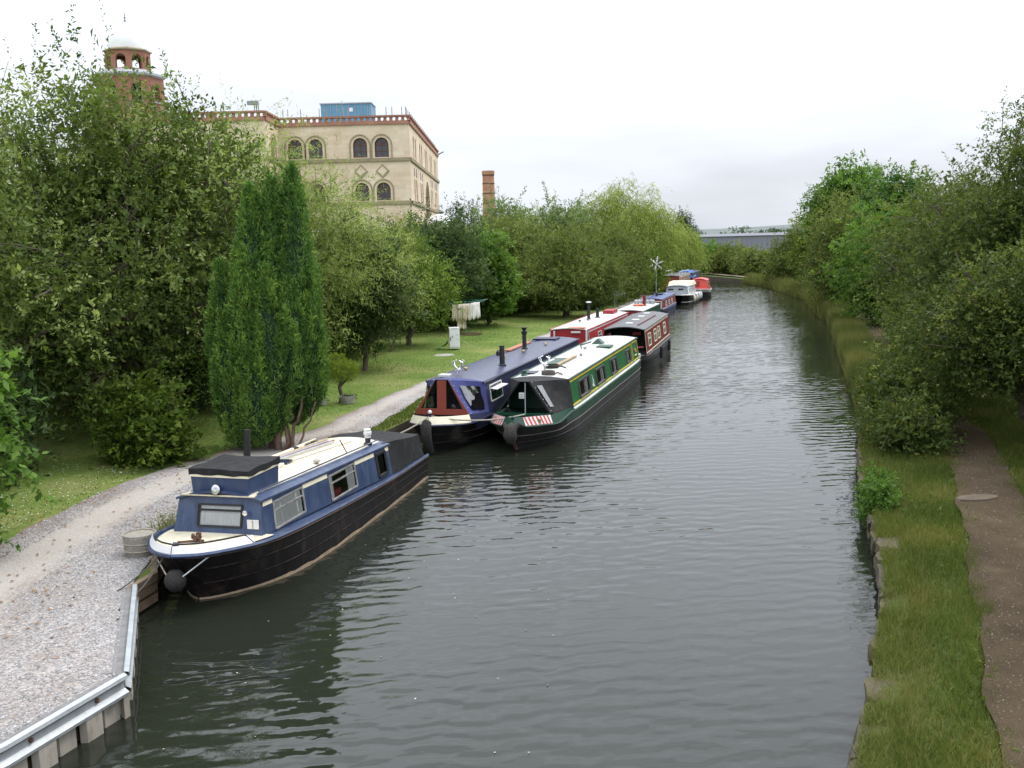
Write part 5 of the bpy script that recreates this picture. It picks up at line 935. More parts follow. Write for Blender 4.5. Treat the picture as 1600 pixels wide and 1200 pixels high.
def flue(boat, x, y, z, h, r, mat=None, cowl=None, name='chimney'):
    mb = MB().lathe([(r * 1.5, 0), (r * 1.5, 0.03), (r, 0.05), (r * 0.92, h), (r * 0.6, h)], 12); o = mb.build(name, mat or M['chimney_black'], boat.root, 40); o.location = (x, y, z)
    if cowl: c = MB().lathe(cowl, 12).build('cowl', M['chimney_black'] if len(cowl) > 4 else M['chrome'], o, 40); c.location = (0, 0, h)
    return o
def mushroom(boat, x, y, z, mat): o = MB().lathe([(0.03, 0), (0.03, 0.04), (0.075, 0.05), (0.07, 0.075), (0.03, 0.09), (0.005, 0.092)], 12).build('vent', mat, boat.root, 40); o.location = (x, y, z); return o
def fender(boat, pts, rad, mat, name='bow_fender'):
    return MB().tube(pts, rad, 10).build(name, mat, boat.root, 60)
def rope(name, label, a, b, sag, r=0.012, mat=None, n=14, group=None):
    a = Vector(a); b = Vector(b); pts = [a.lerp(b, k / n) - Vector((0, 0, sag * 4 * (k / n) * (1 - k / n))) for k in range(n + 1)]
    return tag(MB().tube(pts, r, 5).build(name, mat or M['rope'], None, 60), label, 'rope', group)
def world_pt(loc, ang, p): a = R(ang); return (loc[0] + p[1] * math.sin(a) + p[0] * math.cos(a), loc[1] + p[1] * math.cos(a) - p[0] * math.sin(a), p[2])

# ------------------------------------------------------------------ A: near blue cruiser
LA, AA = (-5.0, 15.2), 13.9
A = Boat('canal_cruiser', 'scruffy blue and cream canal boat nearest the camera with a covered roof box', LA, AA,
         [(-0.78, 0.0, 0.92, -0.12, 0.0), (-0.62, 0.38, 0.91, 0.02, 0.22), (-0.28, 0.70, 0.90, 0.35, 0.50), (0.25, 0.98, 0.875, 0.8, 0.76), (1.0, 1.08, 0.83, 1.4, 0.96), (2.3, 1.09, 0.75, 2.4, 1.07), (4.0, 1.09, 0.66, 4.0, 1.09), (6.0, 1.08, 0.58, 6.0, 1.08), (8.25, 1.02, 0.53, 8.2, 1.02)], group='moored boats')
A.hull(M['hull_worn'], M['rust']); A.strake(0.055, 0.014, M['gun_rust'], 'rusty_edge', i0=2, dx=0.02); A.strake(0.0, 0.035, M['blue'], 'gunwale'); A.strake(0.33, 0.016, M['strake'], i0=4); A.strake(0.66, 0.014, M['strake'], i0=3)
A.deck(M['blue'], 'side_deck'); A.deck(M['cream'], 'foredeck', -0.45, 0.75, 0.12, 0.012); A.bulwark(M['white'], -0.14, -0.02, -0.78, 0.10)
rail = MB(); rp = [A.pt(i, 1, -0.16) for i in range(0, 12)]; lp = [A.pt(i, -1, -0.16) for i in range(0, 9)]
rail.tube(list(reversed(lp)) + rp[1:] + [A.pt(12, 1, 0)], 0.014, 6); rail.build('bow_rail', M['chimney_black'], A.root, 60)
MB().beam((0, -0.74, 0.92), (0, -0.62, 1.08), 0.07, 0.07).build('stem_post', M['blue'], A.root)
an = MB()
for k in range(9): a = k * 2.4; an.lathe([(0.0, 0), (0.035, 0.02), (0.03, 0.06), (0, 0.08)], 6, (0.02 + 0.05 * math.cos(a), -0.1 + 0.06 * math.sin(a), 0.93 + 0.012 * k))
an.tube([(-0.25, -0.2, 0.95), (-0.05, -0.15, 0.96), (0.12, -0.05, 0.95)], 0.02, 5); an.build('bow_cleat', M['rust_dark'], A.root, 40)
ca = Cabin(A, 0.55, 6.1, (0.80, 0.95), (0.74, 0.86), (0.86, 0.58), (1.40, 1.20), 0.13, 0.14)
WA = [(1.0, 2.08, 0.86, 1.29), (3.15, 4.3, 0.77, 1.22), (5.38, 5.85, 0.68, 1.14)]
ca.side(1, M['blue'], WA); ca.side(-1, M['blue'], WA[:2])
wf = paint('worn window frame', (0.34, 0.33, 0.31), 0.5, 0.4, 7, metal=0.4, dirt=(0.1, 0.06, 0.04))
ca.window(1, WA[0], wf, [(0.02, 0.98)], 0.68); ca.window(1, WA[1], wf, [(0.0, 0.16), (0.70, 1.0)], 0.68); ca.window(1, WA[2], M['chimney_black'], None, None, 0.05)
for w in WA[:2]: ca.window(-1, w, wf, [(0, 1)], 0.68)
MB().box((0.15, 3.7, 0.7), (1.1, 0.5, 0.25)).build('bunk', M['red'], A.root)
for a, b in ((0.60, 0.97), (2.12, 3.1), (4.34, 5.3), (5.9, 6.08)): ca.stripe(1, M['cream_plain'], 0.84, 0.97, a, b, rel=True)
ca.end(0.55, M['blue'], wins=[(-0.36, 0.42, 0.99, 1.33)]); fmp = ca.endmp
f = MB()
for a, b in (((-0.36, 0.99), (0.42, 0.99)), ((0.42, 0.99), (0.42, 1.33)), ((0.42, 1.33), (-0.36, 1.33)), ((-0.36, 1.33), (-0.36, 0.99))): f.beam(fmp(*a, 0.008), fmp(*b, 0.008), 0.035, 0.03, (0.2, 0.1, 1))
f.beam(fmp(-0.36, 1.245, 0.01), fmp(0.42, 1.245, 0.01), 0.03, 0.03); wo = f.build('window', M['chimney_black'], A.root)
MB().quad(fmp(-0.36, 0.99, -0.01), fmp(0.42, 0.99, -0.01), fmp(0.42, 1.33, -0.01), fmp(-0.36, 1.33, -0.01)).build('pane', M['glass'], wo)
rows = [[fmp(-0.36 + 0.78 * k / 44, 0.97, -0.028 + 0.011 * math.sin(k * 1.6) + 0.008 * math.sin(k * 0.53)), fmp(-0.36 + 0.78 * k / 44, 1.36, -0.026 + 0.010 * math.sin(k * 1.6))] for k in range(45)]; MB().strip(rows).build('curtain', M['curtain'], wo, 60)
ca.end(6.1, M['blue'], 'cabin_back', True); ca.roof(M['blue'], None, 0.03)
# cream roof deck inset over blue roof edge
rows = [[(x, y, ca.top(x, y) + 0.006) for x in np.linspace(-ca.L(ca.ht, y) + 0.17, ca.L(ca.ht, y) - 0.17, 7)] for y in np.linspace(0.8, 6.08, 8)]; MB().strip(rows).build('roof_deck', M['cream'], A.root, 40)
MB().hexa([(x, y, z) for z in (1.475, 1.495) for x, y in ((-0.66, 0.63), (0.66, 0.63), (0.62, 0.80), (-0.62, 0.80))]).build('roof_front', M['cream'], A.root)
for sg in (1, -1):
    MB().tube([(sg * (ca.L(ca.ht, y) - 0.15), y, ca.top(0.6, y) + 0.045) for y in np.linspace(0.9, 5.9, 8)], 0.014, 6).build('grab_rail', M['cream_plain'] if sg < 0 else M['blue'], A.root, 60)
ln = MB().lathe([(0.0, -0.02), (0.05, -0.02), (0.075, 0.02), (0.08, 0.05), (0.07, 0.055), (0.0, 0.045)], 14, M=Matrix.Rotation(R(80), 3, 'X')); o = ln.build('spotlight', M['chrome'], A.root, 40); o.location = (-0.02, 0.66, 1.585)
MB().tube([(-0.02, 0.66, 1.5), (-0.02, 0.67, 1.58)], 0.012, 5).build('lamp_bracket', M['chimney_black'], A.root); MB().tube([(0, 0.7, 1.58), (-0.05, 0.72, 1.68), (-0.03, 0.7, 1.78)], 0.006, 4).build('cable', M['chimney_black'], A.root)
o = MB().lathe([(0, 0), (0.03, 0), (0.045, 0.04), (0.0, 0.05)], 10, M=Matrix.Rotation(R(90), 3, 'X')).build('small_lamp', M['chrome'], A.root); o.location = (0.52, 0.58, 1.24)
MB().box((0.64, 0.57, 1.05), (0.2, 0.02, 0.15)).build('vent_panel', M['white'], A.root); MB().box((0.64, 0.558, 1.05), (0.012, 0.01, 0.14)).build('vent_bar', M['concrete'], A.root)
# roof box with black cover
bx = [(-0.50, 0.74), (0.52, 0.70), (0.54, 1.70), (-0.46, 1.75)]
rb = MB().hexa([(x, y, 1.42) for x, y in bx] + [(x * 1.05, y - 0.02 if y < 1 else y + 0.01, 1.86) for x, y in bx]).build('roof_box', M['blue'], A.root)
MB().hexa([(x * 1.065 + 0.0, y - 0.028 if y < 1 else y + 0.012, 1.775) for x, y in bx] + [(x * 1.07, y - 0.03 if y < 1 else y + 0.012, 1.815) for x, y in bx]).build('stripe', M['cream_plain'], rb)
cv = MB(); n = 8; rows = []
def cvp(i, j):
    s_, t_ = i / n, j / n; a = Vector((bx[0][0], bx[0][1])).lerp(Vector((bx[1][0], bx[1][1])), s_); b = Vector((bx[3][0], bx[3][1])).lerp(Vector((bx[2][0], bx[2][1])), s_); q = a.lerp(b, t_)
    hgt = 1.91 + 0.05 * math.sin(math.pi * s_) * math.sin(math.pi * t_) + 0.012 * math.sin(5 * s_ + 9 * t_); return ((q.x - 0.02) * 1.09 + 0.02, (q.y - 1.2) * 1.07 + 1.2, hgt)
cv.strip([[cvp(i, j) for i in range(n + 1)] for j in range(n + 1)])
ring = [cvp(i, 0) for i in range(n)] + [cvp(n, j) for j in range(n)] + [cvp(i, n) for i in range(n, 0, -1)] + [cvp(0, j) for j in range(n, 0, -1)]
cv.strip([[p, (p[0], p[1], 1.81 + 0.012 * math.sin(k * 1.9))] for k, p in enumerate(ring + ring[:1])]); cv.build('box_cover', M['canvas_black'], rb, 50)
# stern cover draped over the cockpit
cs = MB(); rows = []
for k, (y, hw, zt) in enumerate([(5.85, 0.80, 1.33), (6.15, 0.84, 1.31), (6.6, 0.88, 1.25), (7.1, 0.90, 1.20), (7.6, 0.91, 1.16), (8.0, 0.90, 1.12), (8.12, 0.88, 0.95), (8.16, 0.9, 0.58)]):
    w_, zg = A.gun(min(y, 8.2)); wv = 0.02 * math.sin(k * 2.3); r_ = []
    for q in np.linspace(-1, 1, 15):
        e = abs(q)
        if e > 0.72: f_ = (e - 0.72) / 0.28; x = math.copysign(hw + (0.96 - hw) * f_ ** 1.5 + 0.025 * math.sin(k * 1.9 + f_ * 4), q); z = (zt - 0.05) * (1 - f_) + (zg + 0.0) * f_
        else: x = q / 0.72 * hw; z = zt - 0.05 * (e / 0.72) ** 3 + 0.018 * math.sin(k * 1.7 + q * 6)
        if zt < 0.6: z = min(z, 0.6)
        r_.append((x, y, z))
    rows.append(r_)
cs.strip(rows); cs.build('stern_cover', M['canvas_black'], A.root, 70)
for y in (6.3, 6.9, 7.5): o = MB().lathe([(0.012, 0), (0.012, 0.012), (0, 0.016)], 6, M=Matrix.Rotation(R(90), 3, 'Y')).build('cover_stud', M['chrome'], A.root); o.location = (0.965, y, A.gun(y)[1] + 0.08)
fl_ = flue(A, 0.62, 5.6, ca.top(0.6, 5.6), 0.17, 0.06, M['chimney_black']); MB().lathe([(0.065, 0.15), (0.065, 0.21), (0.085, 0.215), (0.085, 0.27), (0.075, 0.28), (0.075, 0.33), (0.03, 0.345)], 12).build('flue_cap', M['white'], fl_, 40)
mushroom(A, 0.5, 3.35, ca.top(0.5, 3.35), M['concrete']); mushroom(A, -0.55, 4.6, ca.top(0.5, 4.6), M['chimney_black'])
for (x0, y0, x1, y1, mm, r_) in ((-0.45, 2.6, -0.15, 5.3, 'lead', 0.022), (-0.38, 2.6, -0.05, 5.4, 'redbrown', 0.016), (-0.3, 2.5, 0.02, 5.2, 'galv', 0.022), (-0.52, 3.0, -0.3, 5.6, 'wood_pale', 0.02), (-0.60, 2.2, -0.56, 5.0, 'cream_plain', 0.03), (0.1, 3.0, 0.3, 5.5, 'rope_dark', 0.006)):
    tag(MB().tube([world_pt(LA, AA, (x0, y0, ca.top(x0, y0) + r_ + 0.03)), world_pt(LA, AA, (x1, y1, ca.top(x1, y1) + r_ + 0.03))], r_, 6).build('boat_pole', M[mm], None, 50), {'lead': 'grey pole lying on the cream roof of the near blue boat', 'redbrown': 'red brown pole lying on the cream roof of the near blue boat', 'galv': 'shiny metal pole lying on the cream roof of the near blue boat', 'wood_pale': 'pale wooden pole along the far side of the near blue boat roof', 'cream_plain': 'thick cream pole along the bank side edge of the near blue boat roof', 'rope_dark': 'thin dark line stretched along the near blue boat roof'}[mm], 'pole', 'poles on the near boat roof')
MB().box((-0.1, 2.55, ca.top(0, 2.55) + 0.03), (0.45, 0.5, 0.04), 0.1).build('roof_hatch', M['cream_plain'], A.root); MB().box((-0.12, 3.05, ca.top(0, 3.0) + 0.03), (0.42, 0.3, 0.03), 0.1).build('solar_panel', M['solar'], A.root)
MB().tube([(0.6, 4.55, ca.top(0.6, 4.55)), (0.48, 4.5, ca.top(0.6, 4.5) + 0.28)], 0.012, 5).build('roof_bracket', M['rust_dark'], A.root)
fd = MB().lathe([(0.0, -0.16), (0.09, -0.15), (0.15, -0.07), (0.165, 0.0), (0.15, 0.07), (0.09, 0.15), (0.0, 0.16)], 16); fo = fd.build('bow_fender', M['fender'], A.root, 60); fo.location = (0.0, -0.72, 0.52)
for sg in (1, -1): MB().tube([(sg * 0.12, -0.74, 0.58), A.pt(6, sg, 0.03)], 0.012, 5).build('fender_chain', M['galv'] if sg > 0 else M['rope'], A.root)
tag(MB().tube([world_pt(LA, AA, (-1.35, 4.0, 0.5)), world_pt(LA, AA, (-1.3, 4.05, 1.9))], 0.07, 8).build('mooring_post', M['chimney_black'], None, 50), 'dark upright post on the bank behind the roof box of the near boat', 'post')
rope('mooring_rope', 'upper dark rope from the near boat bow to the bank corner', world_pt(LA, AA, (-0.25, -0.55, 0.95)), (-5.92, 14.15, 0.5), 0.05, 0.012, M['rope_dark'], group='ropes at the near boat bow')
rope('mooring_rope', 'lower dark rope from the near boat bow to the timber edging', world_pt(LA, AA, (-0.2, -0.62, 0.9)), (-5.82, 13.9, 0.33), 0.10, 0.012, M['rope_dark'], group='ropes at the near boat bow')

# ------------------------------------------------------------------ narrowboats
def nb_stations(L, hw, zg=0.66, zbow=0.84, rake=0.5):
    return [(-rake, 0.0, zbow, 0.0, 0.0), (-rake + 0.12, hw * 0.30, zbow, 0.15, hw * 0.12), (0.05, hw * 0.66, zbow - 0.02, 0.6, hw * 0.4), (0.7, hw * 0.9, zbow - 0.07, 1.3, hw * 0.74), (1.6, hw, zg + 0.05, 2.2, hw * 0.96), (3.0, hw, zg, 3.2, hw), (L * 0.5, hw, zg, L * 0.5, hw), (L - 1.2, hw, zg, L - 1.2, hw), (L - 0.3, hw * 0.86, zg + 0.02, L - 0.4, hw * 0.8), (L, hw * 0.45, zg + 0.03, L - 0.1, hw * 0.4)]
def cratch(boat, cab, yf, zf0, zf1, tb, tt, frame, canvas, cx=0.0):
    """tented cover between triangular front board and the cabin front"""
    yc = cab.y0 + cab.rake; hb, ht, zb, zt = cab.L(cab.hb, yc), cab.L(cab.ht, yc), cab.L(cab.zb, yc), cab.L(cab.zt, yc); P = {}
    fr = {s: [(cx + s * tb, yf - 0.08, zf0), (cx + s * tt, yf, zf1)] for s in (1, -1)}; bk = {s: [(s * (hb + 0.05), yc, zb + 0.02), (s * (ht + 0.03), yc + 0.02, zt + 0.045)] for s in (1, -1)}
    c = MB(); n = 10
    for s in (1, -1):
        rows = []
        for j in range(n + 1):
            v = j / n; a = Vector(fr[s][0]).lerp(Vector(fr[s][1]), v); b = Vector(bk[s][0]).lerp(Vector(bk[s][1]), v); r_ = []
            for i in range(n + 1):
                u = i / n; p = a.lerp(b, u); w = math.sin(math.pi * u) * math.sin(math.pi * v); r_.append((p.x + s * (-0.05 * w + 0.018 * math.sin(7 * v + 9 * u) * w), p.y, p.z + 0.015 * math.sin(11 * u - 4 * v) * w))
            rows.append(r_)
        c.strip(rows)
    rows = []
    for i in range(n + 1):
        u = i / n; a = Vector(fr[-1][1]).lerp(Vector(bk[-1][1]), u); b = Vector(fr[1][1]).lerp(Vector(bk[1][1]), u); rows.append([(lambda p, t: (p.x, p.y, p.z + (cab.c * u * 1.0) * (1 - (2 * t - 1) ** 2)))(a.lerp(b, k / 6), k / 6) for k in range(7)])
    c.strip(rows); o = c.build('cratch_cover', canvas, boat.root, 60); return o, fr, bk
def quadmap(fr, bk, s):
    def f(u, v, o=0.03): p = (Vector(fr[s][0]).lerp(Vector(fr[s][1]), v)).lerp(Vector(bk[s][0]).lerp(Vector(bk[s][1]), v), u); return (p.x + s * o, p.y, p.z + o * 0.3)
    return f

# B: dark blue narrowboat
LB_, AB = (-2.1, 25.75), 16.8
B = Boat('narrowboat', 'dark navy narrowboat with a red brown boarded front under a blue canvas tent', LB_, AB, nb_stations(14.2, 1.0, 0.66, 0.76, 0.35), group='moored boats')
B.hull(M['hull_black']); B.strake(0.0, 0.03, M['navy'], 'gunwale'); B.strake(0.35, 0.016, M['strake']); B.strake(0.68, 0.016, M['strake']); B.deck(M['navy'], 'side_deck'); B.bulwark(M['cream_plain'], -0.22, 0.0, -0.35, 0.75, taper=True); B.bulwark(M['navy'], -0.22, 0.0, 0.55, 2.6, 'bulwark', 0.006, taper=True); B.bulwark(M['navy'], 0.03, 0.36, 0.6, 14.0, 'hull_band')
cb = Cabin(B, 1.75, 13.6, (0.93, 0.93), (0.82, 0.82), (0.70, 0.68), (1.58, 1.56), 0.09, 0.05)
WB = [(2.25, 3.35, 1.0, 1.45), (5.2, 6.2, 1.0, 1.4), (8.2, 9.2, 1.0, 1.4), (11, 12, 1.0, 1.4)]
cb.side(1, M['navy'], WB); cb.side(-1, M['navy'], WB); cb.end(1.75, M['navy']); cb.end(13.6, M['navy'], 'cabin_back', True)
for i, w in enumerate(WB): cb.window(1, w, M['chrome'] if i else M['white'], [(0.0, 0.12), (0.62, 1.0)], 0.62); cb.window(-1, w, M['chrome'], [(0.0, 0.2), (0.8, 1.0)])
m_ = cb.mp(1); MB().hexa([m_(2.25, 1.36, 0.02), m_(3.35, 1.36, 0.02), m_(3.35, 1.34, 0.22), m_(2.25, 1.34, 0.22), m_(2.25, 1.375, 0.02), m_(3.35, 1.375, 0.02), m_(3.35, 1.355, 0.22), m_(2.25, 1.355, 0.22)]).build('hopper_window', M['white'], B.root)
cb.roof(M['navy_roof'], M['navy'], 0.03)
co, fr, bk = cratch(B, cb, 0.75, 0.88, 1.82, 0.80, 0.17, None, M['blue_canvas'])
yf = 0.70
def tri(x, z, o=0.0): t = (z - 0.88) / 0.94; return (x, 0.67 + 0.08 * t - o, z)
fb = MB(); hwz = lambda z: 0.80 + (0.17 - 0.80) * (z - 0.88) / 0.94
for a in ([(-hwz(0.88), 0.88), (hwz(0.88), 0.88), (hwz(1.04), 1.04), (-hwz(1.04), 1.04)], [(-0.13, 1.04), (0.13, 1.04), (0.13, 1.80), (-0.13, 1.80)], [(-hwz(1.04), 1.04), (-hwz(1.04) + 0.09, 1.04), (-hwz(1.76) + 0.02, 1.80), (-hwz(1.80), 1.80)], [(hwz(1.04) - 0.09, 1.04), (hwz(1.04), 1.04), (hwz(1.80), 1.80), (hwz(1.76) - 0.02, 1.80)]):
    fb.add([tri(x, z, 0.02) for x, z in a] + [tri(x, z, -0.02) for x, z in a], [(0, 1, 2, 3), (7, 6, 5, 4)] + [(i, i + 4, (i + 1) % 4 + 4, (i + 1) % 4) for i in range(4)])
fbo = fb.build('front_board', M['redbrown'], B.root)
vin = glassmat('clear vinyl', (0.16, 0.17, 0.18), 0.10)
for sg in (1, -1): MB().quad(tri(sg * 0.13, 1.04), tri(sg * (hwz(1.04) - 0.07), 1.04), tri(sg * hwz(1.78), 1.80), tri(sg * 0.13, 1.80)).build('pane', M['glass'], fbo)
for sg in (1, -1):
    q = quadmap(fr, bk, sg); rows = [[(lambda p: (p[0] + sg * 0.012 * math.sin(i * 1.4 + j * 1.1), p[1], p[2]))(q(0.22 + 0.60 * i / 8, 0.16 + 0.68 * j / 8, 0.014)) for i in range(9)] for j in range(9)]; MB().strip(rows).build('vinyl_window', glassmat('vinyl pane', (0.03, 0.032, 0.035), 0.22), co, 70)
    for k in range(7): o = MB().lathe([(0.016, 0), (0.016, 0.01), (0, 0.016)], 6).build('cover_stud', M['chrome'], co); o.location = q(0.03, 0.04 + 0.155 * k, 0.03)
flue(B, 0.42, 4.9, cb.top(0.42, 4.9), 0.62, 0.085); flue(B, -0.12, 9.3, cb.top(0.1, 9.3), 0.5, 0.08, None, [(0.08, 0), (0.1, 0.05), (0.12, 0.12), (0.05, 0.14), (0.1, 0.22), (0.11, 0.26)])
for x, y in ((-0.35, 3.7), (-0.05, 6.6), (0.15, 8.2), (0.3, 10.6)): mushroom(B, x, y, cb.top(x, y), M['brass'])
o = MB().lathe([(0.08, 0), (0.08, 0.12), (0.05, 0.15), (0.05, 0.17)], 10).build('vent', M['chimney_black'], B.root, 40); o.location = (-0.55, 7.6, cb.top(0.5, 7.6))
MB().box((-0.2, 12.6, cb.top(0.2, 12.6) + 0.03), (0.9, 0.7, 0.06)).build('hatch', M['navy'], B.root)
MB().box((-0.5, 2.35, cb.top(0.5, 2.35) + 0.04), (0.32, 0.3, 0.06)).build('locker', M['white'], B.root)
def horns(boat, x, y, z):
    h = MB()
    h.tube([(0, 0, 0), (0, 0, 0.14)], 0.03, 6); h.lathe([(0.1, 0.13), (0.11, 0.15), (0.03, 0.16)], 10)
    for a in (-1, 1):
        for b in (-1, 1): h.tube([(0, 0, 0.15), (a * 0.12, b * 0.04, 0.26), (a * 0.16, b * 0.10, 0.38), (a * 0.08, b * 0.12, 0.42)], 0.018, 5)
    o = h.build('mooring_pins', M['chrome'], boat.root, 40); o.location = (x, y, z)
horns(B, -0.15, 2.5, cb.top(0.1, 2.5))
fender(B, [(0, -0.42, 0.86), (0, -0.52, 0.78), (0, -0.52, 0.55), (0, -0.42, 0.25), (0, -0.25, 0.05)], [0.12, 0.15, 0.14, 0.13, 0.10], M['fender'])
MB().tube([(0, -0.2, 0.9), (0, -0.2, 1.07)], 0.04, 8).build('bow_post', M['navy'], B.root); o = MB().lathe([(0.0, 0), (0.05, 0.02), (0.06, 0.06), (0.03, 0.1), (0, 0.11)], 10).build('post_cap', M['white'], B.root, 50); o.location = (0, -0.2, 1.05)
tag(MB().beam(world_pt(LB_, AB, (-0.55, 8.6, cb.top(0.55, 8.6) + 0.05)), world_pt(LB_, AB, (-0.6, 11.5, cb.top(0.6, 11.5) + 0.05)), 0.24, 0.045).build('gang_plank', paint('varnished plank', (0.36, 0.13, 0.06), 0.5, 0.25, 4), None), 'red brown gang plank lying along the navy narrowboat roof', 'plank')

# C: green narrowboat
LC, AC = (0.12, 25.85), 16.7
Cc = Boat('narrowboat', 'green narrowboat with yellow coach lines, white roof and a black tented bow', LC, AC, nb_stations(14.3, 1.06, 0.68, 0.68, 0.5), group='moored boats')
Cc.hull(M['hull_grey']); Cc.strake(0.0, 0.03, M['green_dark'], 'gunwale'); Cc.strake(0.42, 0.016, paint('worn strake', (0.16, 0.145, 0.13), 0.7, 0.3, 5)); Cc.strake(0.74, 0.016, M['hull_grey']); Cc.deck(M['green_dark'], 'side_deck')
Cc.bulwark(M['green_dark'], 0.02, 0.36, 1.0, 14.1, 'hull_band'); Cc.bulwark(M['green_dark'], -0.24, 0.0, -0.5, 2.6, 'bulwark', 0.006, taper=True)
for sg in (1, -1): MB().strip([[(sg * (w - 0.02), y, z + 0.02), (sg * (w - 0.13), y, z + 0.022)] for y, w, z, _, _ in Cc.st if 2.0 < y < 14.0]).build('side_deck_strip', M['white'], Cc.root)
# red and white stripes on the bow
for sg in (1, -1):
    idx = [i for i in range(len(Cc.st)) if -0.45 <= Cc.st[i][0] <= 0.55]; i0, i1 = idx[0] + 1, idx[-1]
    fp = lambda t, f, o=0.022, sg=sg, i0=i0, i1=i1: (lambda a, b, q: tuple((a[k] * (1 - q) + b[k] * q) + (sg * o * 0.6, -o, 0)[k] for k in range(3)))(Cc.pt(min(int(i0 + t * (i1 - i0)), i1), sg, f), Cc.pt(min(int(i0 + t * (i1 - i0)) + 1, i1), sg, f), (t * (i1 - i0)) % 1.0 if t < 1 else 0)
    bp = MB().strip([[fp(k / 12, -0.23, 0.016), fp(k / 12, -0.015, 0.016)] for k in range(13)]).build('bow_panel', M['white'], Cc.root)
    for k in range(7): a = 0.02 + k * 0.135; MB().quad(fp(a, -0.23), fp(min(1, a + 0.065), -0.23), fp(min(1, a + 0.125), -0.015), fp(min(1, a + 0.06), -0.015)).build('red_stripe', M['red_bright'], bp)
    ce = Vector(fp(0.52, -0.12, 0.03)); ux = (Vector(fp(0.6, -0.12, 0.03)) - ce).normalized(); uz = (Vector(fp(0.52, -0.2, 0.03)) - ce).normalized(); stv = []
    for k in range(10): r_ = 0.085 if k % 2 == 0 else 0.036; a = math.pi / 2 + k * math.pi / 5; stv.append(tuple(ce + ux * (r_ * math.cos(a)) + uz * (r_ * math.sin(a))))
    MB().quad(*stv).build('star', M['green'], bp)
cc_ = Cabin(Cc, 2.3, 14.0, (0.94, 0.94), (0.83, 0.83), (0.70, 0.70), (1.50, 1.50), 0.08, 0.04)
WC = [(3.45, 4.85, 0.84, 1.32), (5.9, 7.3, 0.84, 1.32), (8.35, 9.45, 0.84, 1.32), (11.35, 12.15, 0.86, 1.30)]
cc_.side(1, M['green'], WC); cc_.side(-1, M['green'], WC); cc_.end(2.3, M['green_dark']); cc_.end(14.0, M['green_dark'], 'cabin_back', True)
wfr = paint('grey window frame', (0.12, 0.12, 0.115), 0.4, 0.2, 4, metal=0.5)
for i, w in enumerate(WC): cc_.window(1, w, wfr, [(0.0, 0.14), (0.60, 0.95)] if i < 3 else [(0, 0.9)], None, 0.06); cc_.window(-1, w, wfr, None, None, 0.06)
for (a, b) in ((2.36, 12.55), (12.72, 13.94)):
    for z0, z1 in ((0.76, 0.81), (1.43, 1.48)): cc_.stripe(1, M['yellow'], z0, z1, a, b, 'coach_line', 0.012)
    for u in (a, b - 0.04): cc_.stripe(1, M['yellow'], 0.80, 1.45, u, u + 0.06, 'coach_line', 0.012)
cc_.roof(M['roof_white'], M['green_dark'], 0.03)
# small painted lettering between the first windows and the crest near the stern
m_ = cc_.mp(1)
def arcmark(cu, cz, ru, rz_, a0, a1, r_, mat, name): MB().tube([m_(cu + ru * math.cos(R(a0 + (a1 - a0) * k / 10)), cz + rz_ * math.sin(R(a0 + (a1 - a0) * k / 10)), 0.008) for k in range(11)], r_, 4).build(name, mat, Cc.root)
arcmark(5.36, 1.22, 0.05, 0.03, 0, 360, 0.010, M['silver'] if 'silver' in M else M['lead'], 'lettering')
arcmark(5.38, 1.10, 0.09, 0.045, -120, 120, 0.014, M['white'], 'lettering'); arcmark(5.38, 1.02, 0.10, 0.045, -170, 60, 0.014, M['white'], 'lettering'); arcmark(5.36, 0.93, 0.08, 0.035, 0, 300, 0.014, M['white'], 'lettering'); arcmark(5.5, 0.905, 0.04, 0.02, 0, 360, 0.011, M['white'], 'lettering')
arcmark(13.35, 1.15, 0.24, 0.10, 60, 330, 0.012, M['redbrown'], 'crest'); arcmark(13.45, 1.1, 0.14, 0.06, 0, 330, 0.012, M['yellow'], 'crest'); arcmark(13.45, 1.08, 0.07, 0.04, 0, 360, 0.014, M['green_dark'], 'crest')
for k in range(5): MB().beam(m_(13.2 + 0.09 * k, 0.92, 0.008), m_(13.24 + 0.09 * k, 0.955, 0.008), 0.016, 0.02).build('lettering', M['cream_plain'], Cc.root)
co2, fr2, bk2 = cratch(Cc, cc_, 0.72, 0.86, 1.70, 0.74, 0.14, None, M['canvas_black'])
q = quadmap(fr2, bk2, 1); MB().strip([[q(0.10 + 0.13 * i / 3, 0.18 + 0.68 * j / 6, 0.022) for i in range(4)] for j in range(7)]).build('vinyl_window', glassmat('cloudy vinyl', (0.10, 0.11, 0.12), 0.3), co2)
MB().hexa([q(u, v, o) for v in (-0.10, 0.02) for u, o in ((0.02, 0.02), (0.55, 0.05), (0.55, 0.09), (0.02, 0.06))]).build('cover_flap', M['canvas_black'], co2)
for k in range(6): o = MB().lathe([(0.014, 0), (0.014, 0.01), (0, 0.016)], 6).build('cover_stud', M['chrome'], co2); o.location = q(0.02, 0.06 + 0.18 * k, 0.03)
MB().tube([(0.02, 0.70, 0.84), (0.02, 0.74, 1.66)], 0.016, 6).build('front_pole', M['galv'], Cc.root); MB().box((-0.07, 0.70, 1.32), (0.15, 0.02, 0.16)).build('licence_plate', M['white'], Cc.root)
for dz in (0.03, -0.03): MB().box((-0.07, 0.686, 1.32 + dz), (0.11, 0.008, 0.02)).build('plate_print', M['lead'], Cc.root)
for sg in (1, -1): MB().beam((sg * 0.74, 0.64, 0.86), (sg * 0.14, 0.72, 1.70), 0.05, 0.05).build('tent_edge', M['canvas_black'], co2)
MB().box((0, 0.58, 0.83), (1.5, 0.1, 0.06)).build('bow_coaming', M['green_dark'], Cc.root)
flue(Cc, -0.55, 2.7, cc_.top(0.5, 2.7), 0.14, 0.07, M['green_dark'])
horns(Cc, -0.2, 3.7, cc_.top(0.2, 3.7))
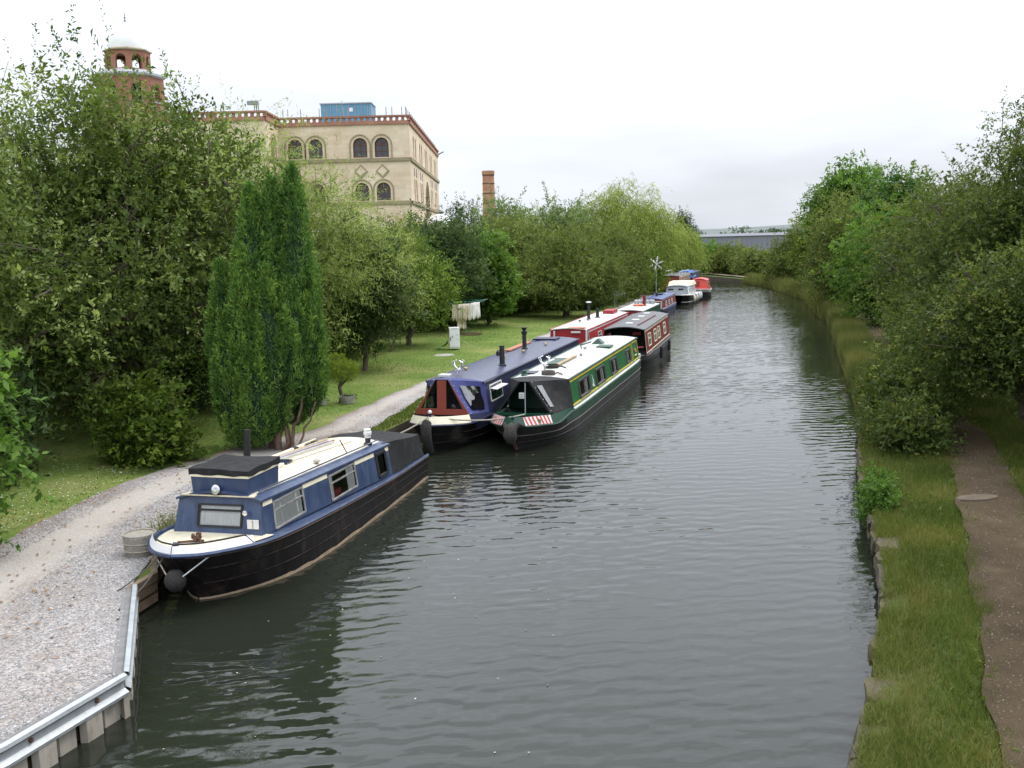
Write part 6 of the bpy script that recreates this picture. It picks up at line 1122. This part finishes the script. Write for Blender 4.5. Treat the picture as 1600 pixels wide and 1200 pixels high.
for x, y in ((0.1, 7.3), (-0.5, 6.3), (-0.2, 9.3)): mushroom(Cc, x, y, cc_.top(x, y), M['concrete'])
MB().box((-0.5, 3.1, cc_.top(0.5, 3.1) + 0.03), (0.4, 0.5, 0.05)).build('solar_panel', M['solar'], Cc.root); MB().box((0.35, 10.1, cc_.top(0.35, 10.1) + 0.03), (0.5, 0.7, 0.05)).build('hatch', M['green_dark'], Cc.root)
MB().hexa([(-0.35, 10.9, 1.58), (0.15, 10.9, 1.58), (0.15, 11.4, 1.58), (-0.35, 11.4, 1.58), (-0.12, 11.0, 1.80), (-0.08, 11.0, 1.80), (-0.08, 11.3, 1.80), (-0.12, 11.3, 1.80)]).build('roof_light', M['green_dark'], Cc.root)
MB().tube([(-0.35, 9.4, 1.62), (-0.38, 9.4, 1.74), (-0.2, 10.3, 1.76)], 0.025, 6).build('tiller_bar', M['chimney_black'], Cc.root)
MB().box((-0.25, 5.5, cc_.top(0.2, 5.5) + 0.03), (0.4, 1.6, 0.05), -0.05).build('roof_box', M['green_dark'], Cc.root)
tag(MB().beam(world_pt(LC, AC, (-0.02, 4.6, 1.67)), world_pt(LC, AC, (0.02, 6.9, 1.67)), 0.09, 0.05).build('gang_plank', M['wood_pale'], None), 'pale wooden plank lying on the white roof of the green narrowboat', 'plank')
cr_ = MB()
for k in range(4): cr_.tube([(0.18 * math.cos(a), 0.18 * math.sin(a), 0.03 + 0.03 * k) for a in np.linspace(0, 2 * math.pi, 14)], 0.022, 5, False)
cr_.tube([(0.1, 0.1, 0.03), (0.3, 0.25, 0.05), (0.4, -0.1, 0.04)], 0.02, 5)
for lab, x, y, mm in (('coil of dark rope near the front of the green narrowboat roof', 0.15, 2.75, 'rope_dark'), ('coil of grey rope behind the mooring pins on the green narrowboat roof', -0.1, 4.2, 'fender_grey')):
    o = link('rope_coil', cr_.mesh('rope_coil', M[mm], 60)); o.location = world_pt(LC, AC, (x, y, cc_.top(x, y) - 0.03)); tag(o, lab, 'rope', 'rope coils on the green boat roof')
fender(Cc, [(0, -0.52, 0.72), (0, -0.68, 0.66), (0, -0.70, 0.50), (0, -0.62, 0.34)], [0.10, 0.16, 0.19, 0.13], M['fender_grey'])
for sg in (1, -1): MB().tube([(sg * 0.08, -0.66, 0.6), (sg * 0.2, -0.58, 0.78), Cc.pt(4, sg, 0.02)], [0.07, 0.05, 0.03], 7).build('fender_arm', M['fender_grey'], Cc.root)
MB().tube([(0, -0.35, 0.78), (0, -0.45, 0.95)], 0.035, 7).build('bow_post', M['green_dark'], Cc.root)
MB().tube([(0, -0.55, 0.4), (0.02, -0.25, 0.05)], 0.05, 7).build('stem_bar', M['rust_dark'], Cc.root)
rope('mooring_rope', 'long pale rope slung between the bows of the navy and green narrowboats', world_pt(LB_, AB, (0, -0.2, 1.0)), world_pt(LC, AC, (0.25, -0.1, 0.96)), 0.14, 0.022)
rope('mooring_rope', 'pale rope from the navy narrowboat bow to a bank stake', world_pt(LB_, AB, (0, -0.2, 1.0)), (-3.35, 25.0, 0.5), 0.06, 0.02)
tag(MB().tube([(-3.35, 25.0, 0.35), (-3.37, 24.95, 0.62)], 0.025, 6).build('mooring_stake', M['rust_dark'], None), 'small iron mooring stake on the bank at the navy narrowboat bow', 'stake')
tag(MB().tube([(-3.95, 24.3, 0.35), (-3.95, 24.3, 0.80), (-3.85, 24.28, 0.84), (-3.78, 24.26, 0.74)], 0.025, 6).build('mooring_hook', M['chimney_black'], None, 50), 'black hooked mooring iron in the grass behind the stern of the near boat', 'stake')

# ------------------------------------------------------------------ boats farther along
def narrowboat(name, label, loc, ang, L, hw, zt, cy0, cy1, side, roofm, hullm, band, frontm, trim=None, wins=(), edge=None, rake=0.35, zg=0.66, zbow=0.78, camber=0.08, front=True):
    b = Boat(name, label, loc, ang, nb_stations(L, hw, zg, zbow, rake), group='moored boats'); b.hull(hullm); b.strake(0, 0.03, band, 'gunwale'); b.strake(0.5, 0.018, M['strake']); b.deck(band, 'side_deck'); b.bulwark(band, 0.02, 0.33, -rake, L - 0.2, 'hull_band')
    c = Cabin(b, cy0, cy1, (hw * 0.9, hw * 0.9), (hw * 0.8, hw * 0.8), (zg + 0.02,) * 2, (zt, zt), camber, 0.04); c.side(1, side, wins); c.side(-1, side, wins)
    for w in wins: c.window(1, w, trim or M['brass'], [(0.0, 0.25), (0.75, 1.0)], 0.6); c.window(-1, w, trim or M['brass'], None)
    if front: c.end(cy0, frontm)
    c.end(cy1, frontm, 'cabin_back', True); c.roof(roofm, edge, 0.03)
    if trim:
        for z0, z1 in ((0.04, 0.10), (0.92, 0.98)): c.stripe(1, trim, z0, z1, cy0 + 0.02, cy1 - 0.02, 'coach_line', 0.006, True)
        c.stripe(1, trim, 0.06, 0.95, cy0 + 0.02, cy0 + 0.08, 'coach_line', 0.007, True)
    return b, c
Dd, cd = narrowboat('narrowboat', 'red narrowboat with a white roof and tall black flue lying inside the grey roofed boat', (2.35, 41.2), 17.0, 10.2, 1.0, 1.66, 0.3, 9.6, M['red'], M['roof_white'], M['hull_black'], M['red'], M['red'], M['white'], [(2.2, 2.9, 1.05, 1.42), (4.6, 5.4, 1.05, 1.42), (7.0, 7.8, 1.05, 1.42)], M['red'])
MB().box((-0.62, 0.24, 1.2), (0.06, 0.05, 0.9)).build('corner_trim', M['white'], Dd.root); MB().box((0.76, 0.26, 1.25), (0.07, 0.05, 0.85)).build('corner_trim', M['white'], Dd.root)
MB().box((0.3, 0.26, 1.60), (0.4, 0.05, 0.07)).build('name_plate', M['white'], Dd.root); MB().box((0.3, 0.45, 1.76), (0.7, 0.3, 0.05)).build('life_belt', M['orange'], Dd.root)
flue(Dd, -0.1, 4.6, cd.top(0.1, 4.6), 0.75, 0.07, None, [(0.03, 0), (0.16, 0.02), (0.15, 0.06), (0.02, 0.08)]); flue(Dd, 0.1, 5.6, cd.top(0.1, 5.6), 0.42, 0.08); mushroom(Dd, -0.2, 3.2, cd.top(0.2, 3.2), M['chimney_black']); mushroom(Dd, 0.0, 4.0, cd.top(0, 4), M['chimney_black'])
MB().box((0.15, 8.4, cd.top(0.1, 8.4) + 0.08), (0.5, 1.2, 0.16)).build('roof_box', M['red'], Dd.root)
Ee, ce_ = narrowboat('narrowboat', 'maroon narrowboat with a plain dark grey roof and open dark rear cabin', (4.55, 40.3), 15.6, 9.0, 1.03, 1.68, 0.35, 8.6, M['maroon'], M['grey_roof'], M['hull_grey'], M['grey_roof'], M['maroon'], M['cream_plain'], [(1.2, 2.0, 0.95, 1.45), (3.0, 3.8, 0.95, 1.45), (4.3, 5.1, 0.95, 1.45), (6.4, 7.2, 0.95, 1.45)], M['grey_roof'], front=False, camber=0.13, zbow=0.70)
MB().quad((-0.8, 1.6, 0.7), (0.8, 1.6, 0.7), (0.75, 1.6, 1.75), (-0.75, 1.6, 1.75)).build('inner_bulkhead', M['dark'], Ee.root); MB().box((0.35, 1.55, 1.45), (0.35, 0.06, 0.14)).build('red_box', M['red_bright'], Ee.root)  # sheet coloured near-black to stand for the shade in the open cabin
for y in (1.8, 3.6, 5.4, 7.2): MB().box((0, y, ce_.top(0, y) + 0.015), (0.3, 0.34, 0.03)).build('roof_light', M['white'], Ee.root)
MB().tube([(0.45, 1.2, ce_.top(0.45, 1.2) + 0.03), (0.5, 6.5, ce_.top(0.5, 6.5) + 0.03)], 0.025, 6).build('roof_pole', M['maroon'], Ee.root); MB().tube([(-0.7, 0.3, 0.95), (0, 0.05, 0.98), (0.78, 0.38, 1.0)], 0.03, 6).build('stern_rail', M['red'], Ee.root, 50)
MB().box((0.45, -0.15, 0.70), (0.55, 0.35, 0.16)).build('stern_step', M['white'], Ee.root); MB().box((-0.25, 0.6, 0.95), (0.9, 0.25, 0.5)).build('locker', M['green_dark'], Ee.root)
for y in (3.9, 6.8): o = MB().lathe([(0.05, -0.25), (0.07, -0.2), (0.07, 0.2), (0.05, 0.25)], 8).build('side_fender', M['fender'], Ee.root); o.location = (1.10, y, 0.38)
Ff, cf = narrowboat('narrowboat', 'dark green boat with a white roof carrying an orange lifebelt', (6.1, 51.6), 17.0, 6.2, 1.0, 1.60, 0.2, 5.9, M['green_dark'], M['roof_white'], M['hull_black'], M['green_dark'], M['maroon'], None, [(1.2, 1.9, 1.1, 1.4), (3.0, 3.7, 1.1, 1.4)], M['green_dark'])
MB().lathe([(0.18, 0), (0.30, 0.02), (0.32, 0.07), (0.22, 0.09), (0.18, 0.05)], 14).build('life_belt', M['orange'], Ff.root, 40).location = (0.05, 3.0, cf.top(0, 3.0)); flue(Ff, 0.3, 3.4, cf.top(0.3, 3.4), 0.55, 0.09, M['maroon'])
for k in range(7): o = MB().lathe([(0.1, 0), (0.12, 0.1), (0.1, 0.2), (0.03, 0.24)], 8).build('roof_pot', M['galv'], Ff.root, 40); o.location = (-0.4 + 0.16 * k, 4.9 + 0.1 * (k % 3), cf.top(0.4, 4.9))
Gg, cg = narrowboat('narrowboat', 'small red boat with a blue roof and broad white lines', (9.75, 68.4), 16.5, 8.0, 0.78, 1.10, 0.3, 7.6, M['maroon'], M['blue_roof'], M['navy'], M['blue_roof'], M['red'], M['white'], [(2.0, 2.6, 0.6, 0.9), (3.6, 4.2, 0.6, 0.9), (5.2, 5.8, 0.6, 0.9)], M['blue_roof'], zg=0.42, zbow=0.5)
for sg in (-1, 1): MB().box((sg * 0.6, 0.28, 0.72), (0.06, 0.05, 0.6)).build('corner_trim', M['white'], Gg.root)
MB().box((0, 0.28, 1.0), (1.2, 0.05, 0.06)).build('corner_trim', M['white'], Gg.root); MB().box((-0.15, 0.28, 0.72), (0.4, 0.05, 0.4)).build('front_hatch', M['win_glass'], Gg.root)
flue(Gg, -0.1, 3.0, cg.top(0, 3), 0.22, 0.07); mushroom(Gg, 0.3, 5.2, cg.top(0.3, 5.2), M['white']); MB().box((-0.1, 4.6, cg.top(0, 4.6) + 0.05), (0.4, 0.8, 0.1)).build('roof_box', M['navy'], Gg.root)
# H: grey and white river cruiser
LH, AH = (13.2, 79.2), 17.5
H_ = Boat('river_cruiser', 'grey and white river cruiser with a cream folded hood and white side fenders', LH, AH, [(-0.2, 0.5, 0.78, 0.1, 0.4), (-0.1, 0.8, 0.78, 0.2, 0.72), (0.3, 1.05, 0.76, 0.5, 0.95), (1.2, 1.15, 0.72, 1.3, 1.05), (3.5, 1.2, 0.68, 3.5, 1.12), (6.5, 1.15, 0.66, 6.5, 1.1)], group='moored boats')
H_.hull(M['hull_black']); H_.strake(0, 0.05, M['white'], 'gunwale'); H_.strake(0.75, 0.02, M['white']); H_.deck(M['white'], 'side_deck')
chh = Cabin(H_, 0.5, 4.6, (0.95, 1.05), (0.8, 0.9), (0.76, 0.68), (1.38, 1.36), 0.1, 0.25); WH = [(1.1 + 0.7 * k, 1.6 + 0.7 * k, 0.85, 1.26) for k in range(5)]
gs = paint('grey side', (0.62, 0.64, 0.66), 0.5, 0.1, 2); chh.side(1, gs, WH); chh.side(-1, gs, WH); chh.end(0.5, paint('grey screen', (0.22, 0.25, 0.27), 0.35, 0.2, 2)); chh.end(4.6, gs, 'cabin_back', True); chh.roof(M['lead'], None)
for w in WH: chh.window(1, w, M['white'], [(0, 0.4), (0.7, 1)], None, 0.05)
for x in (-0.5, 0.3): MB().box((x, 0.66, 1.07), (0.42, 0.03, 0.36)).build('windscreen', M['win_glass'], H_.root)
MB().hexa([(-1.0, 2.4, 1.42), (1.0, 2.4, 1.42), (1.0, 5.0, 1.42), (-1.0, 5.0, 1.42), (-0.9, 2.6, 1.72), (0.9, 2.6, 1.72), (0.9, 4.8, 1.72), (-0.9, 4.8, 1.72)]).build('hood', M['cream_plain'], H_.root)
for y in (1.6, 3.2, 4.8, 6.0): o = MB().lathe([(0.02, -0.28), (0.12, -0.2), (0.13, 0.15), (0.05, 0.26), (0.01, 0.3)], 10).build('side_fender', M['white'] if y > 1.7 else M['cream_plain'], H_.root, 50); o.location = (1.27, y, 0.40)
# I: bright red boat
Ii = Boat('launch', 'bright red boat with a white bow band beyond the river cruiser', (16.5, 87.0), 13.5, nb_stations(4.8, 0.95, 0.62, 0.78, 0.35), group='moored boats'); Ii.hull(M['hull_black']); Ii.strake(0, 0.03, M['white'], 'gunwale'); Ii.bulwark(M['white'], 0.02, 0.36, -0.35, 2.5); Ii.deck(M['red_bright'], 'side_deck')
ci = Cabin(Ii, 0.9, 4.4, (0.86, 0.86), (0.6, 0.7), (0.66, 0.64), (1.46, 1.42), 0.16, 0.2); ci.side(1, M['red'], [(1.9, 2.5, 0.95, 1.25), (3.1, 3.7, 0.95, 1.25)]); ci.side(-1, M['red'], []); ci.end(0.9, M['red_bright']); ci.end(4.4, M['red'], 'cabin_back', True); ci.roof(M['red_bright'], None)
for w in ((1.9, 2.5, 0.95, 1.25), (3.1, 3.7, 0.95, 1.25)): ci.window(1, w, M['brass'])
MB().box((-0.25, 0.98, 1.15), (0.5, 0.05, 0.5)).build('front_panel', M['redbrown'], Ii.root)
# J: moored boats behind, under tarpaulins
Jj, cj = narrowboat('narrowboat', 'brown wooden boat with a grey railed roof behind the cream hood', (14.2, 88.5), 17.5, 8.0, 1.0, 1.85, 0.2, 7.6, M['wood'], M['grey_roof'], M['hull_black'], M['wood'], M['redbrown'], M['cream_plain'], [(1.0, 1.7, 1.1, 1.5), (3.0, 3.7, 1.1, 1.5)], M['rail'])
rl = MB()
for x in (-0.8, 0.8):
    for y in (0.4, 2.5, 4.6, 6.8): rl.tube([(x, y, 1.9), (x, y, 2.25)], 0.02, 5)
    rl.tube([(x, 0.4, 2.25), (x, 6.8, 2.25)], 0.02, 5)
rl.build('roof_rail', M['white'], Jj.root)
Kk, ck = narrowboat('narrowboat', 'last boat on the left bank partly under a bright blue tarpaulin', (17.0, 97.5), 17.0, 7.5, 1.0, 1.75, 0.2, 7.0, M['navy'], M['navy'], M['hull_black'], M['maroon'], M['maroon'], None, [(2.0, 2.8, 1.0, 1.4)], M['navy'])
MB().hexa([(-1.0, 0.0, 1.35), (0.85, 0.0, 1.35), (0.9, 3.0, 1.4), (-1.0, 3.0, 1.4), (-0.5, 0.1, 1.98), (0.5, 0.1, 1.98), (0.55, 2.9, 2.0), (-0.5, 2.9, 2.0)]).build('tarpaulin', M['tarp_blue'], Kk.root)

# ------------------------------------------------------------------ things on the left bank
pl = empty('tub_planter', (-6.22, 15.95, 0.5)); tag(pl, 'round weathered basket tub on the gravel by the near boat bow', 'tub')
MB().lathe([(0.23, 0), (0.255, 0.1), (0.265, 0.30), (0.27, 0.36), (0.24, 0.36), (0.235, 0.30)], 20).build('tub', M['wicker'], pl, 40); MB().lathe([(0.24, 0.29), (0.1, 0.30), (0.0, 0.30)], 14).build('soil', M['concrete'], pl)
for z in (0.08, 0.2, 0.31): MB().lathe([(0.262, z), (0.272, z + 0.015), (0.262, z + 0.03)], 20).build('hoop', M['wicker'], pl)
rng = np.random.default_rng(8); P = np.stack([rng.normal(-6.15, 0.16, 90), rng.normal(17.1, 0.35, 90), np.full(90, 0.5)], 1); D = rng.normal(size=(90, 3)) * 0.35 + np.array([0, 0, 1.0]); v, tn = sprays(rng, P, D, rng.uniform(0.2, 0.9, 90), 12, 0.42, 0.045, 0.018, 0.15, 0.8, 0.2)
tag(link('wild_flowers', np_mesh('wild_flowers', v, 4, LEAF['reed'], tn)), 'spindly flowering weeds between the tub and the near boat', 'weeds', kind='stuff')
cabz = 0.62
cbn = empty('white_cabinet', (-2.6, 45.6, cabz), R(8)); tag(cbn, 'white enamel fridge sized cabinet standing alone on the lawn', 'cabinet')
MB().box((0, 0, 0.475), (0.47, 0.42, 0.95)).build('body', M['appliance'], cbn); MB().box((0, -0.225, 0.5), (0.45, 0.03, 0.86)).build('door', M['appliance'], cbn); MB().box((-0.19, -0.245, 0.45), (0.03, 0.02, 0.16)).build('handle', M['chimney_black'], cbn); MB().box((-0.1, -0.245, 0.55), (0.05, 0.02, 0.08)).build('lock', M['rail'], cbn); MB().box((0, -0.23, 0.9), (0.3, 0.02, 0.03)).build('vent', M['rail'], cbn)
for sx, sz in ((0.08, 0.62), (0.15, 0.6), (0.1, 0.42), (0.16, 0.4)): MB().box((sx, -0.242, sz), (0.03, 0.01, 0.03)).build('bolt', M['rail'], cbn)
nt_ = MB(); nt_.strip([[(-0.75 + 0.5 * i / 5, 0.0 + 0.35 * j / 4, 0.02 + 0.33 * (i / 5) ** 2 * (1 - 0.5 * j / 4) + 0.03 * math.sin(i * 3 + j)) for i in range(6)] for j in range(5)]); o = nt_.build('garden_net', M['net'], None, 60); o.location = (-2.65, 45.5, cabz); tag(o, 'crumpled green garden net beside the white cabinet', 'net')
tag(MB().lathe([(0.5, 0.0), (0.5, 0.02), (0.3, 0.03)], 10).build('manhole_cover', M['concrete'], None), 'flat grey cover set in the lawn before the white cabinet', 'cover').location = (-3.0, 43.6, land_z_left(4.0) - 0.0)
rd = empty('rotary_airer', (-2.35, 52.5, 0.65)); tag(rd, 'rotary clothes airer on a thin pole on the lawn', 'clothes airer')
MB().tube([(0, 0, -0.1), (0, 0, 1.7)], 0.025, 7).build('pole', M['rail'], rd)
for k in range(4): a = R(20 + 90 * k); MB().tube([(0, 0, 1.35), (1.25 * math.cos(a), 1.25 * math.sin(a), 1.75)], 0.018, 5).build('arm', M['rail'], rd)
for r_ in (0.5, 0.85, 1.2): MB().tube([(r_ * math.cos(R(20 + 90 * k)), r_ * math.sin(R(20 + 90 * k)), 1.35 + 0.4 * r_ / 1.25) for k in range(5)], 0.008, 4, False).build('line', paint('green line', (0.05, 0.3, 0.2), 0.6, 0.1, 4) if r_ == 0.5 else bpy.data.materials['green line'], rd)
def garment(lab, cx, cy, z, w, h, mat, sd, ang=0.0):
    g = MB(); rows = []
    for i in range(13):
        t = i / 12; fold = 0.035 * math.sin(i * 1.5 + sd) + 0.02 * math.sin(i * 0.6 + sd); rows.append([((t - 0.5) * w * (1 + 0.12 * j / 6), fold * (0.3 + j / 6) + 0.02 * math.sin(j + sd), -h * j / 6 * (1 + 0.06 * math.sin(i + sd))) for j in range(7)])
    g.strip(rows); o = g.build('garment', mat, None, 70); o.location = (cx, cy, z); o.rotation_euler = (0, 0, ang); sm = o.modifiers.new('thick', 'SOLIDIFY'); sm.thickness = 0.01; tag(o, lab, 'washing', 'washing on the airer')
for i, (dx, dy, w, mm, lab) in enumerate(((-0.5, -0.55, 0.34, 'cloth', 'leftmost cream garment on the clothes airer'), (-0.2, -0.75, 0.32, 'cloth', 'second cream garment from the left on the airer'), (0.08, -0.85, 0.34, 'cloth', 'middle beige garment on the clothes airer'), (0.36, -0.7, 0.3, 'cloth_white', 'fourth pale garment on the clothes airer'), (0.62, -0.45, 0.32, 'cloth_white', 'rightmost white garment on the clothes airer'))): garment(lab, -2.35 + dx, 52.5 + dy, 2.22 + 0.02 * i, w, 0.85, M[mm], i * 1.7, R(-12 + 8 * i))
garment('yellowish cloth hanging low below the other washing', -2.55, 51.9, 1.42, 0.4, 0.48, M['cloth'], 5.0)
tag(MB().lathe([(0.7, 0), (0.6, 0.02), (0.1, 0.03)], 12).build('bare_patch', M['dirt'], None), 'bare brown earth patch under the clothes airer', 'soil patch').location = (-2.2, 52.6, 0.60)
rope('washing_line', 'thin line trailing from the white cabinet to the grass', (-2.3, 45.5, 1.0), (-1.4, 45.0, 0.62), 0.05, 0.01)
wg = empty('wind_turbine', (11.75, 80, 0.5)); tag(wg, 'small white six bladed wind turbine on a thin mast by the boats', 'wind turbine')
MB().tube([(0, 0, -0.1), (0, 0, 2.75)], [0.035, 0.028], 7).build('mast', M['galv'], wg); MB().lathe([(0.0, -0.12), (0.06, -0.1), (0.07, 0.05), (0.03, 0.14), (0, 0.15)], 10, M=Matrix.Rotation(R(-90), 3, 'X') ).build('hub', M['white'], wg, 50).location = (0, -0.02, 2.78); MB().beam((0, 0.05, 2.78), (0, 0.55, 2.82), 0.02, 0.12).build('tail', M['white'], wg)
bl = MB(); bl.add([(-0.03, -0.15, 0.05), (0.03, -0.14, 0.05), (0.075, -0.12, 0.32), (0.045, -0.13, 0.60), (-0.045, -0.16, 0.60), (-0.065, -0.17, 0.32)] + [(-0.03, -0.135, 0.05), (0.03, -0.125, 0.05), (0.075, -0.105, 0.32), (0.045, -0.115, 0.60), (-0.045, -0.145, 0.60), (-0.065, -0.155, 0.32)], [tuple(range(6)), tuple(reversed(range(6, 12)))] + [(i, i + 6, (i + 1) % 6 + 6, (i + 1) % 6) for i in range(6)]); bme = bl.mesh('blade', M['dome'])
for k in range(6): o = link('blade', bme, wg); o.location = (0, 0, 2.78); o.rotation_euler = (0, R(12 + 60 * k), 0)
ae = empty('tv_aerial', (6.85, 65.2, 0.5)); tag(ae, 'thin television aerial on a pole behind the red narrowboat', 'aerial')
MB().tube([(0, 0, -0.1), (0, 0, 1.35)], 0.025, 6).build('pole', M['galv'], ae); MB().tube([(-0.05, 0, 1.25), (0.75, 0.1, 1.3)], 0.012, 5).build('boom', M['galv'], ae)
for k in range(5): MB().tube([(0.0 + 0.16 * k, -0.05, 1.12 + 0.0 * k), (0.0 + 0.16 * k, 0.1, 1.45)], 0.008, 4).build('element', M['galv'], ae)
print('tris', sum(len(p.vertices) - 2 for m in bpy.data.meshes for p in m.polygons) if False else sum(len(m.loops) - 2 * len(m.polygons) for m in bpy.data.meshes))
